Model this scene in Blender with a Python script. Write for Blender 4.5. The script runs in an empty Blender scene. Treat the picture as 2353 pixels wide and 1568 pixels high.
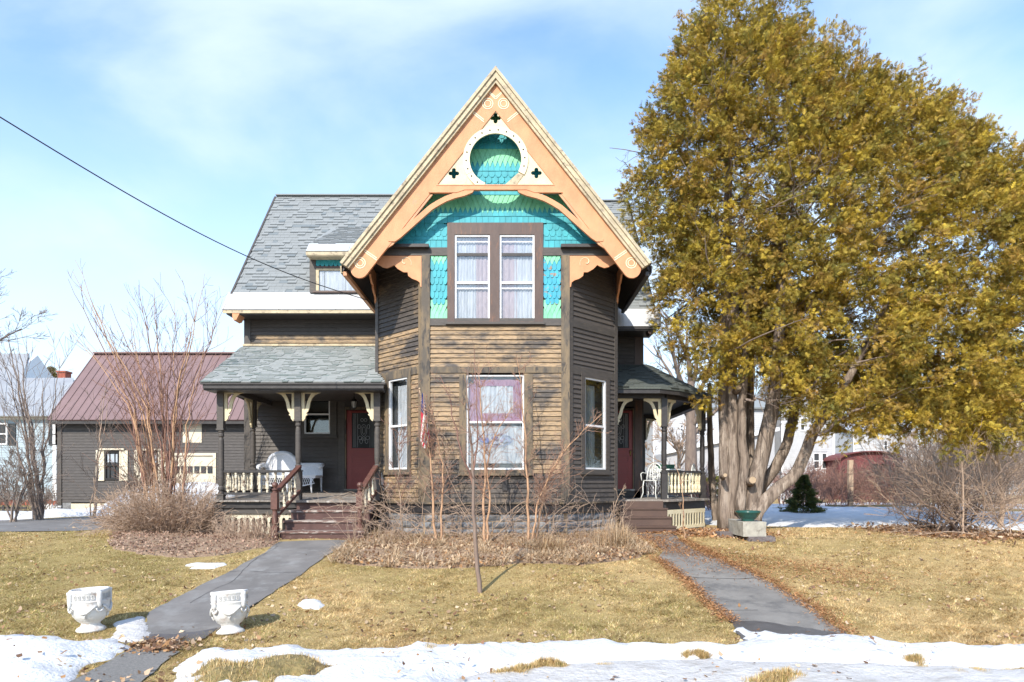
import bpy, bmesh, math, random
import numpy as np
from mathutils import Vector, Matrix, noise as mnoise
from mathutils.geometry import tessellate_polygon, delaunay_2d_cdt
random.seed(7); RNG = np.random.default_rng(7)
S = bpy.context.scene
R = math.radians
# ------------------------------------------------------------------ camera, sky, sun, exposure
EYE = 1.75
cam_d = bpy.data.cameras.new('camera'); cam = bpy.data.objects.new('camera', cam_d); S.collection.objects.link(cam)
cam_d.lens = 24.0; cam_d.sensor_width = 36.0; cam_d.shift_y = (1108 - 783.5) / 2353.0
cam_d.clip_start = 0.05; cam_d.clip_end = 3000
cam.location = (0, 0, EYE); cam.rotation_euler = (R(90), 0, 0)
S.camera = cam
SUN_AZ, SUN_EL = 22.0, 37.0            # degrees to the left of straight-behind the camera, elevation
W = bpy.data.worlds.new('World'); S.world = W; W.use_nodes = True
def world():
    nt = W.node_tree; nt.nodes.clear(); N = nt.nodes.new; L = nt.links.new
    out = N('ShaderNodeOutputWorld'); bg = N('ShaderNodeBackground'); sky = N('ShaderNodeTexSky')
    sky.sky_type = 'NISHITA'; sky.sun_disc = False; sky.sun_elevation = R(SUN_EL); sky.sun_rotation = R(180 + SUN_AZ)
    sky.air_density = 1.0; sky.dust_density = 0.6; sky.ozone_density = 1.0
    tc = N('ShaderNodeTexCoord'); sep = N('ShaderNodeSeparateXYZ'); L(tc.outputs['Generated'], sep.inputs[0])
    # thin cloud veil: thicker toward the horizon, broken by noise
    mp = N('ShaderNodeMapping'); mp.inputs['Scale'].default_value = (1.1, 1.6, 2.6); mp.inputs['Rotation'].default_value = (0.25, 0.35, 0.5); L(tc.outputs['Generated'], mp.inputs['Vector'])
    nz = N('ShaderNodeTexNoise'); nz.inputs['Scale'].default_value = 1.7; nz.inputs['Detail'].default_value = 7; nz.inputs['Roughness'].default_value = .5; nz.inputs['Distortion'].default_value = .35
    L(mp.outputs[0], nz.inputs['Vector'])
    mr = N('ShaderNodeMapRange'); mr.interpolation_type = 'SMOOTHSTEP'
    for k, v in (('From Min', .40), ('From Max', .72), ('To Min', 0), ('To Max', .75)): mr.inputs[k].default_value = v
    L(nz.outputs['Fac'], mr.inputs['Value'])
    hz = N('ShaderNodeMapRange'); hz.interpolation_type = 'SMOOTHSTEP'
    for k, v in (('From Min', .0), ('From Max', .58), ('To Min', .84), ('To Max', 0)): hz.inputs[k].default_value = v
    L(sep.outputs['Z'], hz.inputs['Value'])
    # screen combine: 1-(1-a)(1-b)
    a1 = N('ShaderNodeMath'); a1.operation = 'SUBTRACT'; a1.inputs[0].default_value = 1; L(mr.outputs[0], a1.inputs[1])
    a2 = N('ShaderNodeMath'); a2.operation = 'SUBTRACT'; a2.inputs[0].default_value = 1; L(hz.outputs[0], a2.inputs[1])
    a3 = N('ShaderNodeMath'); a3.operation = 'MULTIPLY'; L(a1.outputs[0], a3.inputs[0]); L(a2.outputs[0], a3.inputs[1])
    a4 = N('ShaderNodeMath'); a4.operation = 'SUBTRACT'; a4.inputs[0].default_value = 1; L(a3.outputs[0], a4.inputs[1])
    boost = N('ShaderNodeMix'); boost.data_type = 'RGBA'; boost.blend_type = 'MULTIPLY'; boost.inputs['Factor'].default_value = 1
    L(sky.outputs[0], boost.inputs[6]); boost.inputs[7].default_value = SKY_TINT
    mx = N('ShaderNodeMix'); mx.data_type = 'RGBA'; L(a4.outputs[0], mx.inputs['Factor']); L(boost.outputs[2], mx.inputs[6]); mx.inputs[7].default_value = CLOUD
    L(mx.outputs[2], bg.inputs['Color']); bg.inputs['Strength'].default_value = SKY_STRENGTH
    L(bg.outputs[0], out.inputs[0])
SKY_TINT = (1.42, 1.70, 1.95, 1); CLOUD = (5.3, 6.1, 6.7, 1); SKY_STRENGTH = 0.148
world()
sl = bpy.data.lights.new('sun', 'SUN'); sl.energy = 4.5; sl.angle = R(0.55); sl.color = (1.0, .925, .81)
sun = bpy.data.objects.new('sun', sl); S.collection.objects.link(sun)
to_sun = Vector((-math.sin(R(SUN_AZ)) * math.cos(R(SUN_EL)), -math.cos(R(SUN_AZ)) * math.cos(R(SUN_EL)), math.sin(R(SUN_EL))))
sun.rotation_euler = to_sun.to_track_quat('Z', 'Y').to_euler(); sun.location = (-20, -25, 30)
vs = S.view_settings; vs.view_transform = 'Standard'; vs.look = 'None'; vs.exposure = 0.40; vs.gamma = 1.0; vs.use_curve_mapping = False

# ------------------------------------------------------------------ helpers
F = 1569.0; CX = 1176.5; HY = 1108.0      # focal length, centre column and horizon row used to take measurements
def P(x, y, Y): return Vector(((x - CX) * Y / F, Y, EYE + (HY - y) * Y / F))
def gx(x, Y): return (x - CX) * Y / F
def gzz(y, Y): return EYE + (HY - y) * Y / F
def gz(x, y):
    """terrain height (numpy friendly)"""
    x = np.asarray(x, float); y = np.asarray(y, float)
    t = np.clip((y - 7.7) / (13.5 - 7.7), 0, 1)
    z = .63 * (t * .75 + .25 * (t * t * (3 - 2 * t)))
    w = .012 * np.sin(1.7 * x + .6 * y) + .010 * np.sin(2.9 * y - 1.3 * x + 1) + .006 * np.sin(5.1 * x + 2.2) * np.sin(4.3 * y)
    far = np.clip((y - 24) / 60, 0, 1) * .0
    return z + w + far
def ground_at(x, y):
    """world point on the terrain seen at photo position x, y"""
    Y = 6.0
    lo, hi = 3.0, 200.0
    for _ in range(60):
        m = (lo + hi) / 2; X = (x - CX) * m / F
        if EYE + (HY - y) * m / F > float(gz(X, m)): lo = m
        else: hi = m
    return Vector(((x - CX) * lo / F, lo, float(gz((x - CX) * lo / F, lo))))
def gpoly(pts): return [(p.x, p.y) for p in (ground_at(x, y) for x, y in pts)]

class MB:
    def __init__(s): s.v = []; s.f = []; s.mi = []
    def add(s, v, f, m=0):
        b = len(s.v); s.v += [tuple(p) for p in v]; s.f += [tuple(i + b for i in q) for q in f]; s.mi += [m] * len(f)
    def hexa(s, p, m=0):
        """8 points: bottom 4 ccw then top 4"""
        s.add(p, [(3, 2, 1, 0), (4, 5, 6, 7), (0, 1, 5, 4), (1, 2, 6, 5), (2, 3, 7, 6), (3, 0, 4, 7)], m)
    def box(s, a, b, m=0):
        (x0, y0, z0), (x1, y1, z1) = [(min(q), max(q)) and None or q for q in (a, b)]
        x0, x1 = min(x0, x1), max(x0, x1); y0, y1 = min(y0, y1), max(y0, y1); z0, z1 = min(z0, z1), max(z0, z1)
        s.hexa([(x0, y0, z0), (x1, y0, z0), (x1, y1, z0), (x0, y1, z0), (x0, y0, z1), (x1, y0, z1), (x1, y1, z1), (x0, y1, z1)], m)
    def bar(s, a, b, w, h, up=(0, 0, 1), m=0):
        """box beam from a to b, w wide, h high (centred)"""
        a = Vector(a); b = Vector(b); d = (b - a).normalized(); u = Vector(up); r = d.cross(u)
        if r.length < 1e-5: r = d.cross(Vector((0, 1, 0)))
        r.normalize(); u = r.cross(d).normalized(); r *= w / 2; u *= h / 2
        s.hexa([a - r - u, a + r - u, b + r - u, b - r - u, a - r + u, a + r + u, b + r + u, b - r + u], m)
    def tube(s, pts, rad, n=6, cap=True, m=0, twist=0):
        pts = [Vector(p) for p in pts]; k = len(pts)
        if not hasattr(rad, '__len__'): rad = [rad] * k
        V = []; ref = None
        for i, p in enumerate(pts):
            d = (pts[min(i + 1, k - 1)] - pts[max(i - 1, 0)])
            if d.length < 1e-9: d = Vector((0, 0, 1))
            d.normalize()
            if ref is None:
                ref = Vector((1, 0, 0)) if abs(d.x) < .8 else Vector((0, 1, 0))
            a = (ref - d * ref.dot(d)).normalized(); b = d.cross(a); ref = a
            for j in range(n):
                t = 2 * math.pi * j / n; V.append(p + (a * math.cos(t) + b * math.sin(t)) * rad[i])
        Fc = [(i * n + j, i * n + (j + 1) % n, (i + 1) * n + (j + 1) % n, (i + 1) * n + j) for i in range(k - 1) for j in range(n)]
        if cap: Fc += [tuple(range(n))[::-1], tuple((k - 1) * n + j for j in range(n))]
        s.add(V, Fc, m)
    def lathe(s, c, prof, n=16, m=0, squash=1.0):
        """profile of (radius, z) about the vertical through c"""
        c = Vector(c); V = []; k = len(prof)
        for r, z in prof:
            for j in range(n):
                t = 2 * math.pi * (j + .5) / n; V.append(c + Vector((r * math.cos(t), r * math.sin(t) * squash, z)))
        Fc = [(i * n + j, i * n + (j + 1) % n, (i + 1) * n + (j + 1) % n, (i + 1) * n + j) for i in range(k - 1) for j in range(n)]
        Fc += [tuple(range(n))[::-1], tuple((k - 1) * n + j for j in range(n))]
        s.add(V, Fc, m)
    def prism(s, fr, loops, d0, d1, m=0):
        """extrude polygon(s) given in a frame's (u, z); the first loop is the outline, others are holes"""
        loops = [[tuple(p) for p in L] for L in loops]
        flat = [p for L in loops for p in L]; n = len(flat)
        tri = tessellate_polygon([[Vector((p[0], p[1], 0)) for p in L] for L in loops])
        V = [fr.w(u, d0, z) for u, z in flat] + [fr.w(u, d1, z) for u, z in flat]
        Fc = []
        for t in tri:
            a, b, c = [flat[i] for i in t]
            if (b[0] - a[0]) * (c[1] - a[1]) - (b[1] - a[1]) * (c[0] - a[0]) < 0: t = (t[0], t[2], t[1])
            Fc.append((t[0], t[2], t[1])); Fc.append(tuple(i + n for i in t))
        o = 0
        for li, L in enumerate(loops):
            k = len(L)
            for i in range(k):
                a, b = o + i, o + (i + 1) % k
                Fc.append((a, b, b + n, a + n))
            o += k
        s.add(V, Fc, m)
    def fixed(s, me):
        bm = bmesh.new(); bm.from_mesh(me); bmesh.ops.recalc_face_normals(bm, faces=bm.faces[:]); bm.to_mesh(me); bm.free()
    def mesh(s, name, mats, smooth=False):
        me = bpy.data.meshes.new(name); me.from_pydata(s.v, [], s.f)
        for mm in (mats if isinstance(mats, (list, tuple)) else [mats]): me.materials.append(mm)
        if any(s.mi): me.polygons.foreach_set('material_index', s.mi)
        s.fixed(me)
        if smooth: me.polygons.foreach_set('use_smooth', [True] * len(me.polygons))
        me.update(); return me

class Frame:
    """a wall plane: origin, horizontal direction U, outward normal N"""
    def __init__(s, a, b, flip=False):
        a = Vector((a[0], a[1], 0)); b = Vector((b[0], b[1], 0)); s.o = a; s.len = (b - a).length; s.U = (b - a).normalized()
        s.N = Vector((s.U.y, -s.U.x, 0)) * (-1 if flip else 1)
    def w(s, u, d, z): return s.o + s.U * u + s.N * d + Vector((0, 0, z))
    def px(s, x, y, d=0.0):
        o = s.o + s.N * d; ray = Vector(((x - CX) / F, 1, (HY - y) / F)); t = o.dot(s.N) / ray.dot(s.N)
        q = ray * t; return ((q - s.o).dot(s.U), q.z + EYE)
    def box(s, mb, u0, u1, z0, z1, d0, d1, m=0):
        mb.hexa([s.w(u0, d0, z0), s.w(u1, d0, z0), s.w(u1, d1, z0), s.w(u0, d1, z0), s.w(u0, d0, z1), s.w(u1, d0, z1), s.w(u1, d1, z1), s.w(u0, d1, z1)], m)
    def mat(s, u, d, z):
        M = Matrix.Identity(4); M.col[0][:3] = s.U; M.col[1][:3] = -s.N; M.col[2][:3] = (0, 0, 1); M.col[3][:3] = s.w(u, d, z); return M

def link(name, data, parent=None):
    o = bpy.data.objects.new(name, data); S.collection.objects.link(o)
    if parent is not None:
        o.parent = parent
        if parent.type == 'EMPTY': o.matrix_parent_inverse = Matrix.Translation(-parent.location)
    return o
def obj(name, mb, m, parent=None, smooth=False): return link(name, mb.mesh(name, m, smooth), parent)
def thing(name, loc, label, cat, group=None):
    o = bpy.data.objects.new(name, None); S.collection.objects.link(o); o.location = loc; o.empty_display_size = .2
    o['label'] = label; o['category'] = cat
    if group: o['group'] = group
    return o
def tag(o, label, cat, group=None):
    o['label'] = label; o['category'] = cat
    if group: o['group'] = group
    return o
def struct(o): o['kind'] = 'structure'; return o
def stuff(o, label=None):
    o['kind'] = 'stuff'
    if label: o['label'] = label
    return o
def piece(name, me, M, parent):
    """object sharing mesh data, placed by matrix M; the parent is an Empty thing or a mesh part that sits at the world origin"""
    o = bpy.data.objects.new(name, me); S.collection.objects.link(o); o.parent = parent
    if parent.type == 'EMPTY': o.matrix_parent_inverse = Matrix.Translation(-parent.location)
    o.matrix_basis = M; return o
def scaled(M, sx=1, sy=1, sz=1): return M @ Matrix.Diagonal((sx, sy, sz, 1))
def merge_pieces(name, items, m, parent):
    """items: (mesh, matrix) joined into one stuff part"""
    V = []; Fc = []; b = 0; mi_ = []
    for me, M in items:
        vv = np.empty(len(me.vertices) * 3); me.vertices.foreach_get('co', vv); vv = vv.reshape(-1, 3)
        A = np.array(M); mi_ += [p.material_index for p in me.polygons]; V.append(vv @ A[:3, :3].T + A[:3, 3]); Fc += [tuple(i + b for i in p.vertices) for p in me.polygons]; b += len(vv)
    me2 = bpy.data.meshes.new(name); me2.from_pydata(np.concatenate(V).tolist(), [], Fc)
    for mm in (m if isinstance(m, (list, tuple)) else [m]): me2.materials.append(mm)
    me2.polygons.foreach_set('material_index', mi_); me2.update(); o = link(name, me2, parent); o['kind'] = 'stuff'; return o

def soup(name, V, Fn, cols=None, mats=None, parent=None, smooth=False):
    """fast mesh from numpy: V (n,3), Fn (m,k) face indices, cols (n,3)"""
    me = bpy.data.meshes.new(name); n = len(V); m, k = Fn.shape
    me.vertices.add(n); me.vertices.foreach_set('co', np.ascontiguousarray(V, dtype=np.float32).ravel())
    me.loops.add(m * k); me.loops.foreach_set('vertex_index', np.ascontiguousarray(Fn, dtype=np.int32).ravel())
    me.polygons.add(m); me.polygons.foreach_set('loop_start', np.arange(0, m * k, k, dtype=np.int32))
    if smooth: me.polygons.foreach_set('use_smooth', np.ones(m, dtype=bool))
    me.update(calc_edges=True)
    if cols is not None:
        a = me.color_attributes.new('tint', 'FLOAT_COLOR', 'POINT'); c4 = np.ones((n, 4), dtype=np.float32); c4[:, :3] = cols; a.data.foreach_set('color', c4.ravel())
    for mm in (mats if isinstance(mats, (list, tuple)) else [mats]): me.materials.append(mm)
    return link(name, me, parent)
def rot_from(ax):
    """(n,3) unit vectors -> (n,3,3) frames with that vector as Y, random roll"""
    n = len(ax); r = RNG.normal(size=(n, 3)); a = np.cross(ax, r); a /= np.linalg.norm(a, axis=1)[:, None] + 1e-9; b = np.cross(a, ax)
    return np.stack([a, ax, b], axis=2)
def scatter(name, tv, tf, pos, Rm, sc, cols, mats, parent=None):
    n = len(pos); k = len(tv)
    V = np.einsum('nij,kj->nki', Rm, tv) * np.asarray(sc)[:, None, None] + pos[:, None, :]
    Fn = tf[None] + (np.arange(n) * k)[:, None, None]
    C = None if cols is None else np.repeat(cols, k, axis=0)
    return soup(name, V.reshape(-1, 3), Fn.reshape(-1, tf.shape[1]), C, mats, parent)
def inpoly(x, y, poly):
    r = np.zeros(np.shape(x), bool); n = len(poly)
    for i in range(n):
        x0, y0 = poly[i]; x1, y1 = poly[(i + 1) % n]
        if y0 == y1: continue
        c = ((y0 > y) != (y1 > y)) & (x < (x1 - x0) * (y - y0) / (y1 - y0) + x0); r ^= c
    return r
def edgedist(x, y, poly):
    d = np.full(np.shape(x), 1e9); n = len(poly)
    for i in range(n):
        x0, y0 = poly[i]; x1, y1 = poly[(i + 1) % n]; dx, dy = x1 - x0, y1 - y0; L = dx * dx + dy * dy + 1e-12
        t = np.clip(((x - x0) * dx + (y - y0) * dy) / L, 0, 1); d = np.minimum(d, np.hypot(x - x0 - t * dx, y - y0 - t * dy))
    return d
def rough_outline(poly, step=.12, amp=.05, fr=3.0, seed=0):
    out = []; n = len(poly)
    for i in range(n):
        a = Vector(poly[i] + (0,)); b = Vector(poly[(i + 1) % n] + (0,)); L = (b - a).length; k = max(1, int(L / step)); nn = Vector((b.y - a.y, a.x - b.x, 0)) / (L + 1e-9)
        for j in range(k):
            p = a.lerp(b, j / k); q = mnoise.noise(Vector((p.x * fr, p.y * fr, seed))) + .6 * mnoise.noise(Vector((p.x * fr * 3.1, p.y * fr * 3.1, seed + 5)))
            p = p + nn * q * amp; out.append((p.x, p.y))
    return out
def sheet(name, poly, mat, z0=.012, thick=0.0, ramp=.3, grid=.15, bumps=0.0, smooth=True, parent=None, bfr=1.5):
    xs = [p[0] for p in poly]; ys = [p[1] for p in poly]
    g = np.mgrid[min(xs):max(xs):grid, min(ys):max(ys):grid].reshape(2, -1).T; g = g + RNG.uniform(-.3, .3, g.shape) * grid
    k = inpoly(g[:, 0], g[:, 1], poly); g = g[k]; dd = edgedist(g[:, 0], g[:, 1], poly); g = g[dd > grid * .35]
    pts = [Vector(p) for p in poly] + [Vector(p) for p in g.tolist()]; n = len(poly)
    r = delaunay_2d_cdt(pts, [(i, (i + 1) % n) for i in range(n)], [], 1, 1e-5)
    V = np.array([(p.x, p.y) for p in r[0]]); T = np.array([t for t in r[2] if len(t) == 3])
    d = edgedist(V[:, 0], V[:, 1], poly); z = gz(V[:, 0], V[:, 1]) + z0
    if thick:
        s = np.clip(d / ramp, 0, 1); s = np.sqrt(s) * .45 + .55 * s * s * (3 - 2 * s)
        nzv = np.array([mnoise.fractal(Vector((a * bfr, b * bfr, 3.3)), .9, 2.1, 4) for a, b in V.tolist()])
        z = z + s * (thick + bumps * nzv)
        z[d < 1e-4] -= .03
    return soup(name, np.column_stack([V, z]), T, None, mat, parent, smooth)

# ------------------------------------------------------------------ materials
def nodes(name):
    m = bpy.data.materials.new(name); m.use_nodes = True; nt = m.node_tree; b = nt.nodes['Principled BSDF']; return m, nt, b
def c4(c): return (c[0], c[1], c[2], 1)
def noise_fac(nt, scale, stretch=(1, 1, 1), detail=5, lo=.35, hi=.65, coord='Position', rough=.6, dist=0.0):
    N = nt.nodes.new; L = nt.links.new
    if coord == 'Position': g = N('ShaderNodeNewGeometry'); src = g.outputs['Position']
    else: g = N('ShaderNodeTexCoord'); src = g.outputs[coord]
    mp = N('ShaderNodeMapping'); mp.inputs['Scale'].default_value = stretch; L(src, mp.inputs['Vector'])
    nz = N('ShaderNodeTexNoise'); nz.inputs['Scale'].default_value = scale; nz.inputs['Detail'].default_value = detail; nz.inputs['Roughness'].default_value = rough; nz.inputs['Distortion'].default_value = dist
    L(mp.outputs[0], nz.inputs['Vector'])
    mr = N('ShaderNodeMapRange'); mr.inputs['From Min'].default_value = lo; mr.inputs['From Max'].default_value = hi; L(nz.outputs['Fac'], mr.inputs['Value'])
    return mr.outputs[0], nz.outputs['Fac']
def mixc(nt, fac, a, b, mode='MIX'):
    mx = nt.nodes.new('ShaderNodeMix'); mx.data_type = 'RGBA'; mx.blend_type = mode
    for sock, v in ((mx.inputs['Factor'], fac), (mx.inputs[6], a), (mx.inputs[7], b)):
        if hasattr(v, 'is_linked'): nt.links.new(v, sock)
        elif isinstance(v, tuple): sock.default_value = c4(v)
        else: sock.default_value = v
    return mx.outputs[2]
def bump(nt, b, h, strength, dist=.01):
    bp = nt.nodes.new('ShaderNodeBump'); bp.inputs['Strength'].default_value = strength; bp.inputs['Distance'].default_value = dist
    nt.links.new(h, bp.inputs['Height']); nt.links.new(bp.outputs[0], b.inputs['Normal'])
def mk(name, c1, c2=None, scale=6, stretch=(1, 1, 1), lo=.35, hi=.65, rough=.7, bmp=.3, bdist=.005, c3=None, s3=2.0, st3=(1, 1, 1), lo3=.55, hi3=.62, rnd=0.0, metal=0.0, spec=None, fine=40.0):
    m, nt, b = nodes(name); c2 = c2 or tuple(x * .8 for x in c1)
    f, raw = noise_fac(nt, scale, stretch, 5, lo, hi); col = mixc(nt, f, c1, c2)
    if c3:
        f3, _ = noise_fac(nt, s3, st3, 8, lo3, hi3, rough=.7); col = mixc(nt, f3, col, c3)
    if rnd:
        oi = nt.nodes.new('ShaderNodeObjectInfo'); mr = nt.nodes.new('ShaderNodeMapRange'); nt.links.new(oi.outputs['Random'], mr.inputs['Value'])
        mr.inputs['To Min'].default_value = 1 - rnd; mr.inputs['To Max'].default_value = 1 + rnd
        vm = nt.nodes.new('ShaderNodeVectorMath'); vm.operation = 'SCALE'; nt.links.new(col, vm.inputs[0]); nt.links.new(mr.outputs[0], vm.inputs['Scale']); col = vm.outputs[0]
    nt.links.new(col, b.inputs['Base Color']); b.inputs['Roughness'].default_value = rough; b.inputs['Metallic'].default_value = metal
    if spec is not None: b.inputs['Specular IOR Level'].default_value = spec
    if bmp: _, h = noise_fac(nt, fine, stretch, 6); bump(nt, b, h, bmp, bdist)
    return m
def tinted(name, rough=.8, trans=0.0, spec=.2):
    m, nt, b = nodes(name); a = nt.nodes.new('ShaderNodeVertexColor'); a.layer_name = 'tint'
    nt.links.new(a.outputs[0], b.inputs['Base Color']); b.inputs['Roughness'].default_value = rough; b.inputs['Specular IOR Level'].default_value = spec
    if trans:
        t = nt.nodes.new('ShaderNodeBsdfTranslucent'); nt.links.new(a.outputs[0], t.inputs[0]); mx = nt.nodes.new('ShaderNodeMixShader'); mx.inputs[0].default_value = trans
        out = nt.nodes['Material Output']; nt.links.new(b.outputs[0], mx.inputs[1]); nt.links.new(t.outputs[0], mx.inputs[2]); nt.links.new(mx.outputs[0], out.inputs[0])
    return m
def glass_mat(name, tint=(.75, .8, .82), refl=.12):
    m, nt, b = nodes(name); nt.nodes.remove(b); N = nt.nodes.new; L = nt.links.new
    tr = N('ShaderNodeBsdfTransparent'); tr.inputs[0].default_value = c4(tint); gl = N('ShaderNodeBsdfGlossy'); gl.inputs['Roughness'].default_value = .03; gl.inputs[0].default_value = (.95, .97, 1, 1)
    fr = N('ShaderNodeLayerWeight'); fr.inputs[0].default_value = .5; pw = N('ShaderNodeMath'); pw.operation = 'POWER'; pw.inputs[1].default_value = 4.0; L(fr.outputs['Facing'], pw.inputs[0]); ad = N('ShaderNodeMath'); ad.operation = 'MULTIPLY_ADD'; ad.inputs[1].default_value = .8; ad.inputs[2].default_value = refl; L(pw.outputs[0], ad.inputs[0])
    mx = N('ShaderNodeMixShader'); L(ad.outputs[0], mx.inputs[0]); L(tr.outputs[0], mx.inputs[1]); L(gl.outputs[0], mx.inputs[2]); L(mx.outputs[0], nt.nodes['Material Output'].inputs[0])
    _, h = noise_fac(nt, 2.0, (1, 1, 1), 2); bp = N('ShaderNodeBump'); bp.inputs['Strength'].default_value = .08; bp.inputs['Distance'].default_value = .02; L(h, bp.inputs['Height']); L(bp.outputs[0], gl.inputs['Normal'])
    return m
def clap_mat(name, wear):
    """weathered clapboard: dark brown-grey paint worn to tan wood in long horizontal strokes; wear is 0..1"""
    m, nt, b = nodes(name); L = nt.links.new; N = nt.nodes.new
    dark = (.043, .036, .033); grey = (.095, .080, .068); tan = (.37, .235, .11); pale = (.30, .225, .15)
    fa, _ = noise_fac(nt, 1.25, (1, 1, 2.2), 5, .5 - .28 * wear + .17, .60 - .28 * wear + .20, rough=.65)     # big worn zones
    fb, _ = noise_fac(nt, 7, (1, 1, 9), 6, .40, .56, rough=.7)            # strokes along the boards
    fc, raw = noise_fac(nt, 16, (1, 1, 14), 7, .38, .62, rough=.75)
    wood = mixc(nt, fc, tan, pale); paint = mixc(nt, fb, dark, grey)
    mu = N('ShaderNodeMath'); mu.operation = 'MULTIPLY'; L(fa, mu.inputs[0]); ad = N('ShaderNodeMath'); ad.operation = 'MULTIPLY_ADD'; ad.use_clamp = True; ad.inputs[1].default_value = .85; ad.inputs[2].default_value = .35; L(fb, ad.inputs[0]); L(ad.outputs[0], mu.inputs[1])
    lim = N('ShaderNodeMath'); lim.operation = 'MULTIPLY'; lim.use_clamp = True; lim.inputs[1].default_value = min(1, wear * 1.35); L(mu.outputs[0], lim.inputs[0])
    col = mixc(nt, lim.outputs[0], paint, wood)
    oi = N('ShaderNodeObjectInfo'); mr = N('ShaderNodeMapRange'); L(oi.outputs['Random'], mr.inputs['Value']); mr.inputs['To Min'].default_value = .82; mr.inputs['To Max'].default_value = 1.15
    vm = N('ShaderNodeVectorMath'); vm.operation = 'SCALE'; L(col, vm.inputs[0]); L(mr.outputs[0], vm.inputs['Scale']); L(vm.outputs[0], b.inputs['Base Color'])
    b.inputs['Roughness'].default_value = .62; b.inputs['Specular IOR Level'].default_value = .35; _, h = noise_fac(nt, 30, (1, 1, 12), 6); bump(nt, b, h, .35, .004)
    return m
M = {}
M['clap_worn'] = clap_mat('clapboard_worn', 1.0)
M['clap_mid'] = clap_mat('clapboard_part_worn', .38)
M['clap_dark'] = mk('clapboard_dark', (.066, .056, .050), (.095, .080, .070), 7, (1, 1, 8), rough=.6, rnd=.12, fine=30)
M['trim_worn'] = mk('trim_worn', (.20, .145, .085), (.095, .078, .060), 6, (1, 1, .35), .38, .60, rough=.7, c3=(.05, .043, .038), s3=5, st3=(2.5, 2.5, .6), lo3=.54, hi3=.60)
M['trim_dark'] = mk('trim_dark', (.060, .052, .047), (.085, .073, .064), 6, (1, 1, 4), rough=.6, c3=(.15, .115, .075), s3=7, st3=(1, 1, 5), lo3=.60, hi3=.66)
M['trim_brown'] = mk('trim_brown', (.075, .045, .036), (.10, .062, .050), 6, (2, 2, .5), rough=.5, c3=(.17, .080, .045), s3=5, st3=(3, 3, .5), lo3=.57, hi3=.64)
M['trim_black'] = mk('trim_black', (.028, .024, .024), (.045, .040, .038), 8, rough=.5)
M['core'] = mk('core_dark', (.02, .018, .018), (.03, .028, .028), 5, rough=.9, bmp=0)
M['mint'] = mk('mint_paint', (.22, .60, .36), (.17, .51, .30), 9, (1, 1, .5), rough=.6, rnd=.10, c3=(.10, .12, .07), s3=26, lo3=.70, hi3=.74)
M['blue'] = mk('turquoise_paint', (.04, .36, .41), (.028, .29, .345), 9, (1, 1, .5), rough=.6, rnd=.10)
M['blue_peel'] = mk('turquoise_paint_peeling', (.035, .36, .47), (.025, .29, .40), 9, (1, 1, .5), rough=.6, rnd=.10, c3=(.28, .19, .14), s3=8, lo3=.56, hi3=.59)
M['peach'] = mk('peach_paint', (.66, .315, .155), (.56, .25, .12), 4, (1, 1, .6), rough=.65, bmp=.4, bdist=.01, c3=(.40, .27, .17), s3=5, st3=(2.2, 2.2, 1), lo3=.60, hi3=.72)
M['peach_edge'] = mk('peach_edge', (.62, .33, .17), (.52, .26, .14), 3, rough=.6, bmp=.2)
M['cream'] = mk('cream_paint', (.70, .60, .40), (.60, .51, .33), 5, rough=.6, bmp=.3, c3=(.38, .30, .18), s3=8, st3=(1.4, 1.4, .5), lo3=.60, hi3=.72)
M['cream_white'] = mk('cream_white_paint', (.78, .70, .50), (.70, .62, .42), 5, rough=.6, bmp=.2, c3=(.40, .30, .18), s3=9, lo3=.66, hi3=.72)
M['crown'] = mk('weathered_crown', (.56, .47, .31), (.40, .33, .22), 4, rough=.65, bmp=.4, c3=(.20, .16, .11), s3=7, st3=(1.5, 1.5, 1.5), lo3=.53, hi3=.66)
M['cream_peel'] = mk('cream_peeling', (.66, .60, .46), (.56, .50, .38), 8, rough=.7, c3=(.13, .085, .06), s3=11, st3=(1, 1, .7), lo3=.53, hi3=.57)
M['white'] = mk('white_frame', (.80, .80, .80), (.72, .72, .73), 6, rough=.4, bmp=.05)
M['shingle'] = mk('asphalt_shingle', (.265, .28, .28), (.215, .228, .228), 60, rough=.95, bmp=.5, fine=220, rnd=.08)
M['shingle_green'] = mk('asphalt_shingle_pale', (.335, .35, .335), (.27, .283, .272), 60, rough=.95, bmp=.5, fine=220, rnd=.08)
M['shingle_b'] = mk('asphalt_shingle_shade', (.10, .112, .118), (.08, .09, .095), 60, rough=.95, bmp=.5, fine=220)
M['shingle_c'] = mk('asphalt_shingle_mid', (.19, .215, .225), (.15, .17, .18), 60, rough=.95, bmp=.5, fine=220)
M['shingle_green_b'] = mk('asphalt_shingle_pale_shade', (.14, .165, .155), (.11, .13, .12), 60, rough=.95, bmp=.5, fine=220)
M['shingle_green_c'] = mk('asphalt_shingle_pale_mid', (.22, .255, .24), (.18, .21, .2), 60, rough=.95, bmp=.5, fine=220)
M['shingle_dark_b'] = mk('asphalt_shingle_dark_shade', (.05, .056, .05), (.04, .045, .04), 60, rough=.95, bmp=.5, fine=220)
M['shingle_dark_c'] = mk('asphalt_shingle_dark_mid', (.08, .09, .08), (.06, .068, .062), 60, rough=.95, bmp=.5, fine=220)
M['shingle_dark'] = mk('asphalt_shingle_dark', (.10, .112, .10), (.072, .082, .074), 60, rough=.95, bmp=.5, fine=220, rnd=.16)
M['metal_pan'] = mk('galvanised_panel', (.66, .67, .68), (.56, .57, .59), 2.5, rough=.42, metal=.3, bmp=.08, fine=8, rnd=.03)
M['red_door'] = mk('red_door_paint', (.27, .024, .019), (.23, .019, .016), 4, rough=.38, bmp=.05)
M['dark_glass'] = glass_mat('window_glass', (.96, .97, .97), .09)
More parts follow.
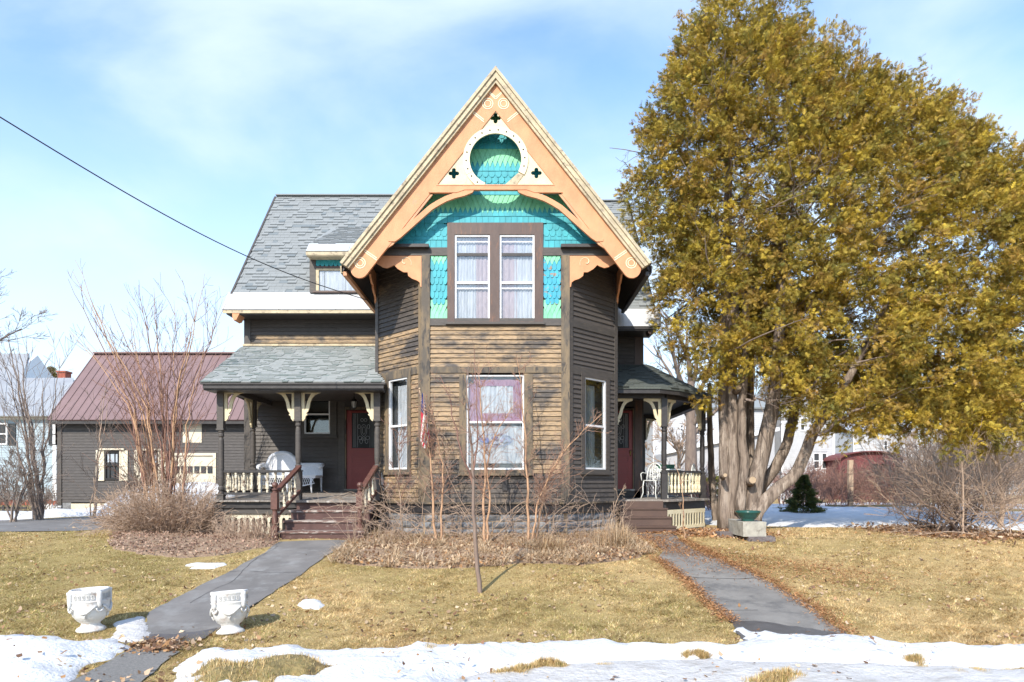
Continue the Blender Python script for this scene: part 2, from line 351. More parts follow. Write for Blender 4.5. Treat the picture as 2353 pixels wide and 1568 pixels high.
M['dim_glass'] = glass_mat('window_glass_dim', (.7, .74, .74), .10)
M['curtain'] = mk('lace_curtain', (.56, .57, .60), (.36, .38, .42), 26, (1, 1, .12), rough=.9, bmp=.2)
M['curtain_pink'] = mk('pink_curtain', (.44, .36, .38), (.34, .27, .30), 22, (1, 1, .3), rough=.9, bmp=.2)
M['mauve'] = mk('mauve_curtain', (.36, .19, .27), (.22, .10, .17), 22, (1, 1, .4), rough=.9, bmp=.2)
M['room'] = mk('room_dark', (.035, .04, .045), (.05, .055, .06), 3, rough=.9, bmp=0)
M['stone'] = mk('foundation_stone', (.27, .28, .29), (.14, .143, .15), 7, lo=.3, hi=.6, rough=.9, bmp=.8, bdist=.02, rnd=.22, fine=18)
M['mortar'] = mk('mortar', (.42, .31, .20), (.30, .22, .15), 8, rough=.95)
M['porch_wood'] = mk('porch_floor_wood', (.27, .235, .20), (.18, .155, .135), 5, (6, .6, 1), rough=.8, rnd=.15, c3=(.42, .40, .37), s3=4, lo3=.55, hi3=.62)
M['stair'] = mk('stair_paint', (.095, .044, .036), (.075, .036, .030), 5, (1, 3, 2), rough=.5, c3=(.36, .30, .26), s3=8, st3=(1, 4, 6), lo3=.62, hi3=.66)
M['stair_top'] = mk('stair_tread_worn', (.14, .075, .06), (.38, .33, .29), 4, (1, 4, 4), .50, .56, rough=.6)
M['stair_right'] = mk('stair_right_paint', (.105, .062, .045), (.085, .05, .038), 4, rough=.6, bmp=.15)
M['rail_brown'] = mk('rail_paint', (.14, .062, .047), (.10, .047, .037), 5, (2, 2, 2), rough=.45, c3=(.30, .20, .14), s3=12, lo3=.64, hi3=.7)
M['iron_white'] = mk('white_cast_iron', (.78, .80, .78), (.68, .70, .68), 12, rough=.5, bmp=.1)
M['wicker'] = mk('white_wicker', (.80, .81, .84), (.66, .68, .73), 70, (1, 1, .35), rough=.6, bmp=.8, bdist=.01, fine=90)
M['black_metal'] = mk('black_metal', (.02, .02, .02), rough=.4, bmp=0)
M['lamp_glass'] = mk('frosted_lamp_glass', (.55, .56, .54), rough=.25, bmp=0)
M['grey_box'] = mk('grey_box', (.52, .53, .53), (.46, .47, .47), 4, rough=.45, bmp=.05)
M['brass'] = mk('brass', (.45, .32, .12), rough=.3, bmp=0, metal=.8)
# ================================================================== the house
house = thing('house', (-.33, 16.2, .62), 'Victorian house with dark weathered clapboards, turquoise shingled gable and peach bargeboards', 'house')
FRONT_Y, MAIN_Y = 13.76, 17.6
BL, BR = -2.96, 2.28           # outer sides of the projecting bay
FF = Frame((-1.79, FRONT_Y), (1.13, FRONT_Y)); FL = Frame((BL, 14.94), (-1.79, FRONT_Y)); FR = Frame((1.13, FRONT_Y), (BR, 14.94))
FM = Frame((-6.87, MAIN_Y), (3.35, MAIN_Y)); FSL = Frame((BL, MAIN_Y), (BL, 14.94)); FSR = Frame((BR, 14.94), (BR, MAIN_Y))
FEL = Frame((-6.87, 24.0), (-6.87, MAIN_Y)); FER = Frame((3.35, MAIN_Y), (3.35, 24.0))
def zF(y): return gzz(y, FRONT_Y)
def zM(y): return gzz(y, MAIN_Y)
Z_WT = zF(1154)                 # water table of the bay
Z_BAYTOP = zF(588)
# ---- hidden cores
mb = MB()
def core_poly(mb, pts, z0, z1, inset=.12):
    n = len(pts); c = Vector((sum(p[0] for p in pts) / n, sum(p[1] for p in pts) / n, 0)); q = []
    for i in range(n):
        p0, p1, p2 = [Vector((pts[(i + k) % n][0], pts[(i + k) % n][1], 0)) for k in (-1, 0, 1)]
        e1 = (p1 - p0).normalized(); e2 = (p2 - p1).normalized(); n1 = Vector((-e1.y, e1.x, 0)); n2 = Vector((-e2.y, e2.x, 0)); b = (n1 + n2).normalized()
        q.append(p1 + b * (inset / max(.3, b.dot(n1))))
    V = [(p.x, p.y, z0) for p in q] + [(p.x, p.y, z1) for p in q]
    Fc = [tuple(range(n))[::-1], tuple(range(n, 2 * n))] + [(i, (i + 1) % n, (i + 1) % n + n, i + n) for i in range(n)]
    mb.add(V, Fc)
core_poly(mb, [(-6.87, MAIN_Y), (3.35, MAIN_Y), (3.35, 24), (-6.87, 24)], .3, 6.0)
core_poly(mb, [(BL, 14.94), (-1.79, FRONT_Y), (1.13, FRONT_Y), (BR, 14.94), (BR, 17.9), (BL, 17.9)], .3, Z_BAYTOP + .1)
wall = obj('wall', mb, M['core'], house)
# ---- clapboards
def unit_clap():
    m = MB(); m.hexa([(0, -.031, 0), (1, -.031, 0), (1, .11, 0), (0, .11, 0), (0, -.006, 1), (1, -.006, 1), (1, .11, 1), (0, .11, 1)]); return m
CLAP = {k: unit_clap().mesh('clapboard', M[k]) for k in ('clap_worn', 'clap_mid', 'clap_dark')}
claps = []     # (priority, mesh, matrix)
def clapboards(fr, u0, u1, z0, z1, key, holes=(), ex=.0965, prio=0, keyfn=None):
    n = max(1, round((z1 - z0) / ex)); e = (z1 - z0) / n
    for r in range(n):
        z = z0 + r * e; zc = z + e / 2; iv = [(u0, u1)]
        for (a, b, c, d) in holes:
            if c < zc < d:
                nv = []
                for (p, q) in iv:
                    if b <= p or a >= q: nv.append((p, q)); continue
                    if a > p: nv.append((p, a))
                    if b < q: nv.append((b, q))
                iv = nv
        for (p, q) in iv:
            if q - p < .03: continue
            cuts = [p]
            if q - p > 1.6 and random.random() < .7: cuts.append(p + (q - p) * random.uniform(.25, .75))
            cuts.append(q)
            for a, b in zip(cuts[:-1], cuts[1:]):
                k = keyfn(zc) if keyfn else key
                Mx = fr.mat(a + .001, random.uniform(-.002, .002), z + random.uniform(-.0025, .0025)) @ Matrix.Rotation(random.uniform(-.0016, .0016), 4, 'Y')
                claps.append((prio, k, scaled(Mx, b - a - .002, 1, e * 1.04)))
# ---- trim boards
trims = {'worn': [], 'dark': [], 'brown': [], 'black': []}
def board(fr, u0, u1, z0, z1, key='dark', d0=-.03, d1=.035, name='trim_board', parent=None):
    m = MB(); fr.box(m, u0, u1, z0, z1, d0, d1); return obj(name, m, M['trim_' + key], parent or house)
# ---- windows
def wave_curtain(fr, u0, u1, z0, z1, d, amp, folds, mat, parent, name='curtain', zb=None):
    n = max(8, int(folds * 8)); V = []; Fc = []
    for i in range(n + 1):
        t = i / n; u = u0 + (u1 - u0) * t; dd = d + amp * math.sin(t * folds * 2 * math.pi) * (.7 + .3 * math.sin(t * 17))
        V += [fr.w(u, dd, z0), fr.w(u + .004 * math.sin(t * 31), dd * 1.0, z1)]
    for i in range(n): Fc.append((2 * i, 2 * i + 2, 2 * i + 3, 2 * i + 1))
    m = MB(); m.add(V, Fc); me = bpy.data.meshes.new(name); me.from_pydata(m.v, [], m.f); me.materials.append(mat); me.polygons.foreach_set('use_smooth', [True] * len(Fc)); me.update()
    return link(name, me, parent)
def window(fr, u0, u1, z0, z1, casing='dark', cw=(.13, .13, .10, .09), rail=.47, curtains=(), glass='dark_glass', sill=True, name='window', storm=True, label=None):
    """u0..z1 is the outside of the white frame"""
    m = MB(); l, r, t, b = cw
    fr.box(m, u0 - l, u0, z0 - b, z1 + t, -.03, .045); fr.box(m, u1, u1 + r, z0 - b, z1 + t, -.03, .045)
    fr.box(m, u0, u1, z1, z1 + t, -.03, .043); fr.box(m, u0, u1, z0 - b, z0, -.03, .043)
    w = obj(name, m, M['trim_' + casing], house)
    if label: w['label'] = label
    m = MB(); fr.box(m, u0 + .002, u1 - .002, z0 + .002, z1 - .002, -.105, -.09); obj('room_backing', m, M['room'], w)
    m = MB(); q = .035
    fr.box(m, u0, u0 + q, z0, z1, -.04, .022); fr.box(m, u1 - q, u1, z0, z1, -.04, .022)
    fr.box(m, u0 + q, u1 - q, z1 - q, z1, -.04, .021); fr.box(m, u0 + q, u1 - q, z0, z0 + q, -.04, .021)
    zr = z0 + (z1 - z0) * rail; fr.box(m, u0 + q, u1 - q, zr - .02, zr + .02, -.04, .016)
    obj('sash', m, M['white'], w)
    if storm:
        m = MB(); fr.box(m, u0 + q, u1 - q, z1 - .14, z1 - .12, -.038, -.012); fr.box(m, u0 + q, u1 - q, zr - .12, zr - .095, -.038, -.012)
        obj('inner_rail', m, M['white'], w)
    for (a, b2, nm) in ((zr + .02, z1 - q, 0), (z0 + q, zr - .02, 1)):
        m = MB(); fr.box(m, u0 + q, u1 - q, a, b2, -.016 - .006 * nm, -.012 - .006 * nm); obj('pane', m, M[glass], w)
    for (a, b2, c, d, mt, fo) in curtains:
        U = lambda t: u0 + q + (u1 - u0 - 2 * q) * t; Zf = lambda t: z0 + q + (z1 - z0 - 2 * q) * t
        wave_curtain(fr, U(a), U(b2), Zf(c), Zf(d), -.062, .012, fo, M[mt], w)
    if sill:
        m = MB(); fr.box(m, u0 - l - .03, u1 + r + .03, z0 - b - .05, z0 - b, -.03, .085); obj('sill', m, M['trim_' + casing], w)
    return w
# centre face
zband1, zband0 = zF(732), zF(748.5)       # belt under the shingled panels
zlow1, zlow0 = zF(843), zF(857)           # belt over the ground floor
uw = [FF.px(x, 0)[0] for x in (1072, 1204)]; wz = (zF(1079), zF(861))
uo = [FF.px(x, 0)[0] for x in (1055.5, 1224)]
low_hole = (uw[0], uw[1], zF(1082), zF(858))
main_w = window(FF, uw[0], uw[1], wz[0], wz[1], 'worn', (uw[0] - uo[0], uo[1] - uw[1], .0, .07), .50, [(.0, 1, .05, .46, 'curtain', 7), (.21, .84, .60, .90, 'curtain', 8)], label='wide ground floor window with mauve curtain', storm=False)
m = MB(); L0, L1 = uw[0] + .036, uw[1] - .036; wv = lambda a, b, c, d, mt: wave_curtain(FF, L0 + (L1 - L0) * a, L0 + (L1 - L0) * b, wz[0] + .035 + (wz[1] - wz[0] - .07) * c, wz[0] + .035 + (wz[1] - wz[0] - .07) * d, -.05, .010, 3, M[mt], main_w)
wv(.0, .22, .60, .92, 'mauve'); wv(.83, 1.0, .60, .92, 'mauve'); wv(.0, 1, .51, .60, 'mauve'); wv(.1, .95, .90, .97, 'mauve')
# round stained ornament hanging behind the lower pane
M['ornament_blue'] = mk('ornament_blue', (.10, .13, .36), (.20, .26, .50), 20, rough=.4, bmp=0); M['ornament_pale'] = mk('ornament_pale', (.42, .55, .60), (.35, .3, .5), 30, rough=.4, bmp=0)
def ellipse(cx, cz, a, b, n=20): return [(cx + a * math.cos(2 * math.pi * i / n), cz + b * math.sin(2 * math.pi * i / n)) for i in range(n)]
cx_, cz_ = FF.px(1137, 1011); m = MB()
m.prism(FF, [ellipse(cx_, cz_, .36, .13, 28), ellipse(cx_, cz_, .35, .12, 28)], -.036, -.030)
for k, (dx, dz, a, b) in enumerate([(-.20, .0, .09, .06), (.19, .01, .10, .06), (0, .04, .07, .04), (0, -.05, .09, .03), (-.29, .01, .03, .03), (.29, .0, .03, .035)]):
    m.prism(FF, [ellipse(cx_ + dx, cz_ + dz, a, b, 16)], -.035 + .0005 * k, -.031 + .0005 * k, k % 2)
obj('glass_ornament', m, [M['ornament_blue'], M['ornament_pale']], main_w)
clapboards(FF, .0, FF.len, Z_WT, zlow0, 'clap_worn', [low_hole], prio=5, keyfn=lambda z: 'clap_mid' if z < zF(1086) else 'clap_worn')
clapboards(FF, .0, FF.len, zlow1, zband0, 'clap_worn', prio=6)
board(FF, .0, FF.len, zlow0, zlow1, 'worn', d1=.03); board(FF, .0, FF.len, zband0, zband1, 'dark', d1=.04)
# upper pair of windows
ul = [FF.px(x, 0)[0] for x in (1028, 1045, 1125.5, 1148, 1228, 1248)]
zt0, zt1 = zF(739.5), zF(540)
up1 = window(FF, ul[1], ul[2], zt0, zt1, 'brown', (ul[1] - ul[0], (ul[3] - ul[2]) / 2, zF(513) - zt1, .05), .45, [(0, .66, 0.0, 1, 'curtain', 7), (.62, 1, 0.0, 1, 'curtain_pink', 3)], label='left upper window with lace curtain', sill=False)
up2 = window(FF, ul[3], ul[4], zt0, zt1, 'brown', ((ul[3] - ul[2]) / 2, ul[5] - ul[4], zF(513) - zt1, .05), .45, [(0, .5, 0.0, 1, 'curtain_pink', 3), (.42, 1, 0.0, 1, 'curtain', 6)], label='right upper window with tied back lace curtain', sill=False)
m = MB(); FF.box(m, ul[0] - .03, ul[5] + .03, zF(746.5), zF(741) - .002, -.02, .085); obj('window_sill', m, M['trim_dark'], house)
# corner posts (front and side face)
for (fr, u0, u1, key) in ((FF, -.20 + FF.px(989, 0)[0] - FF.px(972, 0)[0], .0, 'worn'),): pass
cpw = .15
for s, fr2, key2 in ((0, FL, 'worn'), (1, FR, 'dark')):
    board(FF, -.03 if s == 0 else FF.len - cpw + .01, cpw - .01 if s == 0 else FF.len + .03, Z_WT, Z_BAYTOP, 'worn', d0=-.05, d1=.045, name='corner_board')
    board(fr2, (fr2.len - .11) if s == 0 else -.0, (fr2.len + .0) if s == 0 else .11, Z_WT, Z_BAYTOP, key2, d0=-.05, d1=.040, name='corner_board')
    board(fr2, 0 if s == 0 else fr2.len - .10, .10 if s == 0 else fr2.len, Z_WT, Z_BAYTOP + .3, 'dark', d0=-.05, d1=.038, name='corner_board')
board(FSR, 0, .12, Z_WT, Z_BAYTOP + .3, 'black', d0=-.05, d1=.036, name='corner_board'); board(FSL, FSL.len - .12, FSL.len, Z_WT, Z_BAYTOP + .3, 'dark', d0=-.05, d1=.036, name='corner_board')
# chamfers
def zat(fr, x, y): return fr.px(x, y)[1]
lw = [FL.px(x, 1000)[0] for x in (895.5, 939)]; lz = (FL.px(939, 1078)[1], FL.px(939, 866)[1])
rw = [FR.px(x, 1000)[0] for x in (1341.5, 1390)]; rz = lz
wl = window(FL, lw[0], lw[1], lz[0], lz[1], 'worn', (.12, .12, .12, .06), .48, [(.3, 1, 0, .94, 'curtain', 4)], storm=False, label='narrow window in the left side of the bay')
wr = window(FR, rw[0], rw[1], rz[0], rz[1], 'dark', (.12, .12, .10, .06), .48, [(.0, .62, 0, .94, 'curtain', 4)], glass='dim_glass', storm=False, label='narrow window in the right side of the bay')
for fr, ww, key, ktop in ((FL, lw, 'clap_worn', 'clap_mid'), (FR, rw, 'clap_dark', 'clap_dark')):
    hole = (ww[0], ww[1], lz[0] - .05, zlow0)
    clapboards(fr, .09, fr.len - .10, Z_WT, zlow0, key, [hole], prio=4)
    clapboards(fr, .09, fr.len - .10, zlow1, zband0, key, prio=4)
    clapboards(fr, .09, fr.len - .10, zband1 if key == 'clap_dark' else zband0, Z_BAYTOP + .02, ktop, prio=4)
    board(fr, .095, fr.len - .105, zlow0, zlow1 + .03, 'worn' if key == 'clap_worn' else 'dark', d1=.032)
board(FR, .105, FR.len - .105, zband0, zband1, 'dark', d1=.034)
# bay flanks back to the main wall
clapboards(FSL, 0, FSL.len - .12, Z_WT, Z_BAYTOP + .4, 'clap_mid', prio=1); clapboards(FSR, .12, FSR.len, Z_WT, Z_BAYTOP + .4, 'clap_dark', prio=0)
# ---- shingled gable
def gable_half(z): return (8.00 + EYE - z) / 1.262      # half width of the gable wall under the roof
def unit_shingle(kind):
    m = MB(); top = 1.95
    if kind == 'D': o = [(.5, 0), (.97, .95), (.97, top), (.03, top), (.03, .95)]
    elif kind == 'H': o = [(.27, 0), (.73, 0), (.97, .42), (.97, top), (.03, top), (.03, .42)]
    else: o = [(.02, 0), (.98, 0), (.98, top), (.02, top)]
    n = len(o); fd = lambda z: -(.027 - .012 * z)
    m.add([(u, .01, z) for u, z in o] + [(u, fd(z), z) for u, z in o], [tuple(range(n)), tuple(range(n, 2 * n))[::-1]] + [(i, i + n, (i + 1) % n + n, (i + 1) % n) for i in range(n)])
    return m
SH = {(k, c): unit_shingle(k).mesh('shingle', M[c]) for k in 'DHS' for c in ('mint', 'blue', 'blue_peel')}
shingles = []
def shingle_row(fr, u0, u1, z, zn, kind, col, w, prio, shift=0, inside=None):
    n = max(1, round((u1 - u0) / w)); w = (u1 - u0) / n
    for i in range(-1, n + 1):
        a = u0 + (i + shift) * w; b = a + w; a2 = max(a, u0); b2 = min(b, u1)
        if b2 - a2 < w * .45: continue
        if b2 - a2 < w * .98 and kind != 'S': a2, b2 = a, b
        if inside and not inside((a2 + b2) / 2, zn): continue
        if a2 < u0 - w * .3 or b2 > u1 + w * .3: continue
        Mx = fr.mat(a2, random.uniform(0, .002), z + random.uniform(-.002, .002)); shingles.append((prio, (kind, col), scaled(Mx, b2 - a2, 1, zn - z)))
FG = Frame((BL, FRONT_Y), (BR, FRONT_Y)); UC = FG.len / 2
def D1(y): return (180 + y / 2.306) / 1.3056        # row measured in the enlarged gable view
cyc = [(1295, 'S', 'blue'), (1247, 'S', 'blue'), (1222, 'H', 'blue'), (1178, 'H', 'blue'), (1130, 'S', 'blue'), (1083, 'S', 'blue'), (1062, 'D', 'mint'), (1020, 'D', 'mint'), (977, 'D', 'mint')]
rows = cyc + [(935, 'S', 'blue'), (902, 'H', 'blue'), (858, 'H', 'blue'), (812, 'H', 'blue'), (770, 'S', 'blue'), (745, 'D', 'mint'), (703, 'D', 'mint'), (660, 'D', 'mint'), (617, 'S', 'blue'), (580, 'H', 'blue'), (545, 'H', 'blue'), (505, 'D', 'mint'), (470, 'D', 'mint'), (430, 'D', 'mint'), (390, 'S', 'blue'), (350, 'S', 'blue'), (310, 'S', 'blue')]
zz = [zF(D1(r[0])) for r in rows]; zz[0] = zF(569.5)
for i, (yy, kind, col) in enumerate(rows):
    z = zz[i]; zn = zz[i + 1] if i + 1 < len(rows) else z + .13
    e = max(zn - z, .10) if kind != 'D' else .135
    hw = gable_half(z) - .05
    w = {'D': .1, 'H': .13, 'S': .115}[kind]
    segs = [(UC - hw, UC + hw)]
    if z < zF(514): segs = [(UC - hw, ul[0] + 1.17), (ul[5] + 1.17, UC + hw)]
    for a, b in segs:
        a = max(a, UC - 2.62); b = min(b, UC + 2.62)
        if b - a < .06: continue
        shingle_row(FG, a, b, z, z + e, kind, col, w, 8 if i < 17 else 2, shift=.5 * (i % 2) if kind != 'S' else .3 * (i % 3), inside=lambda u, zt: abs(u - UC) < gable_half(zt) + .04)
mb = MB(); g0 = Z_BAYTOP + .1
FGc = FG; wa, wb, wt = ul[1] + 1.17 - .01, ul[4] + 1.17 + .01, zt1 + .01; mb.prism(FG, [[(UC - 2.6, g0), (wa, g0), (wa, wt), (wb, wt), (wb, g0), (UC + 2.6, g0), (UC + gable_half(4.81 + EYE), 4.81 + EYE), (UC, 7.93 + EYE), (UC - gable_half(4.81 + EYE), 4.81 + EYE)]], -.16, -.012)
obj('gable_wall', mb, M['core'], house)
# side panels beside the upper windows
for (xa, xb, col) in ((989, 1028, 'blue'), (1248, 1289, 'blue_peel')):
    a, b = FG.px(xa, 0)[0], FG.px(xb, 0)[0]; ys = [733, 722, 711, 700, 686, 670, 654, 638, 622, 607, 597.5, 590]
    kinds = ['D', 'D', 'D', 'H', 'H', 'H', 'H', 'H', 'H', 'D', 'D']
    for i, k in enumerate(kinds):
        z = zF(ys[i]) - (0.02 if k == 'D' and i else 0); e = zF(ys[i + 1]) - zF(ys[i])
        cc = 'mint' if i < 3 or i > 8 else col
        if k == 'D': e = .11
        shingle_row(FG, a, b, z if i else z, z + e, 'S' if i == 0 else k, cc, .085, 9, shift=.5 * (i % 2), inside=lambda u, zt: zt < zF(588) + .05)
    m = MB(); FG.box(m, a - .02, b + .02, zF(734), zF(588), -.10, -.008); obj('panel_backing', m, M['core'], house)
# frieze over the bay, with the two drip ledges
for xa, xb in ((876, 1028), (1248, 1402)):
    a, b = FG.px(xa, 0)[0], FG.px(xb, 0)[0]; board(FG, a, b, zF(588), zF(569.8), 'dark', d1=.04, name='frieze_board')
for xa, xb in ((866, 987), (1288, 1412)):
    a, b = FG.px(xa, 0)[0], FG.px(xb, 0)[0]; m = MB(); FG.box(m, a, b, zF(573), zF(566), .0, .16); obj('drip_ledge', m, M['trim_black'], house)
# ceiling over the chamfered corners
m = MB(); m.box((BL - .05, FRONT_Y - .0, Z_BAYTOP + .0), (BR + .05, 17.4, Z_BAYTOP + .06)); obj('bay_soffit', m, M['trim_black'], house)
# ---- water table and foundation of the bay
def ring_band(frames, z0, z1, d0, d1, mat, name, parent, ext=0.0):
    m = MB()
    for fr in frames: fr.box(m, -ext, fr.len + ext, z0, z1, d0, d1)
    return obj(name, m, mat, parent)
m = MB()
def mitred(m, pts, d0, d1, z0, z1):
    def off(d):
        q = []
        for i, p in enumerate(pts):
            p = Vector((p[0], p[1], 0))
            e1 = (p - Vector((*pts[i - 1], 0))).normalized() if i else None; e2 = (Vector((*pts[i + 1], 0)) - p).normalized() if i < len(pts) - 1 else None
            e1 = e1 or e2; e2 = e2 or e1; n1 = Vector((e1.y, -e1.x, 0)); n2 = Vector((e2.y, -e2.x, 0)); b = (n1 + n2).normalized(); q.append(p + b * (d / b.dot(n1)))
        return q
    A, B = off(d0), off(d1)
    for i in range(len(pts) - 1):
        m.hexa([(*B[i][:2], z0), (*B[i + 1][:2], z0), (*A[i + 1][:2], z0), (*A[i][:2], z0), (*B[i][:2], z1), (*B[i + 1][:2], z1), (*A[i + 1][:2], z1), (*A[i][:2], z1)])
BAYP = [(BL, 17.55), (BL, 14.94), (-1.79, FRONT_Y), (1.13, FRONT_Y), (BR, 14.94), (BR, 17.55)]
mitred(m, BAYP, -.05, .085, Z_WT - .035, Z_WT); obj('water_table', m, M['trim_worn'], house)
m = MB(); mitred(m, BAYP, -.05, .03, zF(1179), Z_WT - .036); obj('skirt_board', m, M['trim_black'], house)
m = MB(); mitred(m, BAYP, -.5, -.045, .2, zF(1179)); found = obj('foundation', m, M['mortar'], house)
ust = MB(); ust.hexa([(0.0, 0, 0), (1, 0, 0), (1, .1, 0), (0, .1, 0), (0.0, 0, 1), (1, 0, 1), (1, .1, 1), (0, .1, 1)])
def stone_mesh(seed):
    rr = random.Random(seed); m = MB(); nx, nz = 4, 3; V = []; idx = {}
    for j in range(nz + 1):
        for i in range(nx + 1):
            e = 0 if (0 < i < nx and 0 < j < nz) else 1
            V.append((i / nx + (rr.uniform(-.01, .01) if 0 < i < nx else 0), (.006 if e else -.016) + rr.uniform(-.009, .009), j / nz + (rr.uniform(-.02, .02) if 0 < j < nz else 0))); idx[i, j] = len(V) - 1
    Fc = [(idx[i, j], idx[i + 1, j], idx[i + 1, j + 1], idx[i, j + 1]) for i in range(nx) for j in range(nz)]
    b = len(V); V += [(0, .09, 0), (1, .09, 0), (1, .09, 1), (0, .09, 1)]
    Fc += [tuple([idx[i, 0] for i in range(nx + 1)][::-1] + [b, b + 1]), tuple([idx[i, nz] for i in range(nx + 1)] + [b + 2, b + 3]), tuple([idx[0, j] for j in range(nz + 1)] + [b + 3, b]), tuple([idx[nx, j] for j in range(nz + 1)][::-1] + [b + 1, b + 2])]
    m.add(V, Fc); return m.mesh('foundation_stone', M['stone'])
STN = [stone_mesh(i) for i in range(6)]
for fr, z0, z1, d in ((FL, .55, zF(1179), -.055), (FF, .55, zF(1179), -.055), (FR, .55, zF(1179), -.055), (FSR, .55, zF(1179), -.055)):
    zc = [z1 - .005, z1 - .17, z1 - .32, z1 - .47, z1 - .62]
    for r in range(4):
        u = .01 + random.uniform(-.12, 0)
        while u < fr.len - .01:
            w = random.uniform(.24, .52); a = max(u, .03); b = min(u + w, fr.len - .03)
            if b - a > .06: piece('foundation_stone', random.choice(STN), scaled(fr.mat(a, d + .032, zc[r + 1] + .008), b - a - .018, 1.3, zc[r] - zc[r + 1] - .018), found)
            u += w
# little basement vent in the clapboards
# ---- main wall: left storey, porch wall, right piece
cw_ = .14
board(FM, 0, cw_, 1.2, zM(716), 'dark', d0=-.05, d1=.04, name='corner_board'); board(FM, FM.len - .19, FM.len, 1.2, zM(740), 'brown', d0=-.05, d1=.04, name='corner_board')
board(FEL, FEL.len - .12, FEL.len, 1.2, zM(716), 'dark', d0=-.05, d1=.04, name='corner_board'); board(FER, 0, .12, 1.2, zM(740), 'dark', d0=-.05, d1=.04, name='corner_board')
uB = BL + 6.87
clapboards(FM, cw_, uB, zM(797), zM(716), 'clap_mid', prio=6, keyfn=lambda z: 'clap_dark' if z > zM(768) else 'clap_worn')
uD = [FM.px(x, 0)[0] for x in (778, 790, 796, 873)]
wpw = [FM.px(x, 0)[0] for x in (699.6, 759)]; wpz = (zM(997), zM(906.6))
ZFL = gzz(1128, MAIN_Y)            # porch floor at the wall
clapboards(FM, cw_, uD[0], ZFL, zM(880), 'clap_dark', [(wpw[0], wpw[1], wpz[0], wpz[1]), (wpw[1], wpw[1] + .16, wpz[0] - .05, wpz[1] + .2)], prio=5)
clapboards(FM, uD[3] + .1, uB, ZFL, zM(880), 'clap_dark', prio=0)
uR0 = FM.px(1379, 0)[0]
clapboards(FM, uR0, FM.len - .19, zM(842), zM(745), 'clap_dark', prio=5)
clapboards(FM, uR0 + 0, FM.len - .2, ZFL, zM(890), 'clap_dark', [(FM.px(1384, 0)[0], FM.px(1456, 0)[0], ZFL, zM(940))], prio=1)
clapboards(FEL, 0, FEL.len - .12, .8, 6.0, 'clap_dark', prio=-1); clapboards(FER, .12, FER.len, .8, 5.6, 'clap_dark', prio=-1)
window(FM, wpw[0], wpw[1], wpz[0], wpz[1], 'dark', (.05, .17, .05, .05), .5, [], glass='dim_glass', label='porch window with white sash', storm=False)
m = MB(); mitred(m, [(-6.87, 24), (-6.87, 17.6), (3.35, 17.6), (3.35, 24)], -.4, -.05, .2, 1.2); obj('foundation', m, M['stone'], house)
m = MB(); m.box((-6.8, 17.56, .6), (3.3, 17.64, ZFL)); obj('sill_board', m, M['trim_black'], house)
# ---- doors
def door(u0, u1, z0, z1, glass_px=None):
    m = MB(); FM.box(m, u0, u1, z0, z1, -.06, -.02)
    d = obj('door', m, M['red_door'], house); W_ = u1 - u0; H_ = z1 - z0
    fm = MB()
    g0, g1, gz0, gz1 = u0 + W_ * .16, u1 - W_ * .13, z0 + H_ * .52, z1 - H_ * .03
    for a, b, c, e in ((g0 - .04, g1 + .04, gz1, gz1 + .03), (g0 - .04, g1 + .04, gz0 - .04, gz0), (g0 - .04, g0, gz0, gz1), (g1, g1 + .04, gz0, gz1)): FM.box(fm, a, b, c, e, -.02, .0)
    obj('glass_frame', fm, M['red_door'], d)
    m = MB(); FM.box(m, g0, g1, gz0, gz1, -.019, -.014); obj('door_glass', m, M['room'], d)
    m = MB()   # etched ornament: borders, vertical lines, an oval with scrolls
    for t in (.06, .11, .16, .24, .76, .84, .89, .94): FM.box(m, g0 + (g1 - g0) * t - .003, g0 + (g1 - g0) * t + .003, gz0 + .02, gz1 - .02, -.014, -.012)
    cu, cz = (g0 + g1) / 2, (gz0 + gz1) / 2
    def loop(cu, cz, a, b, th=.008, n=18): m.prism(FM, [ellipse(cu, cz, a, b, n), ellipse(cu, cz, a - th, b - th, n)], -.0135, -.0115)
    loop(cu, cz, .08, .16); loop(cu, cz, .045, .10); loop(cu - .045, cz + .27, .04, .045); loop(cu + .045, cz + .27, .04, .045)
    for s in (-1, 1):
        loop(cu + s * .10, cz - .19, .05, .05); loop(cu + s * .07, cz - .28, .04, .06); loop(cu + s * .12, cz + .1, .035, .06); loop(cu + s * .03, cz - .22, .02, .05)
    obj('etched_ornament', m, M['curtain'], d)
    for k, (a, b) in enumerate(((.05, .145), (.19, .285), (.33, .425))):
        m = MB(); c0, c1 = z0 + H_ * a, z0 + H_ * b; p0, p1 = u0 + W_ * .14, u1 - W_ * .14
        for q in ((p0, p1, c1 - .02, c1), (p0, p1, c0, c0 + .02), (p0, p0 + .02, c0 + .02, c1 - .02), (p1 - .02, p1, c0 + .02, c1 - .02)): FM.box(m, *q, -.02, -.008)
        FM.box(m, p0 + .06, p1 - .06, c0 + .045, c1 - .045, -.02, -.009); obj('door_panel', m, M['red_door'], d)
    m = MB(); c = FM.w(u1 - .06, .02, z0 + H_ * .47); m.lathe(c - Vector((0, 0, .03)), [(.0, 0), (.022, .01), (.03, .03), (.022, .05), (0, .06)], 10); FM.box(m, u1 - .075, u1 - .045, z0 + H_ * .42, z0 + H_ * .5, -.02, -.01); obj('handle', m, M['brass'], d, True)
    m = MB(); FM.box(m, u0 - .03, u0, z0, z1 + .02, -.06, .03); FM.box(m, u1, u1 + .03, z0, z1 + .02, -.06, .03); FM.box(m, u0 - .03, u1 + .03, z1 + .021, z1 + .09, -.06, .03); obj('door_frame', m, M['trim_worn'], d)
    m = MB(); FM.box(m, u0 - .05, u1 + .05, z0 - .045, z0, -.06, .06); obj('threshold', m, M['porch_wood'], d)
    return d
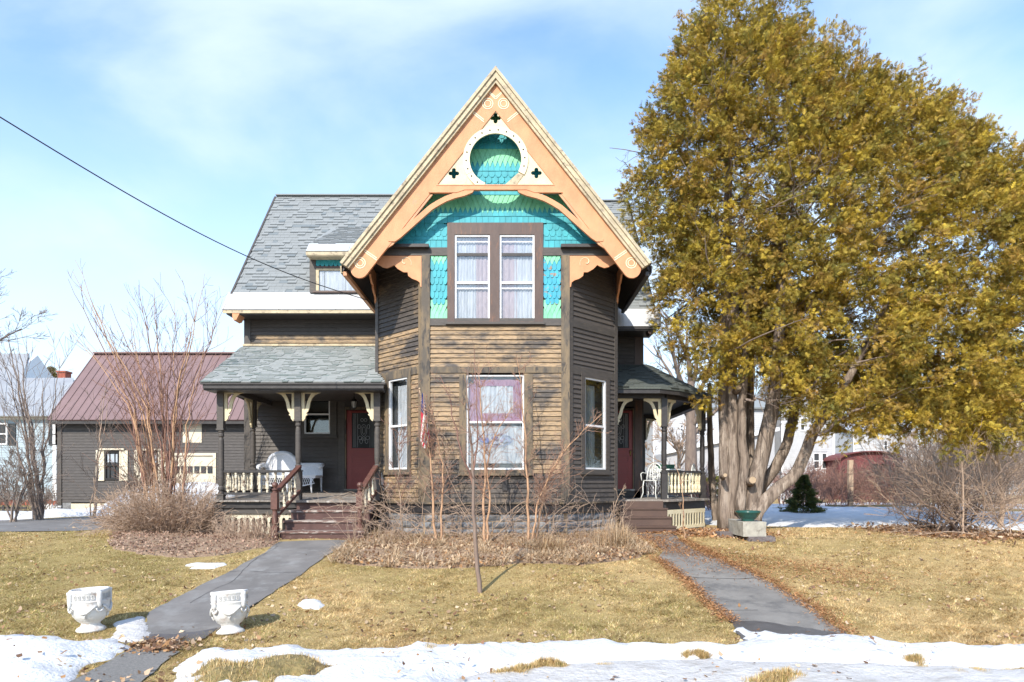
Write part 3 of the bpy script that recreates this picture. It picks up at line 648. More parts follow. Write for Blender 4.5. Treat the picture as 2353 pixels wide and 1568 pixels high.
d1 = door(uD[2], uD[3], ZFL + .05, zM(943)); d1['label'] = 'red front door on the left porch'
board(FM, uD[0], uD[1] + .03, ZFL, zM(880), 'dark', name='door_casing'); board(FM, uD[3] + .03, uD[3] + .12, ZFL, zM(880), 'dark', name='door_casing')
board(FM, uD[1] + .03, uD[3] + .03, zM(934), zM(880), 'black', name='door_casing', d1=.03)
d2 = door(FM.px(1386, 0)[0], FM.px(1454, 0)[0], ZFL + .05, zM(943)); d2['label'] = 'red door on the right porch'
board(FM, FM.px(1457, 0)[0], FM.px(1477, 0)[0], ZFL, zM(890), 'black', name='door_casing')
board(FM, FM.px(1384, 0)[0], FM.px(1457, 0)[0], zM(939), zM(890), 'black', name='door_casing', d1=.03)
# ---- vents and meter box
m = MB(); a = FF.px(1160, 1114); FF.box(m, a[0] - .05, a[0] + .05, a[1] - .12, a[1] + .12, .02, .05); obj('wall_vent', m, M['trim_black'], house)
a = FL.px(876, 1101); m = MB(); FL.box(m, a[0] - .13, a[0] + .13, a[1] - .12, a[1] + .12, .03, .15); FL.box(m, a[0] - .14, a[0] + .14, a[1] + .115, a[1] + .13, .03, .17)
mt = obj('meter_box', m, M['grey_box'], house); m = MB(); c = FL.w(a[0] + .02, .15, a[1]); m.tube([c, c + FL.N * .05], [.07, .065], 14); obj('dial', m, M['grey_box'], mt, True)
m = MB(); q = FL.w(a[0] + .1, .06, a[1] - .12); m.tube([q, q + Vector((.06, -.03, -.12)), q + Vector((.16, -.1, -.02)), q + Vector((.17, -.1, .14))], .008, 5); obj('cable', m, M['grey_box'], mt, True)
# ---- downpipe-like service cable down the left chamfer
m = MB(); pts = [FL.w(.14 + .01 * math.sin(i), .05, 4.9 + EYE - 1.1 - i * .28) for i in range(16)]; m.tube([FL.w(.02, .05, 4.9 + EYE - 1.1)] + pts, .006, 4); obj('service_cable', m, M['trim_black'], house, True)

# ================================================================== front gable roof and bargeboards
BY = 13.42; FB = Frame((-4, BY), (4, BY)); k_ = F / BY
def B_(x, y): return FB.px(x, y)
AP = (1139, 157); mm = 450 / 356.5
def off_line(o, y, s): return (1139 + s * ((y - AP[1]) / mm - o), y)
def apex_y(o): return AP[1] + o * mm
gr = MB()
for s in (-1, 1):
    ax, az = B_(*AP); ex, ez = B_(783 if s < 0 else 1497, 606)
    # roof slab: outer surface from apex to eave, back to the main roof
    th = .10; nx = s * math.sin(math.atan(1.262)); nz = math.cos(math.atan(1.262))
    x0, x1 = ax - 4, ex - 4
    yb0, yb1 = 21.0, 16.6
    a0 = Vector((x0, BY + .06, az)); a1 = Vector((x1, BY + .06, ez)); b0 = Vector((x0, yb0, az)); b1 = Vector((x1, yb1, ez)); dn = Vector((0, 0, -th / nz))
    if s > 0: gr.hexa([a0 + dn, a1 + dn, b1 + dn, b0 + dn, a0, a1, b1, b0])
    else: gr.hexa([a1 + dn, a0 + dn, b0 + dn, b1 + dn, a1, a0, b0, b1])
roof_g = obj('gable_roof', gr, M['trim_black'], house)
# crown moulding in three steps, then the peach board
def strip(o0, o1, s, d0, d1, mat, name, ye=(606, 618), yoff=0):
    y0, y1 = ye; t0, t1 = (o0 - 0) / 29, (o1 - 0) / 29
    pa = (1139, apex_y(o0)); pb = (1139, apex_y(o1)); e0 = y0 + (y1 - y0) * t0; e1 = y0 + (y1 - y0) * t1
    poly = [B_(*pa), B_(*off_line(o0, e0, s)), B_(*off_line(o1, e1, s)), B_(*pb)]
    m = MB(); m.prism(FB, [poly], d0, d1); return obj(name, m, mat, house)
for s in (-1, 1):
    strip(1, 9, s, -.12, .115, M['crown'], 'crown_moulding'); strip(9, 17, s, -.10, .085, M['crown'], 'crown_moulding'); strip(17, 22, s, -.10, .10, M['crown'], 'crown_moulding'); strip(22, 29, s, -.10, .065, M['crown'], 'crown_moulding')
    # crown runs on along the side eave; right side coloured black for its shade
    ex, ez = B_(783 if s < 0 else 1497, 606); m = MB(); x1 = ex - 4
    m.hexa([(x1 - .02, BY + .06, ez - .16), (x1 + .02, BY + .06, ez - .16), (x1 + .02, 16.5, ez - .16), (x1 - .02, 16.5, ez - .16), (x1 - .03, BY + .06, ez - .02), (x1 + .03, BY + .06, ez - .02), (x1 + .03, 16.5, ez - .02), (x1 - .03, 16.5, ez - .02)])
    obj('eave_fascia', m, M['crown'] if s < 0 else M['trim_black'], house)
    m = MB(); xi = x1 - s * .10; m.hexa([(min(xi, x1 - s * .03), BY + .07, ez - .21), (max(xi, x1 - s * .03), BY + .07, ez - .21), (max(xi, x1 - s * .03), 16.5, ez - .21), (min(xi, x1 - s * .03), 16.5, ez - .21), (min(xi, x1 - s * .03), BY + .07, ez - .13), (max(xi, x1 - s * .03), BY + .07, ez - .13), (max(xi, x1 - s * .03), 16.5, ez - .13), (min(xi, x1 - s * .03), 16.5, ez - .13)])
    obj('eave_moulding', m, M['peach_edge'] if s < 0 else M['trim_black'], house)
    # peach board with the rounded foot
    cxx, cyy = 1139 + s * ((618 - AP[1]) / mm - 52), 618; ang = math.atan(mm); r = 20.5
    poly = [(1139, apex_y(28)), off_line(28, 600, s)]
    dirx, diry = s * math.cos(ang), math.sin(ang)      # down-slope direction on the page
    for i in range(0, 13):
        t = math.pi / 2 - math.pi * i / 12
        px = cxx + r * (math.cos(t) * dirx + math.sin(t) * (s * diry)); py = cyy + r * (math.cos(t) * diry - math.sin(t) * math.cos(ang)); poly.append((px, py))
    poly += [off_line(77, 590, s), (1139, apex_y(77))]
    m = MB(); m.prism(FB, [[B_(*p) for p in poly]], -.06, .0); bb = obj('bargeboard', m, M['peach'], house)
    # incised rings and lines picked out in cream
    def ringpx(cx, cy, r0, r1):
        m = MB()
        c = B_(cx, cy); k = BY / F; m.prism(FB, [ellipse(c[0], c[1], r1 * k, r1 * k, 26), ellipse(c[0], c[1], r0 * k, r0 * k, 26)], -.002, .006); obj('incised_ring', m, M['cream_white'], bb)
    for cx, cy in ((1139 + s * 18.3, 238), (1139 + s * 311.6, 604)): ringpx(cx, cy, 11, 13); ringpx(cx, cy, 6.5, 8.3)
    def linepx(x0, y0, x1, y1, w=1.0):
        m = MB(); a, b = Vector(B_(x0, y0)), Vector(B_(x1, y1)); d = (b - a).normalized(); n = Vector((-d.y, d.x)) * w * BY / F; m.prism(FB, [[tuple(a - n), tuple(b - n), tuple(b + n), tuple(a + n)]], -.002, .005); obj('incised_line', m, M['cream_white'], bb)
    for q in (0, 5):
        linepx(1139 + s * 14, 211 - q * .3 + q, 1139 + s * .5, 222.5 + q)
        linepx(1139 + s * (57.5), 253 + q * .0 + (q - 2), 1139 + s * (27), 277 + (q - 2)); linepx(1139 + s * (302), 573 + q, 1139 + s * (273), 593 + q)
    # fillet strip under the board, arc brace
    poly = [off_line(76.5, 446, s), off_line(76.5, 571, s), off_line(84, 561, s), off_line(84, 446, s)]
    m = MB(); m.prism(FB, [[B_(*p) for p in poly]], -.05, -.012); obj('fillet', m, M['peach_edge'], house)
    cl = [(1090, 429.5), (1083, 437), (1066, 444), (1044, 449.5), (1025, 456.5), (1007, 466), (990, 476.5), (965, 498.5), (938, 522.5), (916, 542), (905, 549.5), (892, 551.5)]
    cl = [(1139 + (x - 1139) * -s, y) for x, y in cl]; up_, dn_ = [], []
    for i, p in enumerate(cl):
        a = Vector(cl[max(0, i - 1)]); b = Vector(cl[min(len(cl) - 1, i + 1)]); d = (b - a).normalized(); n = Vector((-d.y, d.x)); w = 6.0 if 0 < i < len(cl) - 1 else 3.0; up_.append(Vector(p) + n * w); dn_.append(Vector(p) - n * w)
    m = MB(); m.prism(FB, [[B_(*p) for p in up_ + dn_[::-1]]], -.05, .012); obj('arc_brace', m, M['peach'], house)
# tie beam
m = MB(); m.prism(FB, [[B_(*p) for p in ((985, 443), (1139 - 90, 443), (1139 - 71, 436.5), (1139 + 71, 436.5), (1139 + 90, 443), (1293, 443), (1278, 427), (1000, 427))]], -.055, .022); obj('tie_beam', m, M['peach'], house)
m = MB(); m.prism(FB, [[B_(*p) for p in ((1003, 427.2), (1275, 427.2), (1273, 425), (1005, 425))]], -.05, .03); obj('tie_beam_cap', m, M['peach_edge'], house)
# cream panel with circular opening and quatrefoils
def quatrefoil(cx, cy, r=12.5):
    pts = []
    for q in range(4):
        a0 = q * math.pi / 2; c = (cx + r * .62 * math.cos(a0), cy + r * .62 * math.sin(a0))
        for i in range(7):
            t = a0 - 2.0 + 4.0 * i / 6; pts.append((c[0] + r * .38 * math.cos(t), c[1] + r * .38 * math.sin(t)))
    return [B_(*p) for p in pts]
circ = [B_(1138.5 + 61 * math.cos(2 * math.pi * i / 40), 365.5 + 61 * math.sin(2 * math.pi * i / 40)) for i in range(40)]
m = MB(); tri = [B_(1139, apex_y(72)), B_(*off_line(72, 425, -1)), B_(*off_line(72, 425, 1))]
m.prism(FB, [tri, circ, quatrefoil(1138.6, 269.7), quatrefoil(1042.6, 397), quatrefoil(1232.6, 396)], -.045, -.022); panel = obj('gable_panel', m, M['cream'], house)
for i, (a0, a1) in enumerate(((-28, 208), (209, 247),)):      # the ring is in segments; the lower right one has fallen off
    n = 30; o = []; q = []
    for j in range(n + 1):
        t = R(a0 + (a1 - a0) * j / n); o.append(B_(1138.5 + 75 * math.cos(t), 365.5 - 75 * math.sin(t))); q.append(B_(1138.5 + 59.5 * math.cos(t), 365.5 - 59.5 * math.sin(t)))
    m = MB(); m.prism(FB, [o + q[::-1]], -.03, .004 + .004 * i); ring = obj('gable_ring', m, M['cream_white'], house)
    m = MB()
    for j in range(22):
        ad = -100 + 90 + j * 360 / 22 - 20
        if a0 + 3 < ad < a1 - 3:
            t = R(ad); c = B_(1138.5 + 67.5 * math.cos(t), 365.5 - 67.5 * math.sin(t)); m.prism(FB, [ellipse(c[0], c[1], .016, .016, 8)], .0, .0085 + .004 * i)
    if m.v: obj('peg_hole', m, M['core'], ring)
m = MB(); st = [B_(1138.5 + r_ * math.cos(R(a)), 365.5 + r_ * math.sin(R(a))) for r_, a in ((74, 29), (60, 32), (60, 64), (63, 72), (75, 50))]; m.prism(FB, [st], -.03, -.012); obj('broken_ring_wood', m, M['crown'], house)
# spandrel brackets at the bay corners
SPX = [(856, 589), (972, 589), (972, 663.6), (966, 658.7), (965, 650), (959, 645.5), (947, 641), (938.6, 635), (937, 626.5), (928, 626.5), (915, 619), (906, 610), (900.5, 613), (890, 616.8), (880, 614.7), (856, 600)]
def spandrel(fr, mapf, d0, d1):
    m = MB(); m.prism(fr, [[mapf(x, y) for x, y in SPX]], d0, d1); sp = obj('spandrel', m, M['peach'], house)
    m = MB(); n = 26
    c = mapf(932, 604); pts = []
    for i in range(n):
        t = i / (n - 1); a = -.6 + t * 5.2; r = .115 * (1 - t) ** .8 + .015; u = c[0] + r * math.cos(a) * (1 if mapf(972, 0)[0] > mapf(856, 0)[0] else -1); z = c[1] + r * math.sin(a); pts.append(fr.w(u, d1, z))
    m.tube(pts, [.005 + .012 * (i / n) for i in range(n)], 5); obj('scroll', m, M['cream'], sp, True)
spandrel(FG, lambda x, y: (FG.px(x, y)[0], zF(y)), .0, .038); spandrel(FG, lambda x, y: (FG.px(2278 - x, y)[0], zF(y)), .0, .038)
FSL2 = Frame((BL, 14.94), (BL, 13.7)); FSR2 = Frame((BR, 13.7), (BR, 14.94))
ws = 1.12 / 116
spandrel(FSL2, lambda x, y: ((972 - x) * ws, zF(y)), .0, .04); spandrel(FSR2, lambda x, y: (FSR2.len - (972 - x) * ws, zF(y)), .0, .04)
# ================================================================== main roof, dormer
tabs = []      # (priority, material key, matrix)
ut = MB(); ut.hexa([(0, 0, 0), (1, 0, 0), (1, 1, 0), (0, 1, 0), (0, 0, 1), (1, 0, 1), (1, 1, .25), (0, 1, .25)])
ut2 = MB(); ut2.v, ut2.f, ut2.mi = list(ut.v), list(ut.f), list(ut.mi); ut2.hexa([(0.02, -.17, 0), (.98, -.17, 0), (.98, .02, 0), (.02, .02, 0), (0.02, -.17, .62), (.98, -.17, .62), (.98, .02, .62), (.02, .02, .62)], 1)   # laminated shingle: raised tab over a strip painted dark for printed band and cast shadow
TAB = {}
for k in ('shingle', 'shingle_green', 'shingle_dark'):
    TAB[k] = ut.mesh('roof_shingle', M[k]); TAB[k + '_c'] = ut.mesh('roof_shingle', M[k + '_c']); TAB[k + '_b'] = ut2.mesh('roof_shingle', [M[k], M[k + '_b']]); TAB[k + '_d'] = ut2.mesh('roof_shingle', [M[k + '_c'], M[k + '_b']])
def roof_plane(P0, U, V, L, span, key, ex=.14, tw=.24, prio=0, skip=None, raise_p=.45):
    """P0 lower-left corner, U along the eave, V up the slope (unit vectors); span(v) gives u0,u1"""
    Nn = U.cross(V).normalized(); A = Matrix.Identity(4); A.col[0][:3] = U; A.col[1][:3] = V; A.col[2][:3] = Nn
    n = max(1, round(L / ex)); ex = L / n
    for r in range(n):
        v = r * ex; u0, u1 = span(v + ex / 2); u = u0 - random.uniform(0, tw)
        while u < u1:
            w = tw * .8 * random.uniform(.6, 1.35); a, b = max(u, u0), min(u + w, u1); u += w
            if b - a < .03: continue
            if skip and skip((a + b) / 2, v): continue
            up = random.random() < raise_p; h = .022 if up else .010
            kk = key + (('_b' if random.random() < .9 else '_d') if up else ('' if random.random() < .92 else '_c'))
            p = P0 + U * a + V * (v + random.uniform(-.003, .003)); Mx = A.copy(); Mx.col[3][:3] = p; tabs.append((prio, kk, scaled(Mx, b - a - .003, ex * 1.25, h)))
def slab(name, pts, th, mat, parent):
    """pts: 3-4 coplanar roof corners counter-clockwise seen from above"""
    pts = [Vector(p) for p in pts]; n = (pts[1] - pts[0]).cross(pts[-1] - pts[0]).normalized()
    if n.z < 0: n = -n
    k = len(pts); V = [p - n * .004 for p in pts] + [p - n * (th + .004) for p in pts]
    m = MB(); m.add(V, [tuple(range(k)), tuple(range(k, 2 * k))[::-1]] + [(i, i + k, (i + 1) % k + k, (i + 1) % k) for i in range(k)])
    return obj(name, m, mat, parent)
X0 = -7.11
eL = Vector((X0, 17.0, 4.30 + EYE)); bL = Vector((X0, 17.4, 4.83 + EYE)); rL = Vector((X0, 20.62, 8.64 + EYE))
XR = 3.56; eR = Vector((XR, 16.78, 3.83 + EYE)); bR = Vector((XR + 0, 17.0, 4.31 + EYE)); rR = Vector((XR, 20.95, 8.62 + EYE))
XM = -1.2; XN = .6
V1 = (rL - bL); L1 = V1.length; V1.normalize(); UX = Vector((1, 0, 0))
roofL = slab('roof', [bL, bL + UX * (XM - X0), rL + UX * (XM - X0), rL], .12, M['shingle'], house)
dX0, dX1 = gx(703, 17.0), -3.1
roof_plane(bL, UX, V1, L1, lambda v: (0, min(XM, -.33 - max(0, (8.05 + EYE - (bL + V1 * v).z) / 1.262) + .25) - X0), 'shingle', ex=.137, tw=.25, prio=3, skip=lambda u, v: (X0 + u > dX0 + .1 and v < 2.6 and X0 + u < dX1 and (4.83 + V1.z * v) < 5.85 + .555 * (17.4 + V1.y * v - 17.0) - .05))
V2 = (rR - bR); L2 = V2.length; V2.normalize()
roofR = slab('roof', [bR + UX * (XN - XR), bR, rR, rR + UX * (XN - XR)], .12, M['shingle'], house)
roof_plane(bR + UX * (XN - XR), UX, V2, L2, lambda v: (max(0, -.33 + max(0, (8.05 + EYE - (bR + V2 * v).z) / 1.262) - .25 - XN), XR - XN), 'shingle', ex=.137, tw=.25, prio=3)
# rear slopes
slab('roof', [rL + UX * 0, rL + UX * (XM - X0), Vector((XM, 24.6, 4.0 + EYE)), Vector((X0, 24.6, 4.0 + EYE))], .12, M['shingle'], house)
slab('roof', [rR + UX * (XM - XR), rR, Vector((XR, 24.6, 4.0 + EYE)), Vector((XM, 24.6, 4.0 + EYE))], .12, M['shingle'], house)
m = MB(); m.bar(rL + Vector((0, 0, .01)), rL + UX * (XM - X0) + Vector((0, 0, .01)), .22, .03); m.bar(rR + UX * (XM - XR), rR, .22, .03); obj('ridge_cap', m, M['shingle'], house)
# gable end walls of the main body
for xx, bb_, rr_ in ((-6.87, bL, rL), (3.35, bR, rR)):
    m = MB(); s = .0; pts = [(xx, 17.7, 5.6), (xx, bb_.y + .35, bb_.z - .05), (xx, rr_.y, rr_.z - .2), (xx, 24.2, 5.9), (xx, 24.0, 5.6)]
    m.add(pts + [(xx + (.1 if xx < 0 else -.1), p[1], p[2]) for p in pts], [(0, 1, 2, 3, 4), (9, 8, 7, 6, 5)] + [(i, i + 5, (i + 1) % 5 + 5, (i + 1) % 5) for i in range(5)]); obj('gable_wall', m, M['clap_dark'], house)
# galvanised flared panels
def panels(e, b, xs, name='metal_panel'):
    V = (b - e); L = V.length; V.normalize(); Nn = UX.cross(V).normalized()
    if Nn.z < 0: Nn = -Nn
    for a, c in zip(xs[:-1], xs[1:]):
        m = MB(); p = lambda x, v, h: Vector((x, e.y, e.z)) + V * v + Nn * h
        g = .006; m.hexa([p(a + g, 0, -.01), p(c - g, 0, -.01), p(c - g, L, -.01), p(a + g, L, -.01), p(a + g, 0, .012), p(c - g, 0, .012), p(c - g, L, .012), p(a + g, L, .012)])
        m.hexa([p(c - .012, 0, -.01), p(c + .012, 0, -.01), p(c + .012, L, -.01), p(c - .012, L, -.01), p(c - .012, 0, .022), p(c + .012, 0, .022), p(c + .012, L, .022), p(c - .012, L, .022)])
        obj(name, m, M['metal_pan'], house)
panels(eL, bL + Vector((0, -.01, .0)), [X0 - .12, X0 + 1.3, X0 + 2.72, X0 + 4.05, X0 + 4.28])
panels(eR, bR, [1.9, 2.75, XR + .1])
slab('eave_deck', [eL - Vector((.1, 0, 0)), Vector((-3.0, eL.y, eL.z)), Vector((-3.0, bL.y, bL.z)), bL - Vector((.1, 0, 0))], .05, M['trim_black'], house)
slab('eave_deck', [Vector((2.0, eR.y, eR.z)), eR + Vector((.08, 0, 0)), bR + Vector((.08, 0, 0)), Vector((2.0, bR.y, bR.z))], .05, M['trim_black'], house)
m = MB(); m.box((X0 - .1, eL.y + .01, eL.z - .085), (-2.95, eL.y + .04, eL.z - .012)); obj('eave_fascia', m, M['crown'], house)
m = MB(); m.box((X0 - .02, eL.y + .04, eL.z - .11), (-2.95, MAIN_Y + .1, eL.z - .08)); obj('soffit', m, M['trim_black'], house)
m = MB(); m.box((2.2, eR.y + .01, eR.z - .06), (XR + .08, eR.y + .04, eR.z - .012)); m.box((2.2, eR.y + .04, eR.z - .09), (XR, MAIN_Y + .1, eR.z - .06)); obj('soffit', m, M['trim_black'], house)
# barge edges of the main gable ends and the eave return brackets
m = MB(); m.bar(bL + Vector((-.02, 0, -.09)), rL + Vector((-.02, 0, -.09)), .05, .18, up=(0, -.8, .6)); m.bar(rL + Vector((-.02, 0, -.09)), Vector((X0 - .02, 24.6, 3.9 + EYE)), .05, .18, up=(0, .8, .6)); obj('bargeboard', m, M['trim_dark'], house)
m = MB(); m.bar(bR + Vector((.0, .05, -.09)), rR + Vector((.0, 0, -.09)), .05, .18, up=(0, -.8, .6)); obj('bargeboard', m, M['trim_black'], house)
fr = Frame((X0 + .03, 17.02), (-6.7, 17.02)); a = P(533, 735, 17.0)
m = MB(); pp = [(533, 713), (552, 713), (552, 716), (543, 734), (537, 736), (534, 731)]; m.prism(fr, [[fr.px(*q) for q in pp]], -.35, .0); obj('eave_bracket', m, M['peach'], house)
fr = Frame((3.2, 16.85), (3.9, 16.85)); m = MB(); pp = [(1486, 750), (1498, 750), (1497, 764), (1494, 768), (1490, 764)]; m.prism(fr, [[fr.px(*q) for q in pp]], -.3, .0); obj('eave_bracket', m, M['trim_brown'], house)
# dormer
DY = 17.33; FD = Frame((-5.4, DY), (-2.6, DY)); d0 = FD.px(712, 0)[0]
m = MB(); FD.box(m, d0 + .02, 2.2, gzz(670, DY), gzz(579, DY), -1.6, -.035); dorm = obj('dormer', m, M['trim_dark'], house)
def dbox(xa, xb, ya, yb, dA, dB, key, name):
    m = MB(); a, b = FD.px(xa, 0)[0], FD.px(xb, 0)[0]; FD.box(m, a, b, gzz(ya, DY), gzz(yb, DY), dA, dB); return obj(name, m, M[key] if key in M else M['trim_' + key], dorm)
dbox(712, 726, 673, 579, -.04, .03, 'dark', 'corner_board'); dbox(726, 900, 585, 579, -.04, .028, 'dark', 'trim_board'); dbox(726, 900, 617, 612, -.04, .028, 'brown', 'trim_board'); dbox(720, 900, 673, 669, -.04, .06, 'brown', 'sill')
a, b = FD.px(726, 0)[0], 2.2
for i, yb in enumerate((612, 604.5, 596.5)):
    z = gzz(yb, DY); e = .09; shingle_row(FD, a, b, z, z + e, 'S' if i == 9 else 'H', 'blue', .11, 7, shift=.5 * (i % 2), inside=lambda u, zt: True)
z = gzz(590, DY); shingle_row(FD, a, b, z, z + .05, 'S', 'blue', .11, 7)
dbox(726, 733, 669, 617, -.04, .02, 'crown', 'sash'); dbox(733, 900, 621, 617, -.04, .018, 'crown', 'sash')
m = MB(); FD.box(m, FD.px(733, 0)[0], 2.2, gzz(669, DY), gzz(621, DY), -.012, -.006); obj('pane', m, M['dark_glass'], dorm)
wave_curtain(FD, FD.px(733, 0)[0], 2.1, gzz(668, DY), gzz(622, DY), -.03, .006, 9, M['curtain'], dorm)
# dormer shed roof
s0 = Vector((dX0, 16.98, gzz(577, 16.98))); s1 = Vector((dX0, 17.25, gzz(560, 17.25))); s2 = Vector((dX0 + .0, 19.5, 7.27 + EYE))
panels(s0, s1, [dX0, dX0 + 1.05, dX0 + 1.75])
VV = (s2 - s1); LL = VV.length; VV.normalize()
slab('dormer_roof', [s0, s0 + UX * 1.9, s1 + UX * 1.9, s1], .05, M['trim_black'], dorm); slab('dormer_roof', [s1, s1 + UX * 1.9, s2 + UX * 1.9, s2], .05, M['shingle'], dorm)
m = MB(); m.add([s1 + Vector((.12, .1, -.06)), s2 + Vector((.12, 0, -.06)), Vector((dX0 + .12, 17.4, 4.85 + EYE)), Vector((dX0 + .12, 17.33, gzz(673, 17.33)))] + [p + Vector((.05, 0, 0)) for p in (s1 + Vector((.12, .1, -.06)), s2 + Vector((.12, 0, -.06)), Vector((dX0 + .12, 17.4, 4.85 + EYE)), Vector((dX0 + .12, 17.33, gzz(673, 17.33))))], [(0, 1, 2, 3), (7, 6, 5, 4), (0, 4, 5, 1), (1, 5, 6, 2), (2, 6, 7, 3), (3, 7, 4, 0)]); obj('dormer_cheek', m, M['clap_dark'], dorm)
m = MB(); m.box((dX0, 16.985, s0.z - .09), (dX0 + 1.9, 17.01, s0.z - .012)); m.box((dX0 + .02, 17.0, s0.z - .11), (dX0 + 1.9, 17.36, s0.z - .09)); obj('fascia', m, M['crown'], dorm)
roof_plane(s1, UX, VV, LL, lambda v: (.22 * v / LL, 1.9), 'shingle', ex=.125, tw=.22, prio=3, raise_p=.6)
# front gable shingles (outer faces, seen edge-on from the path)
gx_, gz0_ = B_(*AP)[0] - 4, B_(*AP)[1]
for s, xe in ((-1, B_(783, 606)[0] - 4), (1, B_(1497, 606)[0] - 4)):
    ze = B_(783, 606)[1]; lo = Vector((xe, BY + .02, ze)); hi = Vector((gx_, BY + .02, gz0_)); V = hi - lo; L = V.length; V.normalize()
    if s < 0: roof_plane(Vector((xe, 20.6, ze)), Vector((0, -1, 0)), V, L, lambda v: (4.0 - v * .62 if v < 5 else 0.4, 20.6 - BY + .03), 'shingle', ex=.14, tw=.26, prio=-2)
    else: roof_plane(Vector((xe, BY - .03, ze)), Vector((0, 1, 0)), V, L, lambda v: (0, 3.3 + v * .62), 'shingle', ex=.14, tw=.26, prio=-2)
# ================================================================== left porch
porch = None
PY = 14.6; FP = Frame((-8, PY), (0, PY)); EYL = 14.1
ZD = gzz(1150, 14.45)          # deck level at the front edge
def zdeck(y): return ZD + (ZFL - ZD) * (y - 14.45) / (MAIN_Y - 14.45)
m = MB(); xl, xr = -6.36, -2.9
m.hexa([(xl, 14.5, ZD - .16), (xr, 14.5, ZD - .16), (xr, 17.6, ZFL - .16), (xl, 17.6, ZFL - .16), (xl, 14.5, ZD - .03), (xr, 14.5, ZD - .03), (xr, 17.6, ZFL - .03), (xl, 17.6, ZFL - .03)])
porch = obj('porch', m, M['trim_black'], house); porch['label'] = 'left porch with cream brackets and low railing'
n = 36; w = (xr - xl + .04) / n
for i in range(n):
    x0 = xl - .04 + i * w; m = MB(); y0 = 14.42 + random.uniform(-.012, .012); y1 = 17.56 if x0 < BL - .1 else 14.9
    m.hexa([(x0 + .003, y0, zdeck(y0) - .028), (x0 + w - .003, y0, zdeck(y0) - .028), (x0 + w - .003, y1, zdeck(y1) - .028), (x0 + .003, y1, zdeck(y1) - .028), (x0 + .003, y0, zdeck(y0)), (x0 + w - .003, y0, zdeck(y0)), (x0 + w - .003, y1, zdeck(y1)), (x0 + .003, y1, zdeck(y1))])
    obj('floor_board', m, M['porch_wood'], porch)
m = MB(); FP.box(m, -6.34 + 8, -4.66 + 8, gzz(1180, PY), gzz(1152, PY), -.02, .05); m.box((-6.36, 14.6, .9), (-6.30, 17.5, ZD - .03)); obj('porch_fascia', m, M['trim_dark'], porch)
POSTPROF = [(.0, 0), (.062, .0), (.062, .03), (.045, .045), (.045, .06), (.066, .08), (.066, .12), (.045, .15), (.050, .17), (.062, .30), (.060, .9), (.055, 1.02), (.046, 1.05), (.046, 1.07), (.062, 1.09), (.062, 1.13), (.05, 1.15), (.062, 1.17), (.062, 1.2), (.0, 1.2)]
def post(x, y, zb, zt, parent, sc=1.0, key='trim_dark'):
    """square base, turned shaft, square head"""
    H = zt - zb; m = MB(); h = .068; a, b = zb + H * .275, zb + H * .72
    m.box((x - h, y - h, zb), (x + h, y + h, a)); m.box((x - h, y - h, b), (x + h, y + h, zt))
    k = (b - a) / 1.2; m.lathe((x, y, a), [(r * 1.0, z * k) for r, z in POSTPROF], 14); m.box((x - h - .012, y - h - .012, a - .03), (x + h + .012, y + h + .012, a)); m.box((x - h - .012, y - h - .012, b), (x + h + .012, y + h + .012, b + .03))
    o = obj('post', m, M[key], parent); return o
zbm = gzz(897, PY)
pl = (-6.22, -4.57, -2.88)
post(pl[0], PY, ZD - .7, zbm, porch); post(pl[1], PY, ZD, zbm, porch); post(pl[2], PY, ZD, zbm, porch); post(-6.22, 16.4, zdeck(16.4), zbm, porch)
m = MB(); m.box((-6.32, PY - .07, zbm), (-2.82, PY + .07, gzz(884, PY))); m.box((-6.29, PY + .07, zbm), (-6.15, 17.5, gzz(884, PY))); obj('beam', m, M['trim_dark'], porch)
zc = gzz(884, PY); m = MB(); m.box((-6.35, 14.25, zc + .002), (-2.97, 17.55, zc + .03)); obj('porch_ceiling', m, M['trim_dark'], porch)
# brackets: curved brace with an open triangle
def bracket(fr, u, z, s, parent, wd=.41, ht=.655, d0=-.02, d1=.02, key='cream'):
    o = [(0, 0), (1, 0), (1, -.08), (.86, -.10), (.70, -.15), (.56, -.25), (.46, -.40), (.42, -.55), (.35, -.68), (.25, -.75), (.32, -.80), (.22, -.84), (.20, -.92), (.10, -1), (0, -1)]
    hl = [(.16, -.10), (.52, -.10), (.40, -.22), (.30, -.38), (.24, -.55), (.17, -.66)]
    m = MB(); f = lambda q: (u + s * q[0] * wd, z + q[1] * ht); m.prism(fr, [[f(q) for q in o], [f(q) for q in hl]], d0, d1); return obj('bracket', m, M[key], parent)
for u, s in ((pl[0] + .07, 1), (pl[1] - .07, -1), (pl[1] + .07, 1), (pl[2] - .07, -1)): bracket(FP, u + 8, zbm, s, porch)
FPS = Frame((-6.22, 17.5), (-6.22, 14.0)); bracket(FPS, 17.5 - PY - .07, zbm, -1, porch); bracket(FPS, 17.5 - 16.4 + .07, zbm, 1, porch)
bracket(FPS, 17.5 - 16.4 - .07, zbm, -1, porch)
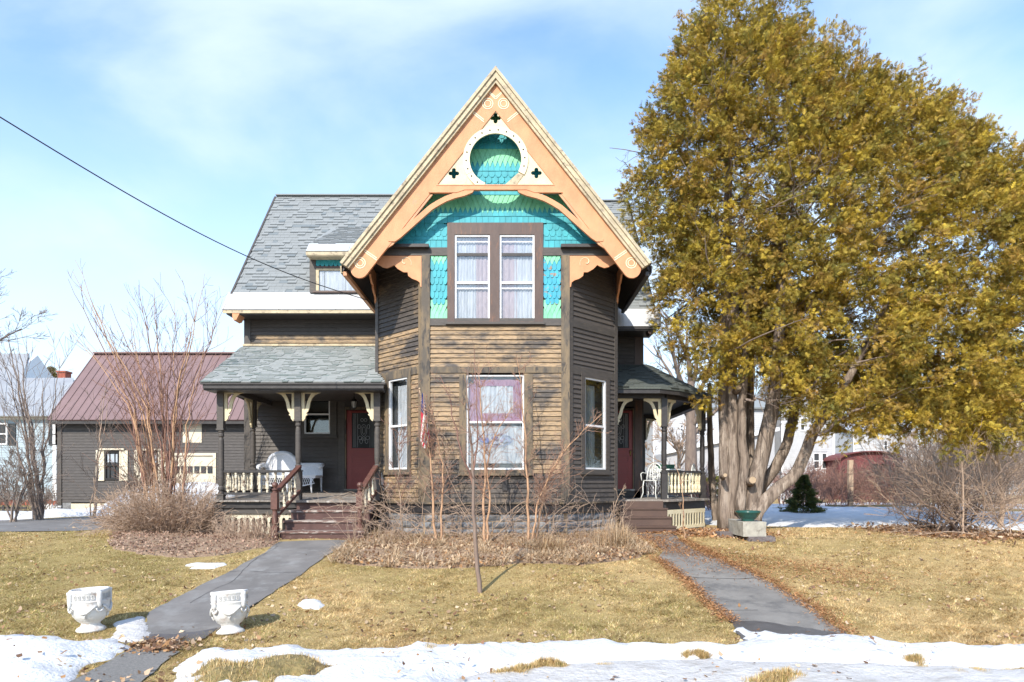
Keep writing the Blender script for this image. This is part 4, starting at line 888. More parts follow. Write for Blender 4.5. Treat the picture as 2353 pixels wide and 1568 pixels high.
# railing and balusters
def baluster_mesh(h, key, r=.026):
    m = MB(); m.lathe((0, 0, 0), [(r, 0), (r, .10 * h), (r * .75, .13 * h), (r * 1.05, .17 * h), (r * 1.15, .28 * h), (r * .62, .46 * h), (r * .9, .49 * h), (r * .62, .52 * h), (r * 1.0, .70 * h), (r * 1.1, .82 * h), (r * .7, .87 * h), (r, .90 * h), (r, h)], 8); return m.mesh('baluster', M[key])
BH = .50; BALU = baluster_mesh(BH, 'cream_peel', .030); BALU2 = baluster_mesh(.52, 'cream_white', .030)
def rail_run(a, b, zt, zb, parent, key, bal, hgt, step=.155):
    a, b = Vector(a), Vector(b); m = MB(); za = Vector((0, 0, 1))
    m.bar(Vector((a.x, a.y, zt)), Vector((b.x, b.y, zt)), .085, .05); m.bar(Vector((a.x, a.y, zb)), Vector((b.x, b.y, zb)), .06, .05); rl = obj('railing', m, M[key], parent)
    L = (b - a).length; n = max(1, int(L / step)); d = (b - a) / L
    for i in range(n):
        p = a + d * (L * (i + .5) / n)
        Mx = Matrix.Translation((p.x, p.y, zb + .02)) @ Matrix.Rotation(random.uniform(-.02, .02), 4, 'X') @ Matrix.Rotation(random.uniform(0, 6), 4, 'Z'); Mx = scaled(Mx, 1, 1, (zt - zb - .04) / hgt); piece('baluster', bal, Mx, parent)
zrt, zrb = gzz(1083, PY), gzz(1134, PY)
rail_run((pl[0] + .07, PY), (pl[1] - .07, PY), zrt, zrb, porch, 'trim_black', BALU, BH); rail_run((-6.22, 16.33), (-6.22, PY + .07), zrt, zrb + .03, porch, 'trim_black', BALU, BH); rail_run((-6.22, 17.55), (-6.22, 16.47), zrt, zrb + .05, porch, 'trim_black', BALU, BH)
# sawn skirt boards under the deck
def skirt(fr, u0, u1, z0, z1, parent, key='cream_peel', w=.125):
    n = max(1, round((u1 - u0) / w)); w = (u1 - u0) / n
    for i in range(n):
        a = u0 + i * w; b = a + w - .004; h = z1 - z0; m = MB(); g = .034; c, e = z0 + h * .14, z1 - h * .2
        o = [(a, z0), (b, z0), (b, c), (b - g * .7, c + .01), (b - g, c + .05), (b - g, e - .05), (b - g * .7, e - .01), (b, e), (b, z1), (a, z1), (a, e), (a + g * .7, e - .01), (a + g, e - .05), (a + g, c + .05), (a + g * .7, c + .01), (a, c)]
        m.prism(fr, [o], -.006, .006); obj('skirt_board', m, M[key], parent)
skirt(FP, -6.16 + 8, -4.62 + 8, gzz(1228, PY), gzz(1180, PY), porch)
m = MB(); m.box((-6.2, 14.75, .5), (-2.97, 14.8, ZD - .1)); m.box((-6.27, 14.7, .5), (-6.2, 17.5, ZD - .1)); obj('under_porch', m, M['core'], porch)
# porch roof
ze = gzz(877.5, EYL); e0 = Vector((-6.42, EYL, ze)); e1 = Vector((-2.62, EYL, ze)); t0 = Vector((-6.93, MAIN_Y, gzz(796, MAIN_Y))); t1 = Vector((-2.95, MAIN_Y, t0.z))
V = Vector((0, t0.y - e0.y, t0.z - e0.z)); LP = V.length; V.normalize()
slab('porch_roof', [e0, e1, Vector((-2.95, 14.95, ze + .343)), t1, t0], .05, M['shingle_green'], porch)
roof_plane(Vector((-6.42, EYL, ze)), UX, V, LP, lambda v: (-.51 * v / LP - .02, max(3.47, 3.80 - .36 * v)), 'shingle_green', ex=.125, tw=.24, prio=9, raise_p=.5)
m = MB(); m.box((-6.40, EYL + .02, ze - .13), (-2.66, EYL + .06, ze - .02)); m.box((-6.40, EYL + .062, ze - .16), (-2.7, PY + .1, ze - .10)); m.box((-6.44, EYL - .01, ze - .05), (-2.62, EYL + .04, ze - .012)); obj('porch_fascia', m, M['trim_black'], porch)
fe = Frame((-6.65, 17.6), (-6.4, 14.2)); m = MB(); m.add([e0 + Vector((.02, .03, -.03)), t0 + Vector((.04, 0, -.04)), Vector((-6.85, 17.55, zc)), Vector((-6.38, 14.2, zc))] + [q + Vector((.05, 0, 0)) for q in (e0 + Vector((.02, .03, -.03)), t0 + Vector((.04, 0, -.04)), Vector((-6.85, 17.55, zc)), Vector((-6.38, 14.2, zc)))], [(0, 1, 2, 3), (7, 6, 5, 4), (0, 4, 5, 1), (1, 5, 6, 2), (2, 6, 7, 3), (3, 7, 4, 0)]); obj('porch_gable', m, M['trim_dark'], porch)
m = MB(); m.bar(Vector((-6.93, MAIN_Y - .03, t0.z + .03)), Vector((-2.96, MAIN_Y - .03, t0.z + .03)), .06, .05); obj('flashing', m, M['crown'], porch)
# ceiling lantern
lx, ly = gx(813.5, 16.0), 16.0; z0 = gzz(938, ly); lm = MB(); h = gzz(921, ly) - z0
lm.lathe((lx, ly, z0 - .0), [(.0, -.03), (.03, -.01), (.055, 0), (.055, .012), (.0, .012)], 8); lm.lathe((lx, ly, z0 + h), [(.085, -.01), (.085, 0), (.05, .04), (.015, .06), (.012, .10), (0, .10)], 8); lm.tube([(lx, ly, z0 + h + .08), (lx, ly, zc)], .008, 5)
for i in range(6): t = i * math.pi / 3; lm.tube([(lx + .055 * math.cos(t), ly + .055 * math.sin(t), z0), (lx + .078 * math.cos(t), ly + .078 * math.sin(t), z0 + h)], .006, 4)
ln = obj('porch_lantern', lm, M['black_metal'], porch); m = MB(); m.lathe((lx, ly, z0 + .01), [(.046, 0), (.068, h - .03)], 8); obj('lantern_glass', m, M['lamp_glass'], ln)
# ================================================================== left steps
SY0 = 13.38; NR = 4; ris = (ZD - gzz(1243, SY0)) / NR; tr = (14.45 - SY0) / (NR - 1 + .0)
m = MB(); st = obj('steps_carcass', m, M['trim_black'], house) if False else None
sx0, sx1 = lambda k: -4.58 - .0 * k, lambda k: -2.92
m = MB(); prof = [(14.5, .4), (SY0 + .03, .4)]
for k in range(NR): prof += [(SY0 + .03 + k * tr, ZD - (NR - k - 1) * ris - .045), (SY0 + .03 + (k + 1) * tr if k < NR - 1 else 14.5, ZD - (NR - k - 1) * ris - .045)]
fs = Frame((-4.50, 0), (-4.50, 20), flip=True)
class _YF:       # frame in the YZ plane at a given x
    def __init__(s, x): s.x = x
    def w(s, u, d, z): return Vector((s.x + d, u, z))
m.prism(_YF(0), [prof], -4.52, -2.96); steps = obj('steps', m, M['stair'], house); steps['label'] = 'brown painted wooden steps to the left porch'
for k in range(NR):
    z1 = ZD - (NR - k - 1) * ris; y0 = SY0 + k * tr; m = MB()
    if k < NR - 1: m.box((-4.60, y0 - .03, z1 - .04), (-2.90, y0 + tr + .02, z1)); obj('tread', m, M['stair_top'], steps)
    m = MB(); m.box((-4.56, y0, z1 - ris + (.002 if k else -.1)), (-2.93, y0 + .028, z1 - .041)); obj('riser', m, M['stair'], steps)
m = MB(); m.box((-4.64, 14.36, ZD - .04), (-2.90, 14.44, ZD + .004)); obj('nosing', m, M['porch_wood'], steps)
NEW = [(.0, 0), (.05, 0), (.05, .02), (.035, .03), (.035, .04), (.055, .055), (.055, .075), (.03, .09), (.028, .10), (.05, .125), (.058, .155), (.05, .19), (.025, .21), (.0, .212)]
def newel(x, y, zb, zt):
    m = MB(); h = .062; m.box((x - h, y - h, zb), (x + h, y + h, zb + .38)); m.lathe((x, y, zb + .38), [(.05, 0), (.05, .02), (.038, .03), (.05, .05), (.055, .12), (.042, .3), (.055, .33), (.04, .35), (.05, .36)], 12)
    m.box((x - h, y - h, zb + .72), (x + h, y + h, zt - .2)); m.lathe((x, y, zt - .2), NEW, 12); return obj('newel_post', m, M['rail_brown'], steps, False)
nl = (gx(631.5, 13.33), gx(827, 13.6)); zn = gzz(1243, 13.33)
newel(nl[0], 13.33, zn - .1, gzz(1109, 13.33)); newel(nl[1], 13.6, zn - .08, gzz(1109, 13.6))
for i, (xa, ya, xb) in enumerate(((nl[0], 13.33, pl[1] + .04), (nl[1], 13.6, pl[2] - .02))):
    a = Vector((xa, ya + .02, gzz(1131, ya))); b = Vector((xb, PY - .06, gzz(1072, PY))); c = Vector((xa, ya + .02, gzz(1190, ya))); d = Vector((xb, PY - .06, gzz(1128, PY)))
    m = MB(); m.bar(a, b, .10, .055); m.bar(c, d, .06, .055); hr = obj('handrail', m, M['rail_brown'], steps)
    for j in range(4 if i == 0 else 4):
        t = (j + .6) / 4.4; p = a.lerp(b, t); q = c.lerp(d, t); Mx = Matrix.Translation(q); piece('baluster', BALU, scaled(Mx, 1, 1, (p.z - q.z) / BH), steps)
# ================================================================== right porch
RP = [(2.28, 15.62), (3.60, 15.70), (4.93, 17.05), (4.93, 21.5), (3.35, 21.5), (3.35, 17.6), (2.28, 17.6)]
ZR = gzz(1148, 15.7)
def poly_slab(name, pts, z0, z1, mat, parent):
    m = MB(); n = len(pts); m.add([(x, y, z0) for x, y in pts] + [(x, y, z1) for x, y in pts], [tuple(range(n))[::-1], tuple(range(n, 2 * n))] + [(i, (i + 1) % n, (i + 1) % n + n, i + n) for i in range(n)]); return obj(name, m, mat, parent)
rp = poly_slab('porch', RP, ZR - .05, ZR, M['porch_wood'], house); rp['label'] = 'right corner porch with turned posts'
INS = [(2.28, 15.72), (3.56, 15.8), (4.83, 17.1), (4.83, 21.4), (3.35, 21.4), (3.35, 17.6), (2.28, 17.6)]
poly_slab('porch_fascia', INS, ZR - .24, ZR - .052, M['trim_black'], rp)
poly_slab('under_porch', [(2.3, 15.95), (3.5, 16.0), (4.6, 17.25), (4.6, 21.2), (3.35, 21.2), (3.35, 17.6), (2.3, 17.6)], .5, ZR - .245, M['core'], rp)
zb = gzz(916, 15.9); PR = [(3.54, 15.9), (4.78, 17.15), (4.78, 21.4), (4.0, 20.8)]
for x, y in PR: post(x, y, ZR, zb + .002, rp, key='trim_black')
post(2.32, 15.72, ZR, zb + .002, rp, key='trim_black')
BE = [(2.3, 15.85), (3.54, 15.9), (4.78, 17.15), (4.78, 21.4), (3.95, 21.4)]
m = MB()
for a, b in zip(BE[:-1], BE[1:]): m.bar((a[0], a[1], zb + .08), (b[0], b[1], zb + .08), .14, .16)
obj('beam', m, M['trim_black'], rp)
fA = Frame((2.3, 15.87), (3.54, 15.9)); fB = Frame((3.54, 15.9), (4.78, 17.15)); fC = Frame((4.78, 17.15), (4.78, 21.4)); fD = Frame((2.0, 20.8), (4.0, 20.8)); fE = Frame((4.0, 20.8), (4.0, 17))
bracket(fA, .09, zb, 1, rp); bracket(fA, fA.len - .07, zb, -1, rp); bracket(fB, .08, zb, 1, rp); bracket(fB, fB.len - .08, zb, -1, rp); bracket(fC, .08, zb, 1, rp); bracket(fC, fC.len - .08, zb, -1, rp)
fG = Frame((4.0, 20.8), (4.8, 21.4)); bracket(fG, .08, zb, 1, rp)
zt, z0 = gzz(1083, 15.9), gzz(1135, 15.9)
rail_run((3.60, 15.95), (4.73, 17.10), zt, z0, rp, 'trim_black', BALU2, .52, .15); rail_run((4.78, 17.22), (4.78, 21.3), zt, z0, rp, 'trim_black', BALU2, .52, .15)
fS = Frame((3.56, 15.8), (4.83, 17.1)); skirt(fS, .02, fS.len, gzz(1214, 16.4), ZR - .245, rp, 'cream_white', .13); fS2 = Frame((4.83, 17.1), (4.83, 21.4)); skirt(fS2, .0, fS2.len, gzz(1214, 16.4), ZR - .245, rp, 'cream_white', .13)
m = MB(); fS.box(m, -.1, fS.len + .02, .55, gzz(1214, 16.4), -.03, .03); fS2.box(m, 0, fS2.len, .55, gzz(1214, 16.4), -.03, .03); obj('base_board', m, M['trim_black'], rp)
# right porch roof: three facets round the corner
zt_ = gzz(837, MAIN_Y); ev = [(2.05, 15.42), (3.36, 15.45), (3.86, 15.72), (5.02, 17.0), (5.02, 21.7)]; zev = gzz(889, 15.5); evz = [zev, zev, zev - .01, zev - .03, zev - .03]
tp = [(2.2, 17.6), (3.38, 17.62), (3.5, 17.7), (3.55, 17.9), (3.55, 21.7)]
m = MB(); Vt = [(x, y, z) for (x, y), z in zip(ev, evz)] + [(x, y, zt_) for x, y in tp]; Vb = [(x, y, z - .05) for x, y, z in Vt]
m.add(Vt + Vb, [(i, i + 1, i + 6, i + 5) for i in range(4)] + [(i + 10, i + 15, i + 16, i + 11) for i in range(4)] + [(i, i + 10, i + 11, i + 1) for i in range(4)]); prr = obj('porch_roof', m, M['shingle_dark'], rp)
for i in range(4):
    a, b = Vector(Vt[i]), Vector(Vt[i + 1]); c, d = Vector(Vt[i + 6]), Vector(Vt[i + 5]); U = (b - a).normalized(); nrm = (b - a).cross(d - a).normalized(); V = nrm.cross(U); L = (d - a).dot(V); ud, uc, ub = (d - a).dot(U), (c - a).dot(U), (b - a).length
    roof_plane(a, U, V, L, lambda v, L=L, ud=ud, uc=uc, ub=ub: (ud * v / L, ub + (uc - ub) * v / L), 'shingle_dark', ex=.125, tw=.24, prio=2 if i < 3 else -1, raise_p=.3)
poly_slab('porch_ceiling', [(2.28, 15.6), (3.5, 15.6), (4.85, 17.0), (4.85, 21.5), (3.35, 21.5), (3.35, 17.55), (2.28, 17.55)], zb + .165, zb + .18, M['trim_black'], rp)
m = MB()
for i in range(4):
    a, b = Vector(Vt[i]), Vector(Vt[i + 1]); q = Vector((0, 0, -.09)); m.bar(a + q + (Vector((3.5, 19, a.z)) - a).normalized() * .05, b + q + (Vector((3.5, 19, b.z)) - b).normalized() * .05, .04, .11)
obj('porch_fascia', m, M['trim_black'], rp)
# right steps (closed, brown)
rx0, rx1 = 2.44, 3.46; ry = 14.75; rtr = (15.62 - ry) / 3; rr = (ZR - gzz(1229, ry)) / 4
rs = None
for k in range(4):
    z1 = ZR - (3 - k) * rr; m = MB(); g = .0
    m.box((rx0 - .015 * (3 - k), ry + k * rtr, z1 - rr - (.15 if k == 0 else 0)), (rx1 + .03 * (3 - k), 15.72, z1 - .032))
    if rs is None: rs = obj('steps', m, M['stair_right'], house); rs['label'] = 'closed brown steps to the right porch'
    else: obj('riser', m, M['stair_right'], rs)
    if k < 3: m = MB(); m.box((rx0 - .015 * (3 - k) - .01, ry + k * rtr - .025, z1 - .03), (rx1 + .03 * (3 - k) + .01, ry + (k + 1) * rtr, z1)); obj('tread', m, M['stair_right'], rs)
# ================================================================== place the counted pieces: the 300 that show largest, the rest joined
def place(name, items, lib, limit, parent):
    items = sorted(items, key=lambda t: -t[0]); top, rest = items[:limit], items[limit:]
    for _, k, Mx in top: piece(name, lib[k], Mx, parent)
    groups = {}
    for _, k, Mx in rest: groups.setdefault(k, []).append((lib[k], Mx))
    for k, it in groups.items(): merge_pieces(name, it, list(lib[k].materials), parent)
random.shuffle(claps); random.shuffle(tabs)
place('clapboard', claps, CLAP, 300, house)
place('shingle', shingles, SH, 300, house)
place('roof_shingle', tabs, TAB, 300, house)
# ================================================================== ground, paths, snow
def patch(x, y):
    """0 = straw, 1 = green; slow variation of the winter lawn"""
    g = .45 + .22 * np.sin(.9 * x + 1.3 * np.sin(.7 * y) + 1) + .2 * np.sin(1.7 * y + .8 * x) * np.cos(1.1 * x) + .12 * np.sin(3.7 * x + 2.1 * y) + .1 * np.sin(6.1 * y - 4.3 * x)
    g += np.clip((-x - 2) * .10, 0, .35) - np.clip((x - 4) * .14, 0, .65)
    return np.clip(g, 0, 1)
def grass_tint(g, n):
    straw = np.array([.72, .52, .255]); green = np.array([.27, .25, .07]); brown = np.array([.38, .22, .095]); pale = np.array([.84, .68, .40])
    r = RNG.random(n); c = straw[None] * (1 - g[:, None]) + (green * .42 + straw * .58)[None] * g[:, None]
    c = np.where((r < .06 + .26 * g)[:, None], green[None], c); c = np.where(((r > .72) & (r < .86))[:, None], brown[None], c); c = np.where((r > .90)[:, None], pale[None], c)
    return c * RNG.uniform(.6, 1.3, (n, 1))
M['soil'] = tinted('lawn_ground', .95)
def add_ground_detail():
    m = M['soil']; nt = m.node_tree; b = nt.nodes['Principled BSDF']; a = [n for n in nt.nodes if n.type == 'VERTEX_COLOR'][0]
    f, _ = noise_fac(nt, 9, (1, 1, 1), 8, .3, .7, rough=.75); f2, raw = noise_fac(nt, 45, (1, 1, 1), 6, .35, .65, rough=.7)
    c = mixc(nt, f, a.outputs[0], (.22, .155, .07)); mx = mixc(nt, f2, c, a.outputs[0]); nt.links.new(mx, b.inputs['Base Color']); bump(nt, b, raw, .8, .03)
add_ground_detail()
def axis(lo, hi, d, far, grow=1.35):
    a = list(np.arange(lo, hi + 1e-6, d)); s = d
    while a[-1] < far: s *= grow; a.append(a[-1] + s)
    s = d
    while a[0] > -far: s *= grow; a.insert(0, a[0] - s)
    return np.array(a)
gxs = axis(-16, 18, .16, 900); gys = axis(4, 24, .16, 900); XX, YY = np.meshgrid(gxs, gys); xf, yf = XX.ravel(), YY.ravel(); nx_ = len(gxs)
ii, jj = np.meshgrid(np.arange(nx_ - 1), np.arange(len(gys) - 1)); b_ = (jj * nx_ + ii).ravel(); Fg = np.column_stack([b_, b_ + 1, b_ + 1 + nx_, b_ + nx_])
gp = patch(xf, yf); colg = np.array([.56, .40, .185])[None] * (1 - gp[:, None]) + np.array([.36, .28, .11])[None] * gp[:, None]
dfar = np.clip((yf - 40) / 40, 0, 1)[:, None]; colg = colg * (1 - dfar) + np.array([.30, .27, .22]) * dfar
street = (yf < 4.2)[:, None]; colg = np.where(street, np.array([.16, .155, .15]), colg)
ground = struct(soup('ground', np.column_stack([xf, yf, gz(xf, yf)]), Fg, colg, M['soil'], None, True)); ground['label'] = 'lawn of straw coloured winter grass'
M['asphalt'] = mk('asphalt_path', (.20, .187, .175), (.145, .136, .128), 2.2, (1, 1, 1), .35, .65, rough=.9, bmp=.5, bdist=.01, c3=(.25, .245, .235), s3=2.0, lo3=.52, hi3=.70, fine=70)
M['asphalt_grey'] = mk('asphalt_grey', (.245, .228, .205), (.175, .163, .148), 2.2, rough=.9, bmp=.6, bdist=.012, c3=(.115, .11, .105), s3=1.6, lo3=.54, hi3=.68, fine=80)
M['asphalt_old'] = mk('asphalt_old', (.24, .225, .205), (.15, .145, .135), 40, rough=.9, bmp=.8, bdist=.01, fine=90)
M['asphalt_wet'] = mk('asphalt_wet', (.105, .10, .10), (.075, .07, .07), 5, rough=.35, bmp=.3, bdist=.006, fine=60)
def snow_mat(name, base, dirt, s=3.0, lo=.58, hi=.75, rough=.6):
    m = mk(name, base, tuple(x * .94 for x in base), 3, (1, 1, 1), .35, .7, rough=rough, bmp=.9, bdist=.03, c3=dirt, s3=s, st3=(1, 2.2, 1), lo3=lo, hi3=hi, fine=22)
    b = m.node_tree.nodes['Principled BSDF']; b.inputs['Subsurface Weight'].default_value = .0; return m
M['snow'] = snow_mat('snow', (.70, .705, .715), (.50, .475, .44), 4, .54, .76)
M['ice'] = snow_mat('old_ice', (.64, .625, .61), (.42, .395, .36), 6, .48, .68, rough=.4)
M['snow_dirty'] = snow_mat('dirty_snow', (.80, .80, .80), (.50, .46, .41), 7, .50, .68)
path_l = rough_outline(gpoly([(641, 1246), (585, 1284), (530, 1314), (480, 1338), (430, 1362), (384, 1387), (344, 1409), (330, 1440), (335, 1462), (400, 1468), (462, 1462), (494, 1452), (530, 1428), (558, 1409), (587, 1391), (624, 1365), (662, 1340), (737, 1287), (812, 1242)]), .14, .035, 2.5, 1)
path_l0 = rough_outline(gpoly([(311, 1489), (360, 1492), (415, 1500), (372, 1530), (333, 1560), (290, 1620), (100, 1640), (160, 1570), (250, 1523)]), .12, .04, 3, 2)
path_r = rough_outline(gpoly([(1440, 1228), (1500, 1246), (1525, 1268), (1510, 1282), (1524, 1292), (1573, 1328), (1623, 1378), (1680, 1427), (1710, 1475), (1960, 1478), (1951, 1462), (1894, 1424), (1867, 1397), (1822, 1368), (1780, 1345), (1749, 1328), (1700, 1303), (1642, 1281), (1590, 1262), (1560, 1240), (1552, 1228)]), .14, .035, 2.5, 3)
struct(sheet('path', path_l, M['asphalt'], .014)); struct(sheet('path', path_l0, M['asphalt_old'], .014)); pr_ = struct(sheet('path', path_r, M['asphalt_grey'], .014))
# joints between the poured sections, and cracks, as thin dark grooves proud of the sheet by a hair
def ribbon(name, pts, w, mat, z=.019, parent=None):
    P_ = [ground_at(x, y) for x, y in pts]; Q = []
    for a, b in zip(P_[:-1], P_[1:]):
        k = max(1, int((b - a).length / .06))
        for i in range(k): q = a.lerp(b, i / k); o = mnoise.noise(q * 4) * .03; Q.append(Vector((q.x + o, q.y + o * .6, 0)))
    V = []
    for i, q in enumerate(Q):
        d = (Q[min(i + 1, len(Q) - 1)] - Q[max(i - 1, 0)]).normalized(); n = Vector((-d.y, d.x, 0)) * w * (.5 + .5 * abs(mnoise.noise(q * 9)) + .1)
        for s in (-1, 1): p = q + n * s; V.append((p.x, p.y, float(gz(p.x, p.y)) + z))
    m = MB(); m.add(V, [(2 * i, 2 * i + 2, 2 * i + 3, 2 * i + 1) for i in range(len(Q) - 1)]); me = bpy.data.meshes.new(name); me.from_pydata(m.v, [], m.f); me.materials.append(mat); me.update(); return struct(link(name, me, parent))
M['crack'] = mk('crack', (.05, .05, .05), rough=.95, bmp=0)
for pts, w in (([(1574, 1327), (1640, 1331), (1700, 1333), (1748, 1329)], .013), ([(1655, 1405), (1740, 1405), (1730, 1405)], .009), ([(528, 1316), (560, 1314), (620, 1318), (690, 1318)], .007), ([(640, 1256), (600, 1280), (560, 1310), (540, 1335), (480, 1362), (430, 1392)], .006), ([(594, 1386), (560, 1405), (552, 1412)], .02)): ribbon('path_crack', pts, w * .8, M['crack'])
wet = rough_outline(gpoly([(1672, 1421), (1700, 1430), (1760, 1432), (1830, 1443), (1955, 1462), (1960, 1478), (1705, 1478), (1690, 1445)]), .08, .05, 4, 4); struct(sheet('wet_path', wet, M['asphalt_wet'], .019))
wet2 = rough_outline(gpoly([(345, 1462), (400, 1460), (470, 1452), (500, 1446), (470, 1470), (410, 1484), (340, 1488), (330, 1470)]), .08, .04, 4, 5); struct(sheet('wet_path', wet2, M['asphalt_wet'], .019))
# driveway to the left
drive = rough_outline([(-40, 13.6), (-12.0, 14.9), (-9.2, 16.2), (-8.6, 19), (-8.5, 26.0), (-11.5, 26.0), (-13, 22.6), (-14.5, 20.4), (-18, 18.9), (-40, 17.5)], .5, .08, 1, 6)
dr = struct(sheet('driveway', drive, M['asphalt'], .016, grid=.6)); dr['label'] = 'grey asphalt driveway'
# snow
def snowsheet(px, mat, th, ramp, bumps=.03, seed=1, amp=.07, name='snow', grid=.09, pts=None, z0=.01, bfr=2.2):
    poly = rough_outline(gpoly(px) if pts is None else pts, .07, amp, 3.2, seed); struct(sheet(name, poly, mat, z0, th, ramp, grid, bumps, bfr=bfr)); return poly
sn_left = snowsheet([(-60, 1452), (0, 1458), (85, 1459), (130, 1466), (168, 1477), (205, 1480), (238, 1473), (255, 1468), (290, 1478), (308, 1490), (262, 1515), (205, 1528), (195, 1545), (160, 1580), (100, 1640), (-60, 1640)], M['snow'], .10, .45, .06, 7, .09, 'snow_bank', .08, bfr=2.8)
ice_l = snowsheet([(255, 1432), (280, 1424), (330, 1416), (336, 1424), (352, 1442), (350, 1464), (338, 1472), (300, 1478), (250, 1472), (262, 1450)], M['ice'], .025, .15, .01, 9, .05, 'ice_patch', .06)
sn_front = snowsheet([(398, 1552), (425, 1518), (455, 1498), (500, 1492), (560, 1499), (620, 1490), (650, 1481), (700, 1486), (740, 1497), (800, 1497), (860, 1498), (930, 1492), (985, 1481), (1040, 1488), (1090, 1484), (1130, 1492), (1165, 1476), (1220, 1487), (1300, 1482), (1380, 1478), (1460, 1482), (1530, 1484), (1600, 1478), (1660, 1486), (1705, 1474), (1688, 1455), (1700, 1444), (1740, 1462), (1800, 1461), (1880, 1466), (1960, 1466), (2030, 1480), (2080, 1491), (2160, 1488), (2260, 1492), (2360, 1490), (2600, 1500), (2600, 1545), (2360, 1538), (2200, 1540), (2050, 1533), (1900, 1532), (1760, 1528), (1600, 1522), (1480, 1524), (1380, 1528), (1300, 1534), (1180, 1540), (1080, 1560), (1000, 1660), (330, 1660)], M['snow'], .095, .30, .055, 12, .11, 'snow_bank', .07, bfr=3.2)
ice_f = snowsheet([(1040, 1560), (1160, 1536), (1260, 1530), (1380, 1522), (1500, 1517), (1700, 1520), (1900, 1524), (2100, 1532), (2350, 1536), (2600, 1540), (2600, 1660), (960, 1660)], M['ice'], .055, .3, .03, 15, .07, 'ice_sheet', .08, z0=.01)
p1 = snowsheet([(413, 1302), (450, 1294), (520, 1294), (524, 1299), (490, 1308), (430, 1308), (455, 1302)], M['snow'], .03, .12, .008, 21, .03, 'snow_patch', .05)
p2 = snowsheet([(678, 1392), (692, 1380), (735, 1377), (742, 1386), (752, 1390), (735, 1402), (690, 1400)], M['snow'], .04, .14, .01, 22, .03, 'snow_patch', .05)
p3 = snowsheet([(586, 1266), (596, 1262), (598, 1266), (588, 1270)], M['snow'], .02, .08, .004, 23, .02, 'snow_patch', .05)
holes_px = [[(440, 1555), (470, 1540), (520, 1533), (560, 1545), (640, 1535), (700, 1530), (760, 1540), (820, 1552), (700, 1580), (600, 1600), (430, 1620), (390, 1600)], [(790, 1537), (830, 1530), (880, 1535), (860, 1546), (820, 1548)], [(1130, 1558), (1180, 1540), (1220, 1531), (1290, 1535), (1300, 1546), (1220, 1552), (1190, 1562)], [(1710, 1572), (1760, 1560), (1830, 1556), (1860, 1572), (1800, 1600), (1700, 1600)], [(585, 1500), (640, 1490), (655, 1494), (620, 1506), (600, 1508)]]
# bare turf showing through: low mounds standing above the thin snow
def mound(px, seed, h=.16):
    poly = rough_outline(gpoly(px), .05, .13, 5.5, seed); V = sheet('turf', poly, M['soil_plain'], .0, h, .25, .06, .03); struct(V); return poly
M['soil_plain'] = mk('turf_soil', (.30, .22, .09), (.18, .15, .06), 12, rough=.95, bmp=.8, bdist=.03, c3=(.12, .08, .04), s3=5, lo3=.5, hi3=.65, fine=40)
holes_px += [[(930, 1512), (985, 1505), (1020, 1510), (1000, 1520), (950, 1522)], [(1560, 1512), (1590, 1506), (1620, 1512), (1600, 1519), (1570, 1520)], [(2060, 1520), (2120, 1512), (2170, 1519), (2130, 1528), (2080, 1528)], [(1340, 1546), (1400, 1541), (1425, 1548), (1380, 1556)], [(2180, 1556), (2240, 1550), (2300, 1558), (2250, 1568), (2190, 1566)]]
mounds = [mound(h, 30 + i, (.17, .17, .17, .14, .14, .16, .155, .155, .11, .11)[i]) for i, h in enumerate(holes_px)]
# back yard snow behind the cedar, snow along the drive, ploughed pile by the garage
sn_back = snowsheet(None, M['snow'], .07, .5, .03, 40, .10, 'snow_field', .3, pts=[(5.0, 17.3), (6.4, 17.3), (9.5, 16.6), (12.5, 15.7), (16, 15.9), (24, 17.5), (30, 26), (24, 33), (17, 36), (12, 33.5), (9, 34), (6, 30)])
for k, (pp, sd) in enumerate(((([(13.2, 29.2), (15.5, 28.4), (18.5, 29.0), (16.2, 30.4), (13.8, 30.6)]), 41), (([(9.5, 27.5), (11.5, 26.6), (13.2, 27.0), (11.8, 28.0)]), 42), (([(16.4, 24.4), (19.4, 23.8), (22, 24.6), (19.5, 25.8), (17, 25.8)]), 43))):
    q = rough_outline(pp, .3, .12, 1.5, sd); struct(sheet('turf', q, M['soil_plain'], .0, .13, .4, .2, .01))
snowsheet(None, M['snow'], .22, .5, .09, 45, .12, 'snow_bank', .16, pts=[(-40, 17.9), (-18, 19.2), (-15.2, 20.4), (-13.6, 22.2), (-12.4, 24.5), (-13.0, 25.4), (-15.5, 22.6), (-18, 21.0), (-40, 19.6)], bfr=1.2)
pile = rough_outline([(-14.6, 23.2), (-13.2, 21.9), (-11.8, 21.1), (-10.0, 20.9), (-8.6, 21.2), (-8.2, 22.4), (-8.8, 23.8), (-10.4, 24.6), (-13, 24.8)], .2, .1, 1.2, 46); sp = struct(sheet('snow_pile', pile, M['snow'], .0, 1.12, 1.6, .14, .08, bfr=.8)); sp['label'] = 'ploughed snow heap in front of the garage'
snow_polys = [sn_left, ice_l, sn_front, p1, p2, p3, sn_back, pile]
